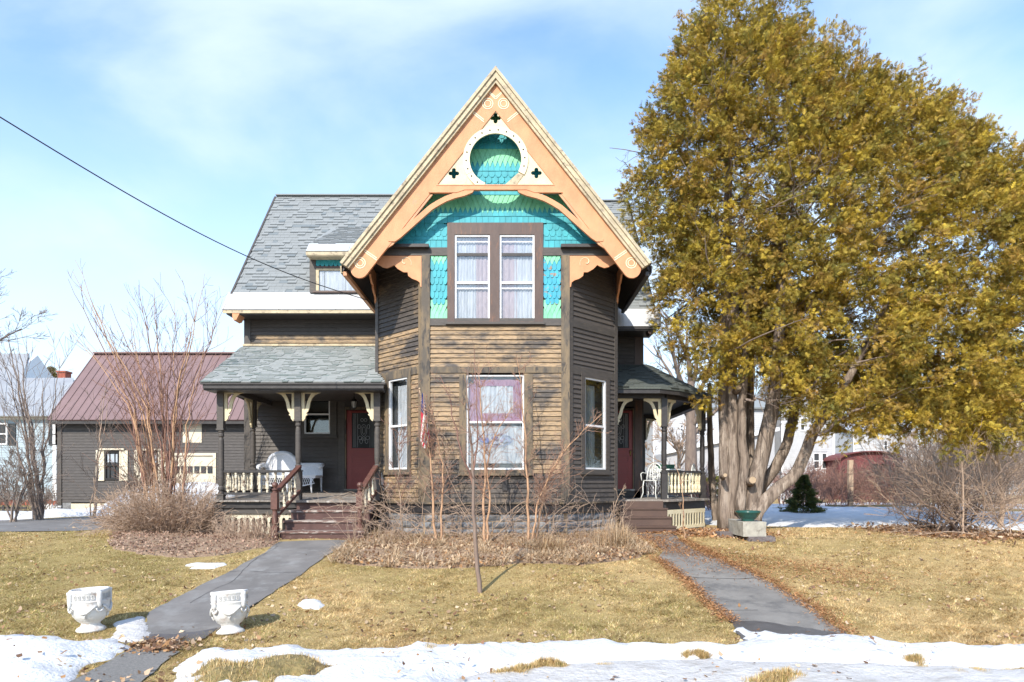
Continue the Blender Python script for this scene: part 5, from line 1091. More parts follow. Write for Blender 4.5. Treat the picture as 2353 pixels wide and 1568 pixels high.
# planting beds
M['mulch'] = mk('leaf_mulch', (.38, .265, .175), (.26, .175, .115), 18, rough=.95, bmp=1, bdist=.04, c3=(.34, .23, .14), s3=14, lo3=.52, hi3=.6, fine=30)
bed = rough_outline(gpoly([(762, 1292), (790, 1262), (812, 1246), (845, 1238), (868, 1226), (960, 1224), (1200, 1226), (1420, 1224), (1446, 1232), (1480, 1252), (1500, 1268), (1470, 1282), (1420, 1292), (1330, 1300), (1200, 1296), (1080, 1306), (960, 1308), (860, 1304), (800, 1298)]), .12, .06, 2, 50)
bed2 = rough_outline(gpoly([(245, 1252), (262, 1228), (300, 1214), (400, 1208), (500, 1212), (600, 1228), (640, 1240), (636, 1256), (590, 1262), (520, 1276), (420, 1284), (320, 1276), (270, 1266)]), .12, .08, 2, 51)
struct(sheet('planting_bed', bed, M['mulch'], .008, .06, .4, .12, .03)); struct(sheet('planting_bed', bed2, M['mulch'], .008, .05, .4, .12, .03))
# ---- grass blades
def visible_pts(n, y0=5.6, y1=17.5):
    u = RNG.random(n); Y = 1 / (1 / y0 + u * (1 / y1 - 1 / y0)); Y = Y ** 1.0; X = RNG.uniform(-.80, .80, n) * Y; return X, Y
def blades(n, avoid, h=(.03, .075), w=.0045, name='grass', inside=None, y0=5.6, y1=17.5, tint=None, zoff=0.0):
    X, Y = visible_pts(n, y0, y1); k = np.ones(len(X), bool)
    for p in avoid: k &= ~inpoly(X, Y, p)
    if inside is not None:
        q = np.zeros(len(X), bool)
        for p in inside: q |= inpoly(X, Y, p)
        k &= q
    X, Y = X[k], Y[k]; n = len(X); z = gz(X, Y) + zoff; az = RNG.uniform(0, 6.283, n) * .35 + 2.2 * np.sin(7.9 * X + 1.3 * np.sin(9.3 * Y)) + 1.8 * np.sin(8.7 * Y - 6 * X) + RNG.normal(0, 1.0, n); lean = RNG.uniform(.95, 1.54, n) ; L = RNG.uniform(h[0], h[1], n) * (1 + .5 * np.sin(3 * X + 2) * np.sin(2.3 * Y)); ww = w * RNG.uniform(.6, 1.5, n) * (Y / 8.0)
    dx, dy = np.cos(az), np.sin(az); sx, sy = -dy * ww, dx * ww
    tip = np.column_stack([X + dx * np.sin(lean) * L, Y + dy * np.sin(lean) * L, z + np.cos(lean) * L]); a = np.column_stack([X - sx, Y - sy, z - .004]); b = np.column_stack([X + sx, Y + sy, z - .004])
    V = np.stack([a, b, tip], 1).reshape(-1, 3); T = np.arange(3 * n).reshape(-1, 3)
    mot = np.array([mnoise.noise(Vector((a * 5.5, b * 5.5, 2))) + .6 * mnoise.noise(Vector((a * 17, b * 17, 4))) for a, b in zip(X.tolist(), Y.tolist())]); c = grass_tint(np.clip(patch(X, Y) + mot * .35, 0, 1), n) * (1 + .55 * mot)[:, None]; L *= 1 + .5 * mot; tip[:, 2] += 0
    return stuff(soup(name, V, T, np.repeat(c, 3, 0), M['blade'], None))
M['blade'] = tinted('dry_grass_blade', .75, .25)
avoid = [path_l, path_l0, path_r, bed, bed2] + snow_polys
g1 = blades(720000, avoid + [drive], h=(.025, .065), w=.0032); g1['label'] = 'matted winter grass covering the lawn'
# turf mounds that stand above the snow get their own grass at their height
def scatter_on(poly, n, zf):
    xs = [p[0] for p in poly]; ys = [p[1] for p in poly]; X = RNG.uniform(min(xs), max(xs), n); Y = RNG.uniform(min(ys), max(ys), n); k = inpoly(X, Y, poly); return X[k], Y[k]
for p, hh in zip(mounds, (.17, .17, .17, .14, .14, .16, .155, .155, .11, .11)):
    X, Y = scatter_on(p, 9000, 0); d = np.clip(edgedist(X, Y, p) / .25, 0, 1); s_ = np.sqrt(d) * .45 + .55 * d * d * (3 - 2 * d); z = gz(X, Y) + s_ * hh * .95; n = len(X); az = RNG.uniform(0, 6.28, n); le = RNG.uniform(.3, 1.4, n); L = RNG.uniform(.03, .08, n); dx, dy = np.cos(az), np.sin(az); w = .004
    tip = np.column_stack([X + dx * np.sin(le) * L, Y + dy * np.sin(le) * L, z + np.cos(le) * L]); a = np.column_stack([X + dy * w, Y - dx * w, z - .01]); b = np.column_stack([X - dy * w, Y + dx * w, z - .01])
    stuff(soup('grass', np.stack([a, b, tip], 1).reshape(-1, 3), np.arange(3 * n).reshape(-1, 3), np.repeat(grass_tint(np.full(n, .3), n), 3, 0), M['blade'], None))
# ---- leaves and needles
LT = np.array([(0, 0, 0), (.35, .28, .10), (0, .55, .03), (-.35, .28, .12), (.22, .7, .02), (0, 1, .09), (-.22, .72, .0)]); LF = np.array([(0, 1, 2), (0, 2, 3), (2, 1, 4), (2, 4, 5), (2, 5, 6), (2, 6, 3)])
def leaf_rot(n, tilt=.5):
    az = RNG.uniform(0, 6.283, n); a = RNG.normal(0, tilt, n); b = RNG.normal(0, tilt, n); ca, sa = np.cos(az), np.sin(az)
    Y_ = np.column_stack([ca * np.cos(a), sa * np.cos(a), np.sin(a)]); Z = np.column_stack([np.sin(b) * sa, -np.sin(b) * ca, np.cos(b)]); X_ = np.cross(Y_, Z); X_ /= np.linalg.norm(X_, axis=1)[:, None]; Z = np.cross(X_, Y_); return np.stack([X_, Y_, Z], 2)
def leafcol(n, pal): p = np.array(pal); return p[RNG.integers(0, len(p), n)] * RNG.uniform(.7, 1.25, (n, 1))
TAN_ = [(.52, .38, .24), (.44, .31, .2), (.60, .46, .31)]
BR_ = [(.34, .20, .11), (.24, .13, .075), (.42, .28, .17), (.52, .38, .26), (.19, .11, .07), (.40, .22, .10)]
M['leaf'] = tinted('dead_leaf', .75, .15)
def leaves(name, X, Y, size, pal, z=.012, tilt=.5, zadd=None, label=None):
    n = len(X); pos = np.column_stack([X, Y, gz(X, Y) + z + (0 if zadd is None else zadd)]); return stuff(scatter(name, LT, LF, pos, leaf_rot(n, tilt), RNG.uniform(size[0], size[1], n), leafcol(n, pal), M['leaf']), label)
X, Y = visible_pts(7000, 5.6, 17); k = (mnoise_ := np.array([mnoise.noise(Vector((a * .8, b * .8, 9))) for a, b in zip(X, Y)])) > -.05; k &= ~inpoly(X, Y, sn_left) | (RNG.random(len(X)) < .1); k &= ~(inpoly(X, Y, sn_front) | inpoly(X, Y, ice_f)) | (RNG.random(len(X)) < .13)
for p in (path_l, path_r): k &= ~inpoly(X, Y, p) | (RNG.random(len(X)) < .06)
X, Y = X[k], Y[k]; za = np.where(inpoly(X, Y, sn_front), .15, 0) + np.where(inpoly(X, Y, ice_f), .06, 0) + np.where(inpoly(X, Y, sn_left), .12, 0)
leaves('fallen_leaves', X, Y, (.025, .075), BR_ + TAN_, .015, .45, za, 'scattered dead leaves on the lawn')
def in_bed(poly, n): xs = [p[0] for p in poly]; ys = [p[1] for p in poly]; X = RNG.uniform(min(xs), max(xs), n); Y = RNG.uniform(min(ys), max(ys), n); k = inpoly(X, Y, poly); return X[k], Y[k]
X, Y = in_bed(bed, 15000); leaves('leaf_litter', X, Y, (.03, .075), BR_ + TAN_, .05, .7, RNG.uniform(0, .03, len(X)), 'dead leaves in the bed below the bay')
X, Y = in_bed(bed2, 14000); leaves('leaf_litter', X, Y, (.025, .06), [(.40, .26, .19), (.30, .19, .14), (.48, .34, .25), (.24, .15, .11)], .04, .7, RNG.uniform(0, .03, len(X)), 'dead leaves under the left shrub')
OR_ = [(.46, .23, .10), (.38, .18, .08), (.54, .31, .15), (.30, .15, .07)]
def along(pts, n, sd, amt=1.0):
    P_ = [ground_at(x, y) for x, y in pts]; seg = [(a, b) for a, b in zip(P_[:-1], P_[1:])]; L = np.array([(b - a).length for a, b in seg]); idx = RNG.choice(len(seg), n, p=L / L.sum()); t = RNG.random(n)
    X = np.array([seg[i][0].x + (seg[i][1].x - seg[i][0].x) * tt for i, tt in zip(idx, t)]); Y = np.array([seg[i][0].y + (seg[i][1].y - seg[i][0].y) * tt for i, tt in zip(idx, t)]); return X + RNG.normal(0, sd, n), Y + RNG.normal(0, sd, n)
NT = np.array([(-.10, 0, 0), (.10, 0, 0), (.07, .5, .12), (-.07, .5, .12), (0, 1, .05)]); NF = np.array([(0, 1, 2), (0, 2, 3), (3, 2, 4)])
def needles(X, Y, lab, size=(.03, .07), z=.025):
    n = len(X); return stuff(scatter('needle_litter', NT, NF, np.column_stack([X, Y, gz(X, Y) + z]), leaf_rot(n, .25), RNG.uniform(size[0], size[1], n), leafcol(n, OR_), M['leaf']), lab)
A = [along([(1500, 1282), (1524, 1294), (1573, 1332), (1623, 1382), (1680, 1430)], 3200, .075), along([(1560, 1240), (1642, 1279), (1749, 1326), (1800, 1354), (1867, 1395), (1951, 1460)], 4500, .085), along([(1480, 1232), (1520, 1262), (1600, 1270), (1660, 1275)], 4500, .28), along([(1550, 1228), (1640, 1225), (1740, 1225)], 7000, .5), along([(1640, 1285), (1760, 1300), (2000, 1330)], 4000, .5)]
needles(np.concatenate([a[0] for a in A]), np.concatenate([a[1] for a in A]), 'orange cedar needles along the right path')
X, Y = along([(1540, 1226), (1640, 1222), (1700, 1235)], 2500, .45); leaves('fallen_leaves', X, Y, (.04, .09), BR_ + OR_, .03, .5, None, 'dead leaves under the cedar by the right steps')
X, Y = along([(330, 1486), (380, 1490), (415, 1490)], 500, .12); leaves('fallen_leaves', X, Y, (.03, .08), BR_, .03, .5, None, 'dead leaves lying across the gap of the left path')
X, Y = along([(2080, 1215), (2200, 1232), (2353, 1235)], 4000, .5); leaves('fallen_leaves', X, Y, (.05, .11), BR_, .04, .6, None, 'dead leaves under the bare shrubs on the right')
# dried perennial clumps in the bed: long arching straws
def straws(name, X, Y, L, col, label, lean=(.5, 1.3), w=.004, kink=.5):
    n = len(X); z = gz(X, Y) + .03; az = RNG.uniform(0, 6.283, n); le = RNG.uniform(lean[0], lean[1], n); Ls = RNG.uniform(L[0], L[1], n); dx, dy = np.cos(az), np.sin(az); V = []
    for t in (0, .4, .75, 1.0):
        a = le * (t * kink + (1 - kink)); r = Ls * t; x = X + dx * np.sin(a) * r; y = Y + dy * np.sin(a) * r; zz = z + np.maximum(np.cos(a * (1 + .35 * t)) * r, .01); ww = w * (1 - .75 * t) * RNG.uniform(.8, 1.4, n)
        V += [np.column_stack([x - dy * ww, y + dx * ww, zz]), np.column_stack([x + dy * ww, y - dx * ww, zz])]
    V = np.stack(V, 1); Fq = np.array([(0, 1, 3, 2), (2, 3, 5, 4), (4, 5, 7, 6)]); Fn = (Fq[None] + (np.arange(n) * 8)[:, None, None]).reshape(-1, 4)
    return stuff(soup(name, V.reshape(-1, 3), Fn, np.repeat(leafcol(n, col), 8, 0), M['leaf']), label)
TAN = [(.60, .45, .29), (.50, .36, .22), (.70, .56, .38), (.38, .26, .16), (.60, .42, .25)]
Xc, Yc = [], []
for i in range(230):
    a, b = in_bed(bed, 60); c = (a[0], b[0]); nn = int(RNG.integers(30, 120)); Xc.append(c[0] + RNG.normal(0, .06, nn)); Yc.append(c[1] + RNG.normal(0, .06, nn))
straws('dried_grass', np.concatenate(Xc), np.concatenate(Yc), (.12, .38), TAN, 'tangled dried grass in the bed below the bay', (.7, 1.6))
p = ground_at(1412, 1262); X = p.x + RNG.normal(0, .13, 700); Y = p.y + RNG.normal(0, .10, 700); straws('dried_grass', X, Y, (.2, .55), TAN, 'tall dried grass clump at the right end of the bed', (.1, 1.0), .005)
p = ground_at(1265, 1272); X = p.x + RNG.normal(0, .12, 400); Y = p.y + RNG.normal(0, .10, 400); straws('dried_grass', X, Y, (.15, .36), [(.36, .23, .12), (.28, .17, .1), (.5, .36, .2)], 'low brown tussock in the bed', (.2, 1.4), .005)
# ================================================================== plants with bare twigs
def rv(s=1.0): return Vector((random.gauss(0, s), random.gauss(0, s), random.gauss(0, s)))
def grow(out, p, d, L, r, depth, seg=6, wob=.10, up=.05, kids=(3, 5), ang=(.5, .9), shrink=.55, rs=.55, tip=.25, droop=0.0):
    """one tapering branch and its side branches; appends (points, radii)"""
    pts = [p.copy()]; q = p.copy(); dd = d.normalized(); step = L / seg
    for i in range(seg):
        dd = (dd + rv(wob) + Vector((0, 0, up - droop * i / seg))).normalized(); q = q + dd * step; pts.append(q.copy())
    rad = [r * (1 - (1 - tip) * i / seg) for i in range(seg + 1)]; out.append((pts, rad))
    if depth > 0:
        for k in range(random.randint(*kids)):
            t = random.uniform(.25, .97); i = min(seg - 1, int(t * seg)); b = pts[i].lerp(pts[i + 1], t * seg - i); ax = (pts[i + 1] - pts[i]).normalized(); s = ax.cross(rv()).normalized(); a = random.uniform(*ang)
            nd = ax * math.cos(a) + s * math.sin(a); grow(out, b, nd, L * shrink * random.uniform(.6, 1.15) * (1.15 - .5 * t), max(.0012, rad[i] * rs), depth - 1, max(3, seg - 1), wob, up, kids, ang, shrink, rs, tip, droop)
def twigs(name, out, mat, parent=None, n0=6, thin=3):
    V = []; Fn = []; b = 0
    for pts, rad in out:
        fl = max(2.0, pts[0].y) * .00023; rad = [max(q * 1.18, fl) for q in rad]
        n = n0 if rad[0] > .02 else (4 if rad[0] > .008 else thin); k = len(pts); P_ = np.array(pts); D = np.gradient(P_, axis=0); D /= np.linalg.norm(D, axis=1)[:, None] + 1e-9
        ref = np.array([1., 0, 0]) if abs(D[0][0]) < .8 else np.array([0, 1., 0]); A = ref - D * (D @ ref)[:, None]; A /= np.linalg.norm(A, axis=1)[:, None] + 1e-9; Bq = np.cross(D, A); t = np.arange(n) * 2 * math.pi / n
        ring = P_[:, None] + (A[:, None] * np.cos(t)[None, :, None] + Bq[:, None] * np.sin(t)[None, :, None]) * np.array(rad)[:, None, None]; V.append(ring.reshape(-1, 3))
        i, j = np.meshgrid(np.arange(k - 1), np.arange(n), indexing='ij'); i, j = i.ravel(), j.ravel(); Fn.append(np.column_stack([i * n + j, i * n + (j + 1) % n, (i + 1) * n + (j + 1) % n, (i + 1) * n + j]) + b); b += k * n
    return soup(name, np.concatenate(V), np.concatenate(Fn), None, mat, parent, True)
def bark(name, c1, c2, c3=None, rough=.85): return mk(name, c1, c2, 10, (1, 1, .3), rough=rough, bmp=.5, bdist=.008, fine=50, c3=c3, s3=6, st3=(1, 1, .3), lo3=.55, hi3=.65)
M['twig_orange'] = bark('orange_tan_bark', (.52, .32, .19), (.40, .24, .14), (.24, .13, .09)); M['twig_red'] = bark('red_brown_twig', (.30, .165, .12), (.21, .115, .09)); M['twig_grey'] = bark('grey_brown_bark', (.26, .20, .16), (.17, .13, .11)); M['twig_pink'] = bark('pink_brown_twig', (.50, .365, .265), (.36, .25, .18)); M['twig_pale'] = bark('pale_bark', (.44, .32, .23), (.34, .24, .17)); M['twig_dark'] = bark('dark_twig', (.22, .155, .115), (.14, .10, .08)); M['twig_tan'] = bark('red_tan_twig', (.42, .25, .17), (.30, .17, .12)); M['trunk_grey'] = bark('young_trunk', (.25, .18, .14), (.17, .12, .095))
def plant(name, base, label, cat, stems, tw=None, mats=('twig_orange', 'twig_red'), group=None, stem_name='stem'):
    t = thing(name, base, label, cat, group)
    if stems:
        for s in stems: twigs(stem_name, [s], M[mats[0]], t)
    if tw: stuff(twigs('twigs', tw, M[mats[1]], t))
    return t
def poly_stem(pxs, Y, r0, r1, wob=.01, dY=0.0, n=14):
    """stem through photo positions at a depth (with drift dY), returned as points and radii"""
    P_ = [P(x, y, Y + dY * i / max(1, len(pxs) - 1)) for i, (x, y) in enumerate(pxs)]; L = [0]
    for a, b in zip(P_[:-1], P_[1:]): L.append(L[-1] + (b - a).length)
    out = []
    for i in range(n + 1):
        s = L[-1] * i / n; k = max(j for j in range(len(L)) if L[j] <= s + 1e-9); k = min(k, len(P_) - 2); t = (s - L[k]) / (L[k + 1] - L[k] + 1e-9); q = P_[k].lerp(P_[k + 1], t); out.append(q + rv(wob) * (1 if 0 < i else 0))
    return out, [r0 + (r1 - r0) * (i / n) for i in range(n + 1)]
def side_twigs(stem, n, L, r, depth=1, ang=(.5, 1.0), t0=.15, up=.05, kids=(2, 4), wob=.12, shrink=.5, bias=None):
    pts, rad = stem; out = []
    for _ in range(n):
        t = random.uniform(t0, .98); i = min(len(pts) - 2, int(t * (len(pts) - 1))); ax = (pts[i + 1] - pts[i]).normalized(); s = ax.cross(rv()).normalized(); a = random.uniform(*ang); d = ax * math.cos(a) + s * math.sin(a)
        if bias is not None: d = (d + bias).normalized()
        grow(out, pts[i], d, L * random.uniform(.5, 1.2) * (1.1 - .5 * t), r * random.uniform(.6, 1.2), depth, 6, wob, up, kids, ang, shrink)
    return out
# young trees and saplings in front of the bay
g = ground_at(1103, 1362); Yb = g.y
st = poly_stem([(1103, 1363), (1097, 1300), (1092, 1230), (1088, 1150), (1086, 1080), (1080, 1000), (1072, 900), (1076, 840)], Yb, .030, .005, .006, n=20)
b1 = poly_stem([(1088, 1120), (1062, 1040), (1046, 980), (1030, 900), (1010, 860)], Yb, .013, .003, .008); b2 = poly_stem([(1087, 1090), (1098, 1000), (1094, 900), (1090, 795)], Yb, .011, .0025, .006)
b1[1][0] = .013
plant('young_tree', g, 'slender young tree standing alone on the lawn before the bay', 'tree', [st], side_twigs(st, 22, .55, .005, 1, t0=.5) + [b1, b2] + side_twigs(b1, 14, .45, .003, 1) + side_twigs(b2, 8, .4, .003, 0), ('trunk_grey', 'twig_red'))
def sapling(bx, by, stems, label, ntw=26, L=.6, mats=('twig_orange', 'twig_tan'), dY=0.0, r0=.024):
    g = ground_at(bx, by); S_ = []; T = []
    for k, pxs in enumerate(stems):
        s = poly_stem(pxs, g.y + random.uniform(-.03, .03) + (0 if k == 0 else random.uniform(-.08, .08)), r0 * (1 - .12 * k), .004, .012, dY); S_.append(s); T += side_twigs(s, int(ntw * 1.5), L * 1.1, .0055, 2 if k == 0 else 1, t0=.28, kids=(2, 3))
    return plant('sapling', g, label, 'sapling', S_, T, mats, 'bare saplings growing against the bay')
sapling(1008, 1250, [[(1003, 1252), (996, 1190), (992, 1100), (985, 1040), (975, 960), (972, 905)], [(1010, 1252), (1014, 1180), (1018, 1080), (1008, 1020), (996, 960), (985, 930)]], 'bare two stemmed sapling by the flag', 30)
sapling(1116, 1256, [[(1116, 1256), (1110, 1180), (1116, 1090), (1112, 1010), (1104, 930), (1100, 830)], [(1118, 1250), (1124, 1150), (1120, 1060), (1136, 1000), (1165, 950), (1190, 920)]], 'bare orange stemmed sapling rising before the wide window', 30)
sapling(1216, 1252, [[(1214, 1252), (1212, 1160), (1210, 1060), (1204, 960), (1196, 880), (1186, 820)], [(1224, 1252), (1240, 1180), (1256, 1110), (1285, 1050), (1330, 1000), (1380, 950)], [(1222, 1250), (1236, 1150), (1268, 1080), (1300, 1020)]], 'bare sapling with a long stem leaning right', 26)
sapling(926, 1246, [[(926, 1246), (920, 1180), (916, 1090), (918, 1020), (922, 960)]], 'thin bare sapling below the left window of the bay', 22, .6, ('twig_pale', 'twig_red'), r0=.013)
sapling(1272, 1242, [[(1268, 1242), (1275, 1160), (1290, 1110), (1312, 1040)], [(1264, 1240), (1256, 1180), (1246, 1120)]], 'pale bare shoots right of the leaning sapling', 12, .4, ('twig_pale', 'twig_red'), r0=.012)
sapling(1392, 1250, [[(1388, 1250), (1400, 1190), (1418, 1150), (1436, 1120)], [(1396, 1250), (1410, 1200), (1412, 1150)], [(1400, 1250), (1428, 1200), (1440, 1150)]], 'pale woody shoots at the right corner of the bay', 6, .3, ('twig_pale', 'twig_pale'), r0=.010)
# wild arching brambles across the bay
bn = ground_at(1090, 1245); T = []
for _ in range(80):
    x = random.uniform(820, 1420); g = ground_at(x, random.uniform(1238, 1262)); d = Vector((random.uniform(-.9, .9), random.uniform(-.3, .15), 1.1)); grow(T, g, d, random.uniform(.5, 1.5), random.uniform(.003, .006), 1, 9, .14, -.07, (1, 4), (.4, .9), .5)
for _ in range(14):
    g = ground_at(random.choice([1000, 1110, 1215, 930]) + random.uniform(-20, 20), 1248); d = Vector((random.choice([-1, 1]) * random.uniform(.5, 1.2), random.uniform(-.2, .1), 1)); grow(T, g, d, random.uniform(1.2, 2.1), .007, 2, 10, .10, -.05, (3, 6), (.4, .9), .45)
t = thing('bramble', bn, 'tangle of arching bare canes along the foot of the bay', 'shrub'); stuff(twigs('canes', T, M['twig_pink'], t))
T = []
for _ in range(150):
    x = random.choice([random.uniform(1340, 1440), random.uniform(800, 1420), random.uniform(800, 900)]); g = ground_at(x, random.uniform(1236, 1268)); grow(T, g, Vector((random.uniform(-.3, .35), random.uniform(-.15, .1), 1)), random.uniform(.25, .75), .003, 0, 5, .05, .0)
t = thing('perennial_stalks', ground_at(1400, 1250), 'upright dry stalks left standing in the bed', 'plant'); stuff(twigs('stalks', T, M['twig_pale'], t))
# shoot by the right steps
g = ground_at(1729 / 1.0 - 18, 1236); sapling(1575, 1238, [[(1573, 1240), (1571, 1190), (1569, 1130), (1560, 1090), (1548, 1062)]], 'single thin shoot in front of the right porch', 3, .3, ('twig_orange', 'twig_orange'), r0=.012)
# tall shrub on the left
def left_shrub():
    g = ground_at(378, 1222); base = thing('bare_shrub', g, 'tall bare shrub with many red brown stems before the garage', 'shrub')
    tops = [(60, 0), (172, 592), (168, 625), (158, 640), (210, 690), (255, 700), (300, 780), (318, 645), (352, 660), (330, 700), (400, 690), (405, 740), (440, 760), (472, 628), (430, 780), (500, 720), (520, 700), (205, 800), (470, 800), (290, 700), (360, 780), (455, 690), (160, 760), (245, 820)][1:]
    S_ = []; T = []
    for i, (tx, ty) in enumerate(tops):
        bx = 378 + (tx - 330) * .16 + random.uniform(-18, 18); by = 1216; mx_ = bx + (tx - bx) * (.22 if ty < 720 else .3); Yv = g.y + random.uniform(-.5, .5); r0 = random.uniform(.016, .030)
        s = poly_stem([(bx, by), (bx + (mx_ - bx) * .35, 1080), (mx_, 930), (bx + (tx - bx) * .60, 930 + (ty - 930) * .48), (tx, ty)], Yv, r0, .004, .018, random.uniform(-.4, .4), 16); S_.append(s); T += side_twigs(s, 12, 1.25, .006, 1, (.3, .8), .10, .06, (2, 4), .10, .5)
    for s in S_: twigs('stem', [s], M['twig_orange'] if random.random() < .6 else M['twig_red'], base)
    stuff(twigs('twigs', T, M['twig_red'], base))
    # low dense skirt of twigs
    T = []; g2 = ground_at(385, 1228)
    for _ in range(620):
        a = random.uniform(0, 6.283); r = random.random() ** .5; p = Vector((g2.x - .1 + math.cos(a) * r * .78, g2.y + .3 + math.sin(a) * r * .55, 0)); p.z = float(gz(p.x, p.y)); d = Vector((math.cos(a) * r * 1.3, math.sin(a) * r * .9, random.uniform(.5, 1.2))); grow(T, p, d, random.uniform(.7, 1.35) * (1.15 - .4 * r), .006, 2, 6, .15, -.02, (2, 4), (.3, .8), .5)
    lb = thing('twiggy_bush', g2, 'low dense pinkish bush of fine twigs left of the left porch', 'bush'); stuff(twigs('twigs', T, M['twig_pink'], lb))
left_shrub()
T = []
for _ in range(170):
    x = random.uniform(500, 625); g = ground_at(x, random.uniform(1232, 1246)); grow(T, g, Vector((random.uniform(-.4, .4), random.uniform(-.3, .2), 1)), random.uniform(.18, .5), .005, 1, 5, .14, 0, (2, 4), (.3, .8), .55)
t = thing('twiggy_bush', ground_at(575, 1240), 'ragged low bush in front of the left porch skirt', 'bush'); stuff(twigs('twigs', T, M['twig_pink'], t))
# grey shrub farther left
def bush(px, py, stems, label, mats, hpx, spread, ntw=9, name='bare_shrub', depth=1, r0=.03, L=1.2, cat='shrub', wid=10, up=.06):
    g = ground_at(px, py); t = thing(name, g, label, cat); S_ = []; T = []
    for i in range(stems):
        tx = px + random.uniform(-spread, spread); ty = py - hpx * random.uniform(.6, 1.0); bx = px + random.uniform(-wid, wid); mxx = bx + (tx - bx) * .35
        s = poly_stem([(bx, py), (mxx, py - (py - ty) * .45), (tx, ty)], g.y + random.uniform(-.4, .4), r0 * random.uniform(.6, 1), .005, .03, random.uniform(-.6, .6), 12); S_.append(s); T += side_twigs(s, ntw, L, .008, depth, (.3, .9), .15, up, (3, 5), .12, .55)
    for s in S_: twigs('stem', [s], M[mats[0]], t)
    stuff(twigs('twigs', T, M[mats[1]], t)); return t
bush(88, 1194, 9, 'grey branched shrub in front of the pale blue house', ('twig_grey', 'twig_grey'), 430, 110, 8, depth=1, r0=.05, L=1.8)
bush(30, 1200, 6, 'thicket of grey twigs at the left edge', ('twig_grey', 'twig_grey'), 190, 70, 12, depth=2, r0=.03, L=1.1)
bush(212, 1188, 3, 'thin bare saplings before the garage corner', ('twig_pale', 'twig_grey'), 330, 40, 8, depth=1, r0=.035, L=1.2)
bush(300, 1196, 8, 'bare undergrowth behind the tall shrub', ('twig_pink', 'twig_grey'), 180, 90, 12, depth=2, r0=.02, L=.9)
# right hand thicket
bush(2190, 1228, 10, 'big dark bare thicket beyond the lawn', ('twig_dark', 'twig_dark'), 190, 150, 10, depth=1, r0=.035, L=1.4, wid=50, up=.0)
def spray_bush(px, py, n, spread, label, mats, L, Yoff=0, up=-.02, dirx=0.0):
    g = ground_at(px, py); T = []; t = thing('bare_shrub', g, label, 'shrub')
    for _ in range(n):
        a = random.uniform(0, 6.283); p = g + Vector((random.gauss(0, spread * .3), random.gauss(0, spread * .2), 0)); d = Vector((math.cos(a) * 1.0 + dirx, math.sin(a) * .6, random.uniform(.25, 1.3))); grow(T, p, d, L * random.uniform(.6, 1.15), .010, 2, 8, .09, up, (3, 6), (.25, .7), .5)
    stuff(twigs('twigs', T, M[mats], t)); return t
spray_bush(2150, 1222, 24, 1.0, 'arching dark shrub left of the thicket', 'twig_dark', 1.7, dirx=-.5)
spray_bush(2230, 1230, 22, 1.3, 'brown twiggy shrub at the heart of the thicket', 'twig_pink', 1.8)
spray_bush(2340, 1232, 26, 1.4, 'tan brush at the right edge of the lawn', 'twig_pale', 1.9)
gp_ = ground_at(2300, 1216); s1 = poly_stem([(2298, 1216), (2303, 1150), (2296, 1080), (2288, 1020), (2296, 960)], gp_.y, .06, .02, .01); s2 = poly_stem([(2300, 1140), (2325, 1090), (2353, 1060)], gp_.y, .03, .01, .01); s3 = poly_stem([(2290, 1070), (2262, 1020), (2250, 980)], gp_.y, .03, .01, .01)
plant('bare_tree', gp_, 'pale bare tree forking at the right edge', 'tree', [s1, s2, s3], side_twigs(s1, 14, 1.0, .006, 1) + side_twigs(s2, 10, .8, .005, 1) + side_twigs(s3, 8, .8, .005, 1), ('twig_pale', 'twig_pale'), stem_name='limb')
g = ground_at(2213, 1238); s = poly_stem([(2213, 1238), (2214, 1150), (2210, 1060)], g.y, .018, .008, .008); plant('sapling', g, 'thin tan stem in front of the thicket', 'sapling', [s], side_twigs(s, 5, .4, .003, 0), ('twig_pale', 'twig_pale'))
# big bare trees behind
def big_tree(px, Y, top, spread, label, mat='twig_grey', r=.22, trunk_to=None, lean=0, n=9, depth=3, L=4.0):
    bx = gx(px, Y); g = Vector((bx, Y, float(gz(bx, Y)))); t = thing('bare_tree', g, label, 'tree'); th = trunk_to or (top - g.z) * .35
    tr = ([g, g + Vector((lean * .3, 0, th * .5)), g + Vector((lean, 0, th)), g + Vector((lean * 1.3, 0, th * 1.7))], [r, r * .85, r * .7, r * .45]); twigs('trunk', [tr], M[mat], t, 10); T = []
    for i in range(n):
        a = 6.283 * i / n + random.uniform(-.3, .3); h = random.uniform(.75, 1.65) * th; d = Vector((math.cos(a) * spread, math.sin(a) * spread, 1)); grow(T, g + Vector((lean * h / th, 0, h)), d, L * random.uniform(.7, 1.1), r * .38, depth, 7, .11, .05, (4, 6), (.35, .8), .56, .5)
    stuff(twigs('branches', T, M[mat], t)); return t
big_tree(1588, 30, 9, .9, 'grey bare tree rising behind the right porch', r=.28, trunk_to=3.4, L=3.6, n=10)
big_tree(-150, 40, 17, 1.0, 'bare tree reaching in at the left edge', 'twig_grey', r=.28, trunk_to=6.5, L=6.2, n=12)
big_tree(1500, 46, 9, .8, 'distant bare tree above the right porch roof', r=.2, trunk_to=3.5, L=3.0, n=9)
big_tree(1780, 52, 9, .9, 'bare tree seen through the cedar stems', r=.25, trunk_to=3.4, L=3.4, n=9)
big_tree(1560, 36, 8, .9, 'smaller bare tree in front of the neighbouring houses', 'twig_pale', r=.12, trunk_to=2.0, L=2.2, n=9)
big_tree(2220, 40, 9, .9, 'bare tree behind the right thicket', 'twig_pale', r=.2, trunk_to=3, L=3.0, n=9)
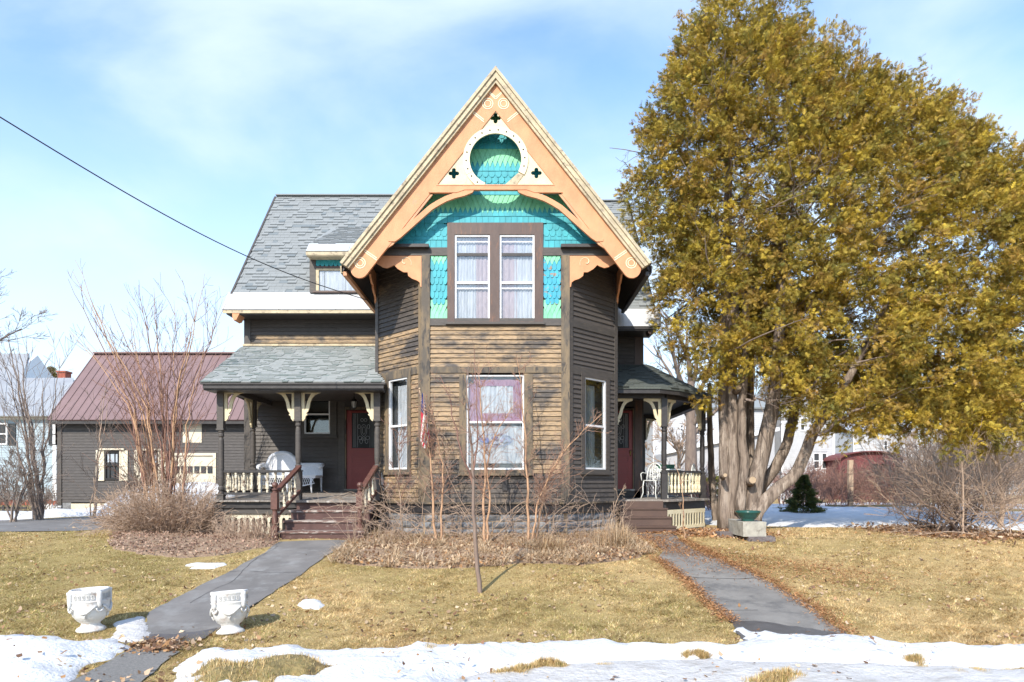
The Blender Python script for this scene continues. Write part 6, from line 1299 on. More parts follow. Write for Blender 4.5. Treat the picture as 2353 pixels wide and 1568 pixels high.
# ================================================================== evergreens
SP = []; SF = []
def spray_template():
    """flat fan like spray of scale foliage: a midrib with paired narrow leaflets"""
    V = []; Fc = []
    def leaf(x0, y0, a, L, w, z0, z1):
        b = len(V); c, s = math.cos(a), math.sin(a); V.extend([(x0 - s * w, y0 + c * w, z0), (x0 + s * w, y0 - c * w, z0), (x0 + c * L, y0 + s * L, z1)]); Fc.append((b, b + 1, b + 2))
    for i, t in enumerate((.05, .30, .55)):
        for s in (-1, 1): leaf(0, t, math.pi / 2 - s * .8, .52 * (1 - t * .6), .075, .03 * i, -.10 - .05 * (1 - t))
    leaf(0, .0, math.pi / 2, 1.0, .045, 0, -.05); leaf(0, .66, math.pi / 2 - .45, .30, .05, 0, 0)
    return np.array(V), np.array(Fc)
SV, SFc = spray_template(); PALM = np.array([1.12, 1.01, .90])
M['cedar_leaf'] = tinted('cedar_foliage', .65, .30, .25)
def foliage(name, ells, nclump, per, size, pal, parent, shell=.55, csize=.34, down=-.25, lf=None):
    C_ = []; Dn = []; Rr = []
    W_ = np.array([e[3] * e[4] * e[5] for e in ells]) ** .7; W_ /= W_.sum()
    while len(C_) < nclump:
        e = ells[RNG.choice(len(ells), p=W_)]; c = np.array(e[:3]); r = np.array(e[3:6]); d = RNG.normal(size=3); d /= np.linalg.norm(d); q = shell + (1 - shell) * RNG.random() ** .5; q *= 1 + .13 * mnoise.noise(Vector((c + d * r) * .9)) + .07 * mnoise.noise(Vector((c + d * r) * 2.6)); p = c + d * r * q
        # pinch the top so each mass ends in a point
        if d[2] > 0: p[:2] = c[:2] + (p[:2] - c[:2]) * (1 - .35 * d[2] ** 2)
        deep = False
        for f in ells:
            if f is e: continue
            v = (p - np.array(f[:3])) / np.array(f[3:6])
            if (v * v).sum() < .36: deep = True; break
        if deep and RNG.random() < .8: continue
        C_.append(p); Dn.append(d); Rr.append(q)
    C_ = np.array(C_); Dn = np.array(Dn); n = nclump * per; cid = np.repeat(np.arange(nclump), per); along_ = RNG.random(n)
    ax = Dn * np.array([1, 1, .5]) + np.array([0, 0, down]) + RNG.normal(0, .25, Dn.shape); ax /= np.linalg.norm(ax, axis=1)[:, None]
    pos = C_[cid] + ax[cid] * (along_ * csize * 1.5)[:, None] + RNG.normal(0, csize * .30, (n, 3)) * (1.1 - .5 * along_)[:, None]
    dr = ax[cid] + RNG.normal(0, .75, (n, 3)) + np.array([0, 0, .1]); dr /= np.linalg.norm(dr, axis=1)[:, None]; R_ = rot_from(dr)
    pal = np.array(pal) * PALM; base = pal[RNG.integers(0, len(pal), nclump)] * RNG.uniform(.72, 1.2, (nclump, 1)); col = base[cid] * .6 + pal[RNG.integers(0, len(pal), n)] * .4; col *= RNG.uniform(.75, 1.3, (n, 1))
    return scatter(name, SV, SFc, pos, R_, RNG.uniform(size[0], size[1], n), col, M['cedar_leaf'], parent)
def cedar():
    Y0 = 16.1; base = ground_at(1708, 1216); t = thing('cedar_tree', base, 'huge yellow green multi stemmed cedar right of the house', 'tree')
    M['cedar_bark'] = mk('cedar_bark', (.27, .21, .165), (.12, .09, .07), 13, (1, 1, .14), .42, .60, rough=.9, bmp=1.0, bdist=.06, fine=22, c3=(.38, .31, .25), s3=5, st3=(1.6, 1.6, .25), lo3=.52, hi3=.62)
    def stem(pxs, w0, w1, Y=Y0, dY=0.0, n=26, flare=1.0):
        P_, r = poly_stem(pxs, Y, 1, 1, .006, dY, n); k = Y / F; rad = [(w0 + (w1 - w0) * (i / n)) * k * (1 + (flare - 1) * max(0, 1 - i / n * 5) ** 2) for i in range(n + 1)]
        m = 14; V = []; P2 = [Vector(p) for p in P_]
        for i, p in enumerate(P2):
            d = (P2[min(i + 1, n)] - P2[max(i - 1, 0)]).normalized(); a = (Vector((1, 0, 0)) - d * d.x).normalized(); b = d.cross(a)
            for j in range(m):
                tt = 2 * math.pi * j / m; lob = 1 + .10 * math.sin(3 * tt + i * .15 + w0) + .07 * math.sin(7 * tt + i * .22) + .10 * mnoise.noise(Vector((math.cos(tt) * 2, math.sin(tt) * 2, i * .35 + w0)))
                V.append(p + (a * math.cos(tt) + b * math.sin(tt)) * rad[i] * lob)
        m_ = MB(); m_.add(V, [(i * m + j, i * m + (j + 1) % m, (i + 1) * m + (j + 1) % m, (i + 1) * m + j) for i in range(n) for j in range(m)] + [tuple(range(m))[::-1], tuple(n * m + j for j in range(m))])
        return obj('trunk', m_, M['cedar_bark'], t, True)
    stem([(1668, 1222), (1666, 1120), (1665, 1000), (1662, 880), (1668, 700), (1672, 500), (1676, 300), (1690, 60)], 14, 5, flare=1.5)
    stem([(1692, 1222), (1688, 1120), (1686, 1000), (1682, 880), (1690, 700), (1705, 500)], 15, 6, Y0 - .1, flare=1.5)
    stem([(1700, 1180), (1706, 1120), (1712, 1060), (1704, 1000), (1706, 900), (1716, 780), (1712, 690), (1698, 610), (1700, 520)], 12, 5, Y0 - .35)
    stem([(1724, 1216), (1730, 1150), (1738, 1090), (1756, 1020), (1772, 950), (1782, 880), (1792, 760), (1796, 600), (1800, 400)], 20, 6, Y0 - .25, flare=1.25)
    stem([(1726, 1180), (1750, 1115), (1784, 1070), (1810, 1015), (1822, 960), (1830, 900), (1860, 760), (1890, 600)], 14, 5, Y0 + .25)
    stem([(1716, 1216), (1748, 1160), (1786, 1124), (1826, 1094), (1848, 1050), (1862, 1010), (1880, 975), (1905, 940), (1950, 870), (2010, 760), (2060, 640)], 16, 5, Y0 - .4, flare=1.2)
    stem([(1730, 1180), (1724, 1080), (1722, 960), (1726, 840), (1740, 600)], 12, 6, Y0 + .5, .3)
    stem([(1648, 1218), (1636, 1120), (1632, 1000), (1630, 880)], 9, 5, Y0 + 2.5)
    # cut faces of sawn limbs
    M['cut_wood'] = mk('cut_wood', (.42, .31, .20), (.34, .25, .16), 20, rough=.8)
    for x, y, r in ((1731, 1103, 9), (1699, 890, 7), (1668, 1092, 5)):
        p = P(x, y, Y0 - .68 if x > 1700 else Y0 - .55); m_ = MB(); m_.tube([p + Vector((.02, .3, -.05)), p + Vector((-.02, -.02, .0))], [r * .0125, r * .0098], 12); obj('limb_stub', m_, M['cedar_bark'], t, True); m_ = MB(); m_.tube([p + Vector((-.02, -.018, 0)), p + Vector((-.022, -.03, .001))], [r * .0088, r * .0085], 12); obj('cut_face', m_, M['cut_wood'], t)
    # inner boughs
    T = []
    for _ in range(120):
        h = random.uniform(4.2, 10.5); x0 = random.uniform(1660, 1960 if h < 8 else 1800); p = P(x0, HY - (h - EYE) * F / Y0, Y0 + random.uniform(-.5, .6)); a = random.uniform(0, 6.283); grow(T, p, Vector((math.cos(a) * 1.2 + .3, math.sin(a), random.uniform(-.1, .7))), random.uniform(1.2, 2.8), .022, 2, 7, .12, .02, (2, 4), (.4, .9), .5)
    for pxs in ([(1880, 1000), (1930, 960), (2010, 930), (2100, 900), (2200, 880)], [(1850, 900), (1900, 850), (2000, 820), (2150, 800)], [(1712, 920), (1760, 915), (1800, 925)], [(1790, 830), (1900, 740), (2050, 700)]):
        s_ = poly_stem(pxs, Y0 - 1, .03, .008, .03); T.append(s_); T += side_twigs(s_, 14, 1.0, .008, 1)
    stuff(twigs('boughs', T, M['twig_grey'], t))
    def E(x, Y, top, bot, hw, dp): return (gx(x, Y), Y, EYE + (HY - (top + bot) / 2) * Y / F, hw, dp, (bot - top) / 2 * Y / F)
    ells = [E(1700, 16.3, -60, 860, 1.75, 1.9), E(1600, 16.1, 70, 680, 1.05, 1.2), E(1700, 15.4, 200, 720, 1.2, .9), E(1850, 15.3, 260, 760, 1.3, .9), E(2010, 15.3, 330, 820, 1.3, .9), E(1535, 16.1, 215, 640, .80, .9), E(1500, 16.1, 290, 560, .55, .7), E(1590, 16.0, 120, 560, .9, 1.2), E(1645, 16.2, 0, 560, 1.05, 1.4), E(1780, 16.4, -5, 800, 1.35, 1.7), E(1870, 16.3, 50, 980, 1.65, 1.8), E(1990, 16.2, 135, 990, 1.7, 1.8), E(2110, 16.3, 215, 1015, 1.7, 1.8), E(2230, 16.2, 300, 1020, 1.6, 1.8), E(2330, 16.2, 385, 1010, 1.4, 1.7), E(2430, 16.4, 430, 1000, 1.4, 1.7), E(1960, 15.2, 560, 1000, 1.55, 1.2), E(2150, 15.2, 620, 1030, 1.6, 1.2), E(2320, 15.3, 680, 1020, 1.4, 1.2), E(1790, 15.3, 500, 880, 1.3, 1.1), E(1640, 15.7, 520, 860, 1.2, 1.1), E(1575, 16.6, 590, 820, .6, .8), E(1950, 17.4, 220, 960, 2.8, 1.3), E(1760, 17.3, 60, 820, 1.9, 1.3), E(2200, 17.3, 340, 980, 2.2, 1.3), E(1930, 16.3, 95, 700, 1.3, 1.5), E(2060, 16.4, 165, 800, 1.3, 1.5), E(2170, 16.4, 250, 850, 1.3, 1.5), E(2290, 16.4, 340, 900, 1.2, 1.5), E(1905, 15.0, 850, 985, .8, .7), E(1640, 15.9, 810, 930, .4, .5), E(2200, 14.9, 880, 1050, .6, .6)]
    pal = [(.42, .345, .06), (.34, .28, .055), (.48, .40, .07), (.27, .235, .055), (.38, .27, .07), (.22, .22, .06), (.53, .43, .06), (.155, .175, .05), (.33, .22, .07), (.40, .30, .06)]
    stuff(foliage('crown', ells, 6900, 31, (.07, .175), pal, t, .45, .27, -.12)); return ells
cedar_ells = cedar()
def conifer(px, py, hpx, wpx, label, pal, n=160, name='spruce_sapling', rnd=False):
    g = ground_at(px, py); k = g.y / F; H = hpx * k; Wd = wpx * k / 2; t = thing(name, g, label, 'conifer'); tr = ([g, g + Vector((0, 0, H))], [.03, .006]); twigs('trunk', [tr], M['twig_grey'], t)
    z = RNG.random(n * 12) ** (1.0 if rnd else 1.25); r = (Wd * (1 - z) if not rnd else Wd * np.sqrt(np.clip(1 - (2 * z - 1) ** 2, .05, 1))) * RNG.uniform(.5, 1.05, len(z)); a = RNG.uniform(0, 6.283, len(z)); r = r * (1 + .28 * np.sin(z * 26) * (not rnd) + .22 * np.sin(a * 5 + z * 9)); pos = np.column_stack([g.x + np.cos(a) * r, g.y + np.sin(a) * r, g.z + .05 + z * H * .96]); d = np.column_stack([np.cos(a), np.sin(a), RNG.uniform(-.1, .5, len(z))]); d /= np.linalg.norm(d, axis=1)[:, None]
    stuff(scatter('foliage', SV, SFc, pos, rot_from(d), RNG.uniform(.12, .24, len(z)) * min(H / 1.3 * .9, 2.6), leafcol(len(z), pal), M['cedar_leaf'], t)); return t
GP = [(.10, .13, .04), (.13, .15, .045), (.18, .18, .05), (.075, .10, .04)]
conifer(1846, 1181, 88, 70, 'small dark green spruce on the snow right of the cedar', GP)
conifer(1640, 1166, 70, 46, 'yellow green evergreen bush beside the right porch', [(.26, .27, .06), (.19, .21, .05), (.32, .29, .07)], 120, 'evergreen_bush', True)
# ================================================================== garage and neighbouring houses
def wall_panel(m, fr, u0, u1, z0, z1, d0=-.15, d1=0.0): fr.box(m, u0, u1, z0, z1, d0, d1)
def lap_siding(name, fr, u0, u1, z0, z1, ex, mat, parent, holes=(), th=.02):
    """courses of siding joined: too fine to tell apart at this distance"""
    m = MB(); n = int((z1 - z0) / ex); ex = (z1 - z0) / n
    for r in range(n):
        z = z0 + r * ex; iv = [(u0, u1)]
        for a, b, c, d in holes:
            if c < z + ex / 2 < d:
                nv = []
                for p, q in iv:
                    if b <= p or a >= q: nv.append((p, q)); continue
                    if a > p: nv.append((p, a))
                    if b < q: nv.append((b, q))
                iv = nv
        for p, q in iv: m.hexa([fr.w(p, th, z), fr.w(q, th, z), fr.w(q, -.05, z), fr.w(p, -.05, z), fr.w(p, .003, z + ex), fr.w(q, .003, z + ex), fr.w(q, -.05, z + ex), fr.w(p, -.05, z + ex)])
    o = obj(name, m, mat, parent); o['kind'] = 'stuff'; return o
def far_window(fr, u0, u1, z0, z1, parent, frame='white', glass='room', rail=True, muntin=0):
    m = MB(); q = .07
    for a in ((u0, u0 + q, z0, z1), (u1 - q, u1, z0, z1), (u0 + q, u1 - q, z1 - q, z1), (u0 + q, u1 - q, z0, z0 + q)): fr.box(m, *a, -.05, .05)
    if rail: fr.box(m, u0 + q, u1 - q, (z0 + z1) / 2 - .03, (z0 + z1) / 2 + .03, -.05, .04)
    for k in range(muntin): u = u0 + (u1 - u0) * (k + 1) / (muntin + 1); fr.box(m, u - .015, u + .015, z0 + q, z1 - q, -.05, .03)
    w = obj('window', m, M[frame], parent); m = MB(); fr.box(m, u0 + q, u1 - q, z0 + q, z1 - q, -.04, .0); obj('pane', m, M[glass], w); return w
def shutter(fr, u0, u1, z0, z1, parent, key):
    m = MB(); q = .05
    for a in ((u0, u0 + q, z0, z1), (u1 - q, u1, z0, z1), (u0 + q, u1 - q, z1 - q, z1), (u0 + q, u1 - q, z0, z0 + q), (u0 + q, u1 - q, (z0 + z1) / 2 - q / 2, (z0 + z1) / 2 + q / 2)): fr.box(m, *a, .0, .06)
    z = z0 + q
    while z < z1 - q - .02: m.hexa([fr.w(u0 + q, .05, z), fr.w(u1 - q, .05, z), fr.w(u1 - q, .02, z), fr.w(u0 + q, .02, z), fr.w(u0 + q, .03, z + .05), fr.w(u1 - q, .03, z + .05), fr.w(u1 - q, .0, z + .05), fr.w(u0 + q, .0, z + .05)]); z += .055
    return obj('shutter', m, M[key], parent)
M['metal_maroon'] = mk('maroon_metal_roof', (.225, .148, .143), (.19, .125, .12), 1.5, rough=.5, bmp=.05, spec=.4); M['metal_grey'] = mk('grey_metal_roof', (.33, .345, .36), (.28, .29, .31), 1.5, rough=.45, bmp=.05)
M['siding_blue'] = mk('pale_blue_siding', (.36, .44, .49), (.31, .38, .43), 3, rough=.6, bmp=.1); M['siding_white'] = mk('off_white_siding', (.50, .505, .515), (.43, .435, .445), 3, rough=.7, bmp=.1); M['siding_grey'] = mk('grey_siding', (.46, .46, .47), (.38, .38, .40), 3, rough=.7, bmp=.1)
M['barn_siding'] = mk('barn_siding', (.060, .054, .052), (.095, .085, .08), 5, (1, 1, 7), rough=.75, c3=(.16, .14, .125), s3=4, st3=(1, 1, 9), lo3=.60, hi3=.7); M['cream_door'] = mk('cream_door', (.70, .63, .48), (.62, .55, .42), 4, rough=.55, bmp=.1); M['brick'] = mk('brick_red', (.34, .10, .06), (.26, .075, .05), 12, rough=.9)
def metal_roof(name, e0, e1, r1, r0, mat, parent, rib=.31, th=.06):
    """e0,e1 eave corners, r1,r0 ridge corners"""
    e0, e1, r1, r0 = [Vector(p) for p in (e0, e1, r1, r0)]; o = slab(name, [e0, e1, r1, r0], th, mat, parent); n = (e1 - e0).cross(r0 - e0).normalized(); n = n if n.z > 0 else -n; k = int((e1 - e0).length / rib)
    rm = MB()
    for i in range(k + 1):
        t = i / k; a = e0.lerp(e1, t); b = r0.lerp(r1, t); rm.bar(a + n * .008, b + n * .008, .03, .024, up=n)
    q = obj('seams', rm, mat, o); q['kind'] = 'stuff'; return o
# ---- garage
GY = 26.2; g0x, g1x = gx(133, GY), -6.2; gzb = float(gz(-12, GY)) - .05
gar = thing('garage', ((g0x + g1x) / 2, GY, gzb), 'dark brown barn like garage with maroon metal roof and cream shutters', 'garage')
FGa = Frame((g0x, GY), (g1x, GY)); zev_ = gzz(962, GY)
m = MB(); m.box((g0x + .1, GY + .12, gzb), (g1x, GY + 6.2, zev_)); obj('wall', m, M['core'], gar)
def gu(x): return FGa.px(x, 0)[0]
def gzr(y): return gzz(y, GY)
oW = [(gu(241), gu(276), gzr(1103), gzr(1036)), (gu(328), gu(365), gzr(1104), gzr(1037))]; oL = (gu(420.7), gu(464), gzr(1017), gzr(973)); oG = (gu(398), gu(490), gzb, gzr(1047))
lap_siding('siding', FGa, 0, FGa.len, gzr(1154), zev_, .11, M['barn_siding'], gar, oW + [oL, oG])
for a, b, c, d in oW: w_ = far_window(FGa, a, b, c, d, gar, 'trim_black' if False else 'core', 'room', True, 2)
M['pale_pane'] = mk('pale_curtain_pane', (.45, .5, .55), rough=.3, bmp=0)
for a, b, c, d in oW: m = MB(); FGa.box(m, a + .1, b - .1, (c + d) / 2 + .12, d - .12, -.02, .005); obj('window_curtain', m, M['pale_pane'], gar)
for xa, xb in ((222, 241), (276, 295), (310, 328), (365, 382)): shutter(FGa, gu(xa), gu(xb), gzr(1104.6), gzr(1034.5), gar, 'cream_door')
for a, b, c, d in oW: m = MB(); FGa.box(m, a - .2, b + .2, d + .03, d + .09, 0, .12); obj('window_hood', m, M['cream_door'], gar)
m = MB(); FGa.box(m, *oL, -.05, .03); obj('loft_door', m, M['cream_door'], gar)
m = MB(); FGa.box(m, oG[0], oG[1], oG[2], oG[3], -.1, -.02); gd = obj('garage_door', m, M['cream_door'], gar); zz0 = oG[2]; H = (oG[3] - oG[2]) / 5
for k in range(5):
    if k != 3: m = MB(); FGa.box(m, oG[0] + .03, oG[1] - .03, zz0 + k * H + .02, zz0 + (k + 1) * H - .02, -.02, .0); obj('door_panel', m, M['cream_door'], gd)
for k in range(6): a = oG[0] + (oG[1] - oG[0]) * k / 6; m = MB(); FGa.box(m, a + .04, a + (oG[1] - oG[0]) / 6 - .04, gzr(1087), gzr(1071), -.02, .01); obj('door_pane', m, M['room'], gd)
m = MB(); FGa.box(m, oG[0] - .12, oG[0], gzb, oG[3] + .1, -.05, .05); FGa.box(m, oG[1], oG[1] + .12, gzb, oG[3] + .1, -.05, .05); FGa.box(m, oG[0], oG[1], oG[3], oG[3] + .1, -.05, .05); obj('door_frame', m, M['cream_door'], gar)
for xa, xb in ((163, 219), (223, 284)): m = MB(); FGa.box(m, gu(xa), gu(xb), gzb - .3, gzr(1157), -.05, .0); obj('cellar_door', m, M['cream_door'], gar)
m = MB(); FGa.box(m, 0, gu(163), gzb - .3, gzr(1154), -.1, .0); FGa.box(m, gu(284), gu(398), gzb - .3, gzr(1154), -.1, .0); obj('foundation', m, M['stone'], gar)
m = MB(); FGa.box(m, 0, .16, gzb, zev_, -.05, .05); obj('corner_board', m, M['trim_dark'], gar)
RYg = 28.75; zrg = gzz(813, RYg); xr0 = gx(210, RYg); xe0 = gx(108, GY - .4); ze_ = gzz(964, GY - .4)
metal_roof('roof', (xe0, GY - .4, ze_), (g1x + .2, GY - .4, ze_), (g1x + .2, RYg, zrg), (xe0 - .0, RYg, zrg), M['metal_maroon'], gar); metal_roof('roof', (xe0, RYg + 3.0, ze_), (g1x + .2, RYg + 3.0, ze_), (g1x + .2, RYg, zrg), (xe0, RYg, zrg), M['metal_maroon'], gar)
m = MB(); m.bar((xe0, RYg, zrg + .03), (g1x + .2, RYg, zrg + .03), .3, .06); obj('ridge_cap', m, M['metal_maroon'], gar)
m = MB(); m.box((xe0, GY - .38, ze_ - .16), (g1x + .2, GY - .34, ze_ - .06)); obj('fascia', m, M['trim_black'], gar)
fe_ = Frame((g0x, GY + 5.5), (g0x, GY)); m = MB(); m.add([(g0x + .02, GY + .05, zev_ - .1), (g0x + .02, RYg, zrg - .15), (g0x + .02, GY + 5.4, zev_ - .1), (g0x + .2, GY + .05, zev_ - .1), (g0x + .2, RYg, zrg - .15), (g0x + .2, GY + 5.4, zev_ - .1)], [(0, 2, 1), (3, 4, 5), (0, 1, 4, 3), (1, 2, 5, 4)]); obj('gable_wall', m, M['barn_siding'], gar)
lap_siding('siding', fe_, 0, fe_.len, gzb, zev_, .11, M['barn_siding'], gar)
# ---- pale blue house at the left edge
NY = 33.0; nb = thing('house', (gx(20, NY), NY, float(gz(-20, NY))), 'pale blue clapboard house with grey metal roofs at the left edge', 'house'); FN_ = Frame((gx(-420, NY), NY), (gx(131, NY), NY)); nu = lambda x: FN_.px(x, 0)[0]; nz = lambda y: gzz(y, NY)
m = MB(); FN_.box(m, 0, FN_.len, float(gz(-20, NY)) - .1, nz(962), -7, -.05); obj('wall', m, M['siding_blue'], nb)
NW = [(nu(-14), nu(18), nz(1022), nz(972)), (nu(152 - 30), nu(152), nz(1016), nz(974)), (nu(-140), nu(-110), nz(1022), nz(972))]
lap_siding('siding', FN_, 0, FN_.len, nz(1150), nz(958), .12, M['siding_blue'], nb, NW[:1])
far_window(FN_, *NW[0], nb, 'white', 'room'); far_window(FN_, nu(-140), nu(-110), nz(1022), nz(972), nb)
for xa, xb in ((20, 37), (-34, -16), (148 - 35, 131)): shutter(FN_, nu(xa), nu(xb), nz(1023), nz(973), nb, 'room')
m = MB(); FN_.box(m, 0, FN_.len + .1, nz(964), nz(952), -.05, .1); obj('frieze_board', m, M['white'], nb); m = MB(); FN_.box(m, 0, FN_.len, float(gz(-20, NY)) - .1, nz(1148), -.1, .02); obj('foundation', m, M['brick'], nb)
m = MB(); FN_.box(m, FN_.len - .18, FN_.len, nz(1150), nz(962), -.05, .06); obj('corner_board', m, M['white'], nb)
metal_roof('roof', (gx(-440, NY), NY - .4, nz(957)), (gx(176, NY), NY - .4, nz(957)), (gx(168, 36), 36, gzz(868, 36)), (gx(-440, 36), 36, gzz(868, 36)), M['metal_grey'], nb, .45)
m = MB(); m.box((gx(-440, 36), 36.02, 1), (gx(165, 36), 40, gzz(872, 36))); obj('wall', m, M['siding_blue'], nb)
# rear gabled block
y0, y1 = 37.5, 40; metal_roof('roof', (gx(-440, y0), y0, gzz(872, y0)), (gx(50, y0), y0, gzz(872, y0)), (gx(66, y1), y1, gzz(812, y1)), (gx(-440, y1), y1, gzz(812, y1)), M['metal_grey'], nb, .5); metal_roof('roof', (gx(-440, 42.5), 42.5, gzz(872, 37.5)), (gx(75, 42.5), 42.5, gzz(872, 37.5)), (gx(66, y1), y1, gzz(812, y1)), (gx(-440, y1), y1, gzz(812, y1)), M['metal_grey'], nb, .5)
xg = gx(58, 39); m = MB(); m.add([(xg, 37.7, gzz(872, y0)), (xg, 40, gzz(816, y1)), (xg, 42.3, gzz(872, y0)), (xg - .2, 37.7, gzz(872, y0)), (xg - .2, 40, gzz(816, y1)), (xg - .2, 42.3, gzz(872, y0))], [(0, 2, 1), (3, 4, 5), (0, 1, 4, 3), (1, 2, 5, 4), (0, 3, 5, 2)]); obj('gable_wall', m, M['white'], nb)
m = MB(); x_ = gx(146, 36.8); m.box((x_ - .22, 36.6, gzz(890, 36.8)), (x_ + .22, 37.1, gzz(857, 36.8))); m.box((x_ - .26, 36.56, gzz(857, 36.8) + .002), (x_ + .26, 37.14, gzz(853, 36.8))); obj('chimney', m, M['brick'], nb)
conifer(104, 1146, 312, 60, 'olive evergreen rising behind the pale blue house', [(.20, .19, .06), (.27, .22, .07)], 200, 'evergreen_tree', True)
# ---- houses seen through the right porch and the cedar
def simple_house(x0, x1, Y, ytop, yridge, label, mat, roofmat, wins=(), dp=7, gable_front=False, ov=.3):
    zg = float(gz(gx(x0, Y), Y)) - .1; h = thing('house', (gx((x0 + x1) / 2, Y), Y, zg), label, 'house'); fr = Frame((gx(x0, Y), Y), (gx(x1, Y), Y)); ze = gzz(ytop, Y); m = MB(); fr.box(m, 0, fr.len, zg, ze, -dp, -.06); obj('wall', m, mat, h)
    hs = [(fr.px(a, 0)[0], fr.px(b, 0)[0], gzz(c, Y), gzz(d, Y)) for a, b, c, d in wins]; lap_siding('siding', fr, 0, fr.len, zg, ze, .13, mat, h, hs)
    for q in hs: far_window(fr, *q, h)
    m = MB(); fr.box(m, 0, .12, zg, ze, -.05, .05); obj('corner_board', m, M['white'], h); m = MB(); fr.box(m, fr.len - .12, fr.len, zg, ze, -.05, .05); obj('corner_board', m, M['white'], h)
    X0_, X1_ = gx(x0, Y) - ov, gx(x1, Y) + ov; zr = ze + (ytop - yridge) * (Y + dp / 2) / F
    if gable_front:
        xm = (X0_ + X1_) / 2; slab('roof', [(X0_, Y - ov, ze - .1), (xm, Y - ov, zr), (xm, Y + dp, zr), (X0_, Y + dp, ze - .1)], .1, roofmat, h); slab('roof', [(xm, Y - ov, zr), (X1_, Y - ov, ze - .1), (X1_, Y + dp, ze - .1), (xm, Y + dp, zr)], .1, roofmat, h)
        m = MB(); m.prism(fr, [[(0, ze), (fr.len, ze), (fr.len / 2, zr - .15)]], -.3, -.02); obj('gable_wall', m, mat, h)
    else: slab('roof', [(X0_, Y - ov, ze - .05), (X1_, Y - ov, ze - .05), (X1_, Y + dp / 2, zr), (X0_, Y + dp / 2, zr)], .1, roofmat, h); slab('roof', [(X0_, Y + dp / 2, zr), (X1_, Y + dp / 2, zr), (X1_, Y + dp + ov, ze - .05), (X0_, Y + dp + ov, ze - .05)], .1, roofmat, h)
    return h, fr
hA, fA_ = simple_house(1500, 1760, 44, 935, 880, 'white two storey neighbouring house seen past the right porch', M['siding_white'], M['shingle'], [(1562, 1571, 992, 975), (1486, 1497, 1030, 996), (1600, 1612, 1000, 975), (1655, 1672, 990, 960)][0:1] + [(1600, 1612, 1000, 975), (1655, 1672, 990, 960)], 9)
# lean-to porch in front of it
z0_ = float(gz(18, 40)); m = MB(); fr = Frame((gx(1530, 40.5), 40.5), (gx(1780, 40.5), 40.5)); m.prism(fr, [[(0, z0_ - .1), (fr.len, z0_ - .1), (fr.len, gzz(990, 40.5)), (0, gzz(1042, 40.5))]], -3.4, 0); obj('lean_to', m, M['siding_grey'], hA); m = MB(); m.bar(fr.w(-.3, .1, gzz(1041, 40.5)), fr.w(fr.len + .2, .1, gzz(986, 40.5)), .3, .22); obj('lean_to_roof', m, M['white'], hA)
simple_house(1440, 1512, 50, 960, 935, 'grey house with a white trim glimpsed behind the right porch door', M['siding_grey'], M['shingle'], [(1486, 1496, 1032, 1000)], 6)
hB, fB_ = simple_house(1795, 1918, 46, 935, 850, 'white gabled house behind the cedar stems', M['siding_white'], M['shingle'], [(1868, 1884, 1078, 1040), (1887, 1901, 1078, 1040), (1838, 1850, 990, 960)], 8, True)
simple_house(1960, 2110, 62, 990, 955, 'pale house behind the red shed', M['siding_white'], M['metal_pan'], [(2030, 2040, 1035, 1012)], 8)
simple_house(2290, 2500, 58, 980, 930, 'pale house beyond the thicket at the right edge', M['siding_white'], M['shingle'], [(2330, 2342, 1060, 1030)], 8)
# red shed
M['barn_red'] = mk('barn_red', (.17, .045, .045), (.12, .035, .035), 4, (1, 1, 1), rough=.7); SYd = 44.0; zg = float(gz(25, SYd)) - .05; sh = thing('shed', (gx(2000, SYd), SYd, zg), 'small red shed with a dark doorway behind the back yard', 'shed'); fr = Frame((gx(1930, SYd), SYd), (gx(2072, SYd), SYd)); L = fr.len; H = gzz(1058, SYd)
m = MB(); arc = [(L * .5 + L * .52 * math.cos(a), H + .0 + .55 * math.sin(a)) for a in [math.pi * i / 14 for i in range(15)]]; ud = [fr.px(1972 + 33, 0)[0], fr.px(2038, 0)[0]]
m.prism(fr, [[(0, zg), (ud[0], zg), (ud[0], gzz(1066, SYd)), (ud[1], gzz(1066, SYd)), (ud[1], zg), (L, zg)] + [(q[0], q[1]) for q in arc]], -.12, 0); m.box((gx(1930, SYd) + .02, SYd + .12, zg), (gx(2072, SYd) - .02, SYd + 3.4, H)); obj('wall', m, M['barn_red'], sh)
m = MB(); fr.box(m, ud[0], ud[1], zg, gzz(1066, SYd), -.11, -.09); obj('doorway', m, M['core'], sh)
m = MB(); pts = [(q[0], q[1]) for q in arc]; out_ = [(L * .5 + (q[0] - L * .5) * 1.05, H + (q[1] - H) * 1.07 + .03) for q in pts]; m.prism(fr, [pts + out_[::-1]], -3.5, .25); obj('roof', m, M['barn_red'], sh)
# low picket fences
def picket_fence(xa, xb, Y, hpx, label, mat, step=.16, parts=True):
    x0, x1 = gx(xa, Y), gx(xb, Y); z = float(gz((x0 + x1) / 2, Y)); H = hpx * Y / F; t = thing('picket_fence', ((x0 + x1) / 2, Y, z), label, 'fence'); n = int((x1 - x0) / step); me = None
    for i in range(n):
        if me is None: m = MB(); m.box((-.045, -.012, 0), (.045, .012, H * .9)); m.add([(-.045, -.012, H * .9), (.045, -.012, H * .9), (0, -.012, H), (-.045, .012, H * .9), (.045, .012, H * .9), (0, .012, H)], [(0, 1, 2), (5, 4, 3), (0, 2, 5, 3), (1, 4, 5, 2)]); me = m.mesh('picket', M[mat])
        piece('picket', me, Matrix.Translation((x0 + i * step, Y, z)), t)
    for h in (.25, .75): m = MB(); m.box((x0, Y + .012, z + H * h - .03), (x1, Y + .04, z + H * h + .03)); obj('fence_rail', m, M[mat], t)
    return t
picket_fence(-60, 60, 22.5, 26, 'dark picket fence at the left edge behind the snow', 'trim_black'); picket_fence(92, 140, 24.2, 24, 'short white picket fence before the garage corner', 'white', .14)
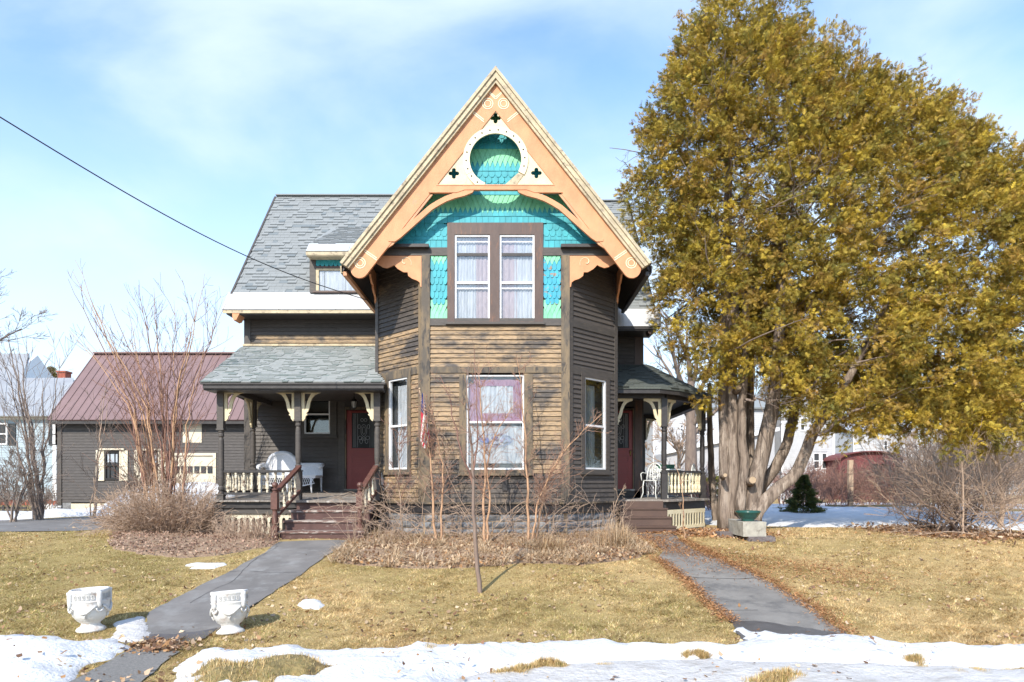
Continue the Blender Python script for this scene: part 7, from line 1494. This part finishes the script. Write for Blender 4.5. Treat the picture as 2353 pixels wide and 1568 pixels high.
picket_fence(1640, 1700, 40, 34, 'white picket fence behind the cedar trunks', 'white', .17); picket_fence(1795, 1870, 36, 30, 'white picket fence left of the small spruce', 'white', .17)
def board_fence(xa, xb, Y, hpx, label, mat, w=.3):
    x0, x1 = gx(xa, Y), gx(xb, Y); z = float(gz((x0 + x1) / 2, Y)) - .05; H = hpx * Y / F; t = thing('board_fence', ((x0 + x1) / 2, Y, z), label, 'fence'); n = int((x1 - x0) / w); w = (x1 - x0) / n
    for i in range(n): m = MB(); m.box((x0 + i * w + .008, Y, z), (x0 + (i + 1) * w - .008, Y + .03, z + H + random.uniform(-.02, .02))); obj('board', m, M[mat], t)
    return t
board_fence(1770, 1930, 47, 62, 'white board fence left of the red shed', 'siding_white', .5)
# clothes-line posts, stakes and a raised planter behind
M['post_wood'] = mk('weathered_post', (.50, .36, .24), (.38, .27, .18), 8, (1, 1, .3), rough=.85)
def stake(px, py, h, w, label, name='wooden_post', arm=None):
    g = ground_at(px, py); H = h * g.y / F; m = MB(); m.box((g.x - w, g.y - w, g.z - .1), (g.x + w, g.y + w, g.z + H)); t = thing(name, g, label, 'post'); obj('post', m, M['post_wood'], t)
    if arm: m = MB(); m.box((g.x - arm, g.y - w * .6, g.z + H), (g.x + arm, g.y + w * .6, g.z + H + .1)); obj('crossbar', m, M['post_wood'], t)
stake(1954, 1169, 112, .09, 'tall weathered post standing in the back yard snow'); stake(1909, 1135, 60, .12, 'short weathered post by the fence', arm=None); stake(1942, 1138, 90, .12, 'rear post of the arbour before the red shed', arm=1.5); stake(2103, 1160, 30, .07, 'low stake in the snow by the thicket')
g = ground_at(349, 1202); m = MB(); m.box((g.x - .014, g.y - .014, g.z - .05), (g.x + .014, g.y + .014, g.z + .85)); t = tag(obj('stake', m, M['post_wood']), 'thin pale stake at the edge of the driveway', 'stake')
# long pole lying on the ground
a = ground_at(2085, 1204); b = ground_at(2245, 1232); m = MB(); m.tube([a + Vector((0, 0, .12)), a.lerp(b, .5) + Vector((0, 0, .07)), b + Vector((0, 0, .05))], [.035, .04, .045], 8); tag(obj('fallen_pole', m, M['twig_dark'], None, True), 'dark pole lying on the ground before the thicket', 'pole')
# brush between yard and houses, far woods
def brush_line(name, x0, x1, Y, dY, n, H, mat, label, depth=1):
    T = []
    for _ in range(n):
        Yv = Y + random.uniform(-dY, dY); x = gx(random.uniform(x0, x1), Yv); p = Vector((x, Yv, float(gz(x, Yv)))); grow(T, p, Vector((random.uniform(-.5, .5), random.uniform(-.3, .3), 1)), H * random.uniform(.5, 1.1), .012 * Yv / 30, depth, 5, .12, .0, (3, 6), (.3, .8), .55)
    return stuff(twigs(name, T, M[mat], None), label)
brush_line('brush', 1790, 2110, 34, 5, 420, 1.7, 'twig_red', 'red brown brush along the back of the yard', 2); brush_line('brush', 1480, 1640, 27, 3, 200, 1.6, 'twig_red', 'reddish brush behind the right porch'); brush_line('brush', 2040, 2500, 24, 5, 260, 2.6, 'twig_pale', 'tan brush behind the thicket', 2); brush_line('brush', 2080, 2500, 32, 5, 200, 3.6, 'twig_pink', 'brown scrub beyond the thicket', 2)
brush_line('brush', -120, 130, 25, 2, 120, 1.0, 'twig_grey', 'low grey brush before the pale blue house', 2)
brush_line('woods', -700, 3100, 110, 16, 520, 9, 'twig_grey', 'far line of bare woods', 2)
# ================================================================== small things
# two street trees behind the camera, mirrored in the window glass
big_tree(700, -24, 9, .9, 'bare street tree across the road, mirrored in the windows', r=.3, trunk_to=3.4, L=4.0, n=11, depth=3) if False else None
# urns on the lawn
M['urn'] = mk('urn_white_paint', (.70, .685, .65), (.58, .565, .54), 6, rough=.7, bmp=.8, bdist=.012, c3=(.44, .35, .29), s3=7, lo3=.54, hi3=.68, fine=16)
M['urn_grey'] = mk('urn_relief_shadow', (.50, .485, .46), (.40, .39, .37), 9, rough=.8, bmp=.4)  # darker grey paints in the shadow lines of the key pattern
def urn(px, py, label, yaw, tilt, first=None):
    g = ground_at(px, py); g.y += .19; g.z = float(gz(g.x, g.y))
    if first: pass
    t = thing('garden_urn', Vector((0, 0, 0)), label, 'urn', 'white garden urns flanking the left path'); t.location = (0, 0, 0)
    prof = [(.0, .0), (.172, 0), (.176, .02), (.155, .042), (.122, .06), (.108, .08), (.112, .10), (.155, .13), (.190, .18), (.212, .24), (.219, .30), (.219, .345), (.228, .352), (.228, .362), (.217, .368), (.217, .445), (.226, .452), (.230, .475), (.222, .49), (.190, .49), (.185, .40), (.0, .395)]
    n = 40; V = []; k = len(prof)
    def sq(th): c, s = abs(math.cos(th)), abs(math.sin(th)); return (c ** 3.2 + s ** 3.2) ** (-1 / 3.2)
    for r, z in prof:
        for j in range(n):
            th = 2 * math.pi * j / n; rr = r * (1 + (sq(th) - 1) * min(1, max(0, (z - .12) / .15)) * .42); V.append((rr * math.cos(th), rr * math.sin(th), z))
    m = MB(); m.add(V, [(i * n + j, i * n + (j + 1) % n, (i + 1) * n + (j + 1) % n, (i + 1) * n + j) for i in range(k - 1) for j in range(n)] + [tuple((k - 1) * n + j for j in range(n))]); body = obj('urn_body', m, M['urn'], t, True)
    def surf(th, z, off):
        r = np.interp(z, [q[1] for q in prof[:19]], [q[0] for q in prof[:19]]); rr = r * (1 + (sq(th) - 1) * min(1, max(0, (z - .12) / .15)) * .42) + off; return Vector((rr * math.cos(th), rr * math.sin(th), z))
    # key pattern band: raised angular spirals
    for side in range(4):
        m = MB(); c0 = side * math.pi / 2
        for q in range(-2, 3):
            tc = c0 + q * .235; w = .092
            path_ = [(-w, .385), (w * .75, .385), (w * .75, .43), (-w * .45, .43), (-w * .45, .405), (w * .25, .405)]
            pts = [surf(tc + a, z, .004) for a, z in path_]
            for a, b in zip(pts[:-1], pts[1:]): m.bar(a, b, .010, .012)
        obj('key_pattern', m, M['urn_grey'], t)
    for side in range(4):
        th = math.pi / 4 + side * math.pi / 2; m = MB(); pts = [surf(th, z, .012) for z in (.48, .44, .38, .33, .29)]; m.tube(pts, [.030, .034, .034, .028, .02], 8); lp = [surf(th + .16 * math.cos(a), .285 + .04 * math.sin(a), .02) for a in [math.pi + math.pi * i / 8 for i in range(9)]]; m.tube(lp, .011, 6); obj('handle', m, M['urn'], t, True)
    for side in range(4):
        c0 = side * math.pi / 2; m = MB(); pts = [surf(c0 + a, .315 - .085 * math.cos(a * 2.1) ** 2, .012) for a in np.linspace(-.62, .62, 13)]; m.tube(pts, [.010 + .010 * math.cos((i - 6) / 6 * 1.4) for i in range(13)], 7); obj('swag', m, M['urn'], t, True)
        m = MB()
        for _ in range(16):
            v = random.random(); p = surf(c0 + random.uniform(-.13, .13) * (1 - v), .235 - .065 * v, .012); m.lathe(p - Vector((0, 0, .011)), [(0, 0), (.009, .004), (.012, .011), (.009, .018), (0, .022)], 6)
        obj('grapes', m, M['urn'], t, True)
    m = MB(); m.lathe((0, 0, .398), [(.185, 0), (.15, .012), (0, .018)], 16); obj('soil', m, M['mulch'], t)
    t.location = g - Vector((0, 0, .012)); t.rotation_euler = (R(tilt[0]), R(tilt[1]), yaw); t.scale = (.90, .90, 1.0); return t
urn(185.5, 1458, 'white garden urn left of the path with its rim level', R(-78), (2, -1)); urn(514, 1464, 'white garden urn on the right side of the left path, leaning', R(-70), (2, -7))
# stone bench with bowl
M['granite'] = mk('granite', (.42, .40, .34), (.30, .28, .24), 9, rough=.9, bmp=.6, bdist=.01, c3=(.20, .18, .15), s3=7, lo3=.55, hi3=.65); M['granite_dark'] = mk('granite_dark', (.13, .11, .11), (.20, .17, .165), 14, rough=.95, bmp=1, bdist=.03)
bY = 13.15; bc = P(1734, 1216, bY); bt = thing('stone_bench', (bc.x, bY + .5, float(gz(bc.x, bY))), 'rough granite slab bench under the cedar', 'bench')
def rough_block(c, ax, hw, L, h, mat, name, seed=0, amp=.015):
    """block with front face centred at c, running back along ax"""
    ax = Vector(ax).normalized(); sd = Vector((ax.y, -ax.x, 0)); nx, ny, nzv = 5, 7, 4; m = MB(); V = []; idx = {}
    for i in range(nx + 1):
        for j in range(ny + 1):
            for k in range(nzv + 1):
                if 0 < i < nx and 0 < j < ny and 0 < k < nzv: continue
                p = Vector(c) + sd * (hw * (2 * i / nx - 1)) + ax * (L * j / ny) + Vector((0, 0, h * (k / nzv - .5))); p += Vector((mnoise.noise(p * 5 + Vector((seed, 0, 0))), mnoise.noise(p * 5 + Vector((0, seed, 7))), mnoise.noise(p * 5 + Vector((3, 0, seed))))) * amp; idx[i, j, k] = len(V); V.append(p)
    Fc = []
    for i in range(nx):
        for j in range(ny): Fc += [(idx[i, j, 0], idx[i, j + 1, 0], idx[i + 1, j + 1, 0], idx[i + 1, j, 0]), (idx[i, j, nzv], idx[i + 1, j, nzv], idx[i + 1, j + 1, nzv], idx[i, j + 1, nzv])]
        for k in range(nzv): Fc += [(idx[i, 0, k], idx[i + 1, 0, k], idx[i + 1, 0, k + 1], idx[i, 0, k + 1]), (idx[i, ny, k], idx[i, ny, k + 1], idx[i + 1, ny, k + 1], idx[i + 1, ny, k])]
    for j in range(ny):
        for k in range(nzv): Fc += [(idx[0, j, k], idx[0, j, k + 1], idx[0, j + 1, k + 1], idx[0, j + 1, k]), (idx[nx, j, k], idx[nx, j + 1, k], idx[nx, j + 1, k + 1], idx[nx, j, k + 1])]
    m.add(V, Fc); return obj(name, m, mat, bt)
rough_block(bc, (.05, 1, 0), .222, 1.05, .285, M['granite'], 'slab', 1); gb = float(gz(bc.x, bY))
rough_block((bc.x + .14, bY - .02, (gb + bc.z - .14) / 2 - .02), (0, 1, 0), .26, .3, bc.z - .14 - gb + .03, M['granite_dark'], 'stone_foot', 2); rough_block((bc.x - .2, bY + .75, (gb + bc.z - .14) / 2 - .0), (0, 1, 0), .24, .3, bc.z - .14 - gb + .06, M['granite_dark'], 'stone_foot', 3)
M['green_glaze'] = mk('green_glaze', (.012, .065, .052), (.018, .09, .075), 8, (.6, .6, 5), rough=.22, bmp=.15, fine=14); cb = P(1719, 1196, bY + .32); m = MB(); r = .228
m.lathe((cb.x, cb.y, bc.z + .143), [(0, 0), (.12, 0), (.125, .012), (.118, .02), (.15, .05), (.195, .10), (r, .155), (r + .012, .165), (r + .012, .195), (r - .006, .20), (r - .02, .17), (.17, .1), (.0, .05)], 28); tag(obj('planter_bowl', m, M['green_glaze'], None, True), 'dark green glazed bowl standing on the granite bench', 'bowl')
# wicker settee on the left porch
def settee():
    Y = 16.95; fz = zdeck(Y); x0, x1 = gx(602, Y), gx(733, Y); W_ = x1 - x0; t = thing('wicker_settee', ((x0 + x1) / 2, Y, fz), 'white wicker settee with an arched back on the left porch', 'settee'); yb = Y + .32; yf = Y - .28
    # back outline: high arch over the left two thirds, low roll to the right
    def top(u):
        if u < .62: return .80 + .20 * math.sin(math.pi * (u + .04) / .66) - (.22 * max(0, (.10 - u) / .10) ** 2) - max(0, u - .42) * .55
        return .70
    us = np.linspace(0, 1, 30); V = []; m = MB()
    ring = [(x0 + W_ * u, yb - .02 * math.sin(u * 3.1), fz + top(u)) for u in us]
    for u, p in zip(us, ring): V += [(p[0], p[1] + .015, fz + .40), (p[0], p[1] + .015, p[2])]
    V2 = [(a, b - .03, c) for a, b, c in V]; n = len(us); m.add(V + V2, [(2 * i, 2 * i + 2, 2 * i + 3, 2 * i + 1) for i in range(n - 1)] + [(2 * n + 2 * i + 1, 2 * n + 2 * i + 3, 2 * n + 2 * i + 2, 2 * n + 2 * i) for i in range(n - 1)]); obj('backrest', m, M['wicker'], t)
    m = MB(); m.tube(ring, .05, 8); m.tube([ring[0], (x0 - .03, yb - .1, fz + .70), (x0 - .02, yf + .1, fz + .64), (x0 + .02, yf, fz + .58)], [.05, .055, .055, .05], 8); m.tube([ring[-1], (x1 + .01, yb - .05, fz + .70), (x1 + .01, yb - .3, fz + .62)], [.05, .055, .05], 8); obj('rolled_edge', m, M['wicker'], t, True)
    m = MB()
    for i in range(34): u = (i + .5) / 34; x = x0 + W_ * u; m.box((x - .004, yb - .03, fz + .42), (x + .004, yb - .022, fz + top(u) - .03))
    o = obj('woven_reeds', m, M['wicker'], t); o['kind'] = 'stuff'
    m = MB(); m.hexa([(x0 + .04, yf, fz + .36), (x1 - .02, yf, fz + .36), (x1 - .02, yb, fz + .36), (x0 + .04, yb, fz + .36), (x0 + .02, yf - .02, fz + .43), (x1, yf - .02, fz + .43), (x1, yb, fz + .43), (x0 + .02, yb, fz + .43)]); obj('seat', m, M['wicker'], t)
    m = MB()
    for i in range(26):      # open lattice apron, deeper in the middle
        u = i / 26; d = .13 + .10 * math.sin(math.pi * u); a = Vector((x0 + .05 + (W_ - .1) * u, yf, fz + .36)); w2 = (W_ - .1) / 26
        m.bar(a, a + Vector((w2 * 1.4, 0, -d)), .008, .008); m.bar(a + Vector((w2, 0, 0)), a + Vector((-w2 * .4, 0, -d)), .008, .008)
    m.tube([(x0 + .05 + (W_ - .1) * u, yf, fz + .36 - .13 - .10 * math.sin(math.pi * u)) for u in np.linspace(0, 1, 14)], .012, 6); o = obj('lattice_apron', m, M['wicker'], t); o['kind'] = 'stuff'
    for lx, ly in ((x0 + .07, yf + .02), (x1 - .12, yf + .02), (x1 - .02, yb - .06), (x0 + .07, yb - .04), (x0 + W_ * .5, yf + .02)): m = MB(); m.tube([(lx, ly, fz + .38), (lx + .0, ly, fz + .18), (lx + .02, ly - .02, fz)], [.03, .024, .018], 8); obj('leg', m, M['wicker'], t, True)
settee()
# cast iron chairs and table on the right porch
def iron_chair(x, y, yaw, label):
    t = thing('iron_chair', Vector((0, 0, 0)), label, 'chair', 'white cast iron chairs on the right porch'); r = .011
    m = MB(); m.lathe((0, 0, .43), [(0, 0), (.20, 0), (.21, .01), (.20, .022), (0, .022)], 20); obj('seat', m, M['iron_white'], t)
    hoop = [(.21 * math.cos(a), .19, .43 + .0 + .44 * math.sin(a) ** .7 if math.sin(a) > 0 else .43) for a in np.linspace(0, math.pi, 17)]; hoop[0] = (.21, .17, .43); hoop[-1] = (-.21, .17, .43)
    m = MB(); m.tube(hoop, .014, 6); m.tube([(.14 * math.cos(a), .19, .50 + .30 * math.sin(a)) for a in np.linspace(0, math.pi, 13)], r, 5)
    for u in (-.12, -.06, 0, .06, .12): m.tube([(u, .19, .45), (u * 1.1, .19, .84 - abs(u) * .8)], .008, 5)
    for z in (.55, .68): m.tube([(-.17, .19, z), (.17, .19, z)], .008, 5)
    for cx, cz in ((-.09, .62), (.09, .62), (0, .74), (-.05, .52), (.05, .52)): m.tube([(cx + .035 * math.cos(a), .19, cz + .035 * math.sin(a)) for a in np.linspace(0, 6.283, 11)], .007, 5)
    obj('backrest', m, M['iron_white'], t, True)
    for s in (-1, 1): m = MB(); m.tube([(s * .21, .17, .62), (s * .25, .0, .64), (s * .23, -.14, .60), (s * .20, -.15, .44)], r, 6); obj('armrest', m, M['iron_white'], t, True)
    for s in (-1, 1):
        for f in (-1, 1): m = MB(); m.tube([(s * .15, f * .14, .43), (s * .17, f * .15, .30), (s * .16, f * .16, .14), (s * .20, f * .20, 0)], [.015, .014, .012, .014], 6); obj('leg', m, M['iron_white'], t, True)
    t.location = (x, y, ZR); t.rotation_euler = (0, 0, yaw); return t
iron_chair(gx(1498, 16.7), 16.7, R(-35), 'white cast iron chair left of the table on the right porch'); iron_chair(gx(1577, 17.9), 17.9, R(-120), 'white cast iron chair behind the railing, right of the table')
tx, ty = gx(1532, 17.4), 17.4; t = thing('iron_table', (tx, ty, ZR), 'round white cast iron table on the right porch', 'table'); m = MB(); m.lathe((tx, ty, ZR + .70), [(0, 0), (.36, 0), (.38, .01), (.38, .03), (.36, .035), (0, .035)], 24); obj('table_top', m, M['iron_white'], t)
m = MB(); m.tube([(tx + .36 * math.cos(a), ty + .36 * math.sin(a), ZR + .65) for a in np.linspace(0, 6.283, 25)], .012, 5); [m.tube([(tx + .36 * math.cos(a), ty + .36 * math.sin(a), ZR + .70), (tx + .36 * math.cos(a + .12), ty + .36 * math.sin(a + .12), ZR + .64)], .008, 4) for a in np.linspace(0, 6.2, 18)]; obj('apron', m, M['iron_white'], t, True)
for k in range(3): a = k * 2.094 + .4; m = MB(); m.tube([(tx + .1 * math.cos(a), ty + .1 * math.sin(a), ZR + .7), (tx + .08 * math.cos(a), ty + .08 * math.sin(a), ZR + .35), (tx + .3 * math.cos(a), ty + .3 * math.sin(a), ZR)], .014, 6); obj('leg', m, M['iron_white'], t, True)
M['green_box'] = mk('green_planter', (.03, .12, .07), rough=.5, bmp=0); m = MB(); m.hexa([(tx - .22, ty - .1, ZR + .737), (tx + .16, ty - .1, ZR + .737), (tx + .16, ty + .08, ZR + .737), (tx - .22, ty + .08, ZR + .737), (tx - .25, ty - .12, ZR + .85), (tx + .19, ty - .12, ZR + .85), (tx + .19, ty + .1, ZR + .85), (tx - .25, ty + .1, ZR + .85)]); tag(obj('planter', m, M['green_box']), 'small green planter box on the porch table', 'planter')
# flag on a staff at the bay corner
M['flag_white'] = mk('flag_white', (.78, .76, .74), rough=.8, bmp=0)
def flag():
    M['flag'], nt, b = nodes('flag_cloth'); N = nt.nodes.new; L = nt.links.new; uv = N('ShaderNodeUVMap'); uv.uv_map = 'UVMap'; sp = N('ShaderNodeSeparateXYZ'); L(uv.outputs[0], sp.inputs[0])
    def math_(op, a, bb=None, clamp=False):
        q = N('ShaderNodeMath'); q.operation = op; q.use_clamp = clamp
        for i, v in enumerate((a, bb)):
            if v is None: continue
            if hasattr(v, 'is_linked'): L(v, q.inputs[i])
            else: q.inputs[i].default_value = v
        return q.outputs[0]
    st_ = math_('GREATER_THAN', math_('FRACT', math_('MULTIPLY', sp.outputs['Y'], 6.5)), .5); col = mixc(nt, st_, (.50, .03, .06), (.80, .78, .76))
    cant = math_('MULTIPLY', math_('LESS_THAN', sp.outputs['X'], .40), math_('GREATER_THAN', sp.outputs['Y'], .4615)); col = mixc(nt, cant, col, (.03, .045, .17))
    fx = math_('SUBTRACT', math_('FRACT', math_('MULTIPLY', sp.outputs['X'], 15.0)), .5); fy = math_('SUBTRACT', math_('FRACT', math_('MULTIPLY', sp.outputs['Y'], 9.3)), .5); dd = math_('ADD', math_('MULTIPLY', fx, fx), math_('MULTIPLY', fy, fy)); star = math_('MULTIPLY', math_('LESS_THAN', dd, .055), cant); col = mixc(nt, star, col, (.82, .82, .82)); L(col, b.inputs['Base Color']); b.inputs['Roughness'].default_value = .85
    Y = 13.35; a = P(964, 896, Y); foot = P(983, 1012, 13.68); t = thing('flag', foot, 'limp stars and stripes flag hanging from a staff on the left bay corner', 'flag')
    m = MB(); m.tube([foot + Vector((0, .05, 0)), a], .011, 8); m.lathe(a + Vector((0, 0, 0)), [(0, 0), (.02, .01), (.022, .025), (.012, .04), (0, .045)], 8); obj('staff', m, M['post_wood'], t, True); m = MB(); m.tube([foot + Vector((.0, .09, -.03)), foot + (a - foot) * .12], .02, 8); obj('staff_holder', m, M['black_metal'], t, True)
    nu_, nv = 26, 18; V = []; uvs = []; top = a.lerp(foot, .05); bot = a.lerp(foot, .82)
    for i in range(nu_ + 1):
        u = i / nu_                       # along the fly
        for j in range(nv + 1):
            v = 1 - j / nv; s = top.lerp(bot, 1 - v); drop = u * 1.02; ph = v * 9 + u * 2.2; p = s + Vector((.035 + .060 * math.sin(ph) * min(1, u * 3) + .030 * math.sin(ph * 2.3 + 1), -.03 + .055 * math.cos(ph) * min(1, u * 3) , -drop * (.38 + .62 * v) * .92)); gather = min(1, u * 1.3) * .78; c = top + Vector((.085, -.03, 0)); p.x = p.x * (1 - gather) + (c.x + .035 * math.sin(ph) + .03 * math.sin(u * 5)) * gather; V.append(p); uvs.append((u, v))
    Fc = [(i * (nv + 1) + j, (i + 1) * (nv + 1) + j, (i + 1) * (nv + 1) + j + 1, i * (nv + 1) + j + 1) for i in range(nu_) for j in range(nv)]
    me = bpy.data.meshes.new('cloth'); me.from_pydata([tuple(p) for p in V], [], Fc); ul_ = me.uv_layers.new(name='UVMap')
    for lp in me.loops: ul_.data[lp.index].uv = uvs[lp.vertex_index]
    me.materials.append(M['flag']); me.polygons.foreach_set('use_smooth', [True] * len(Fc)); me.update(); link('cloth', me, t)
flag()
# overhead service wire
a = P(-60, 232, 8.0); b = P(846, 690, 14.9); pts = [a + (b - a) * (i / 24) - Vector((0, 0, .30 * (math.sin(math.pi * i / 24) if i > 0 else math.pi * i / 24))) for i in list(range(-72, 0, 12)) + list(range(25))]; up = pts[0]; m = MB(); m.tube(pts, .009, 5); tag(obj('overhead_wire', m, M['black_metal'], None, True), 'black service wire running down to the bay eave', 'wire')
gp0 = float(gz(up.x, up.y)); t = thing('utility_pole', (up.x, up.y - .15, gp0), 'wooden utility pole across the road that carries the house wire', 'pole'); m = MB(); m.tube([(up.x, up.y - .15, gp0 - .3), (up.x, up.y - .15, up.z + .5)], [.15, .11], 12); obj('pole', m, M['twig_grey'], t, True); m = MB(); m.box((up.x - 1.0, up.y - .22, up.z + .02), (up.x + 1.0, up.y - .10, up.z + .14)); obj('crossarm', m, M['twig_grey'], t)
print('SCENE', len(bpy.data.objects), sum(len(o.data.polygons) for o in bpy.data.objects if o.type == 'MESH'))
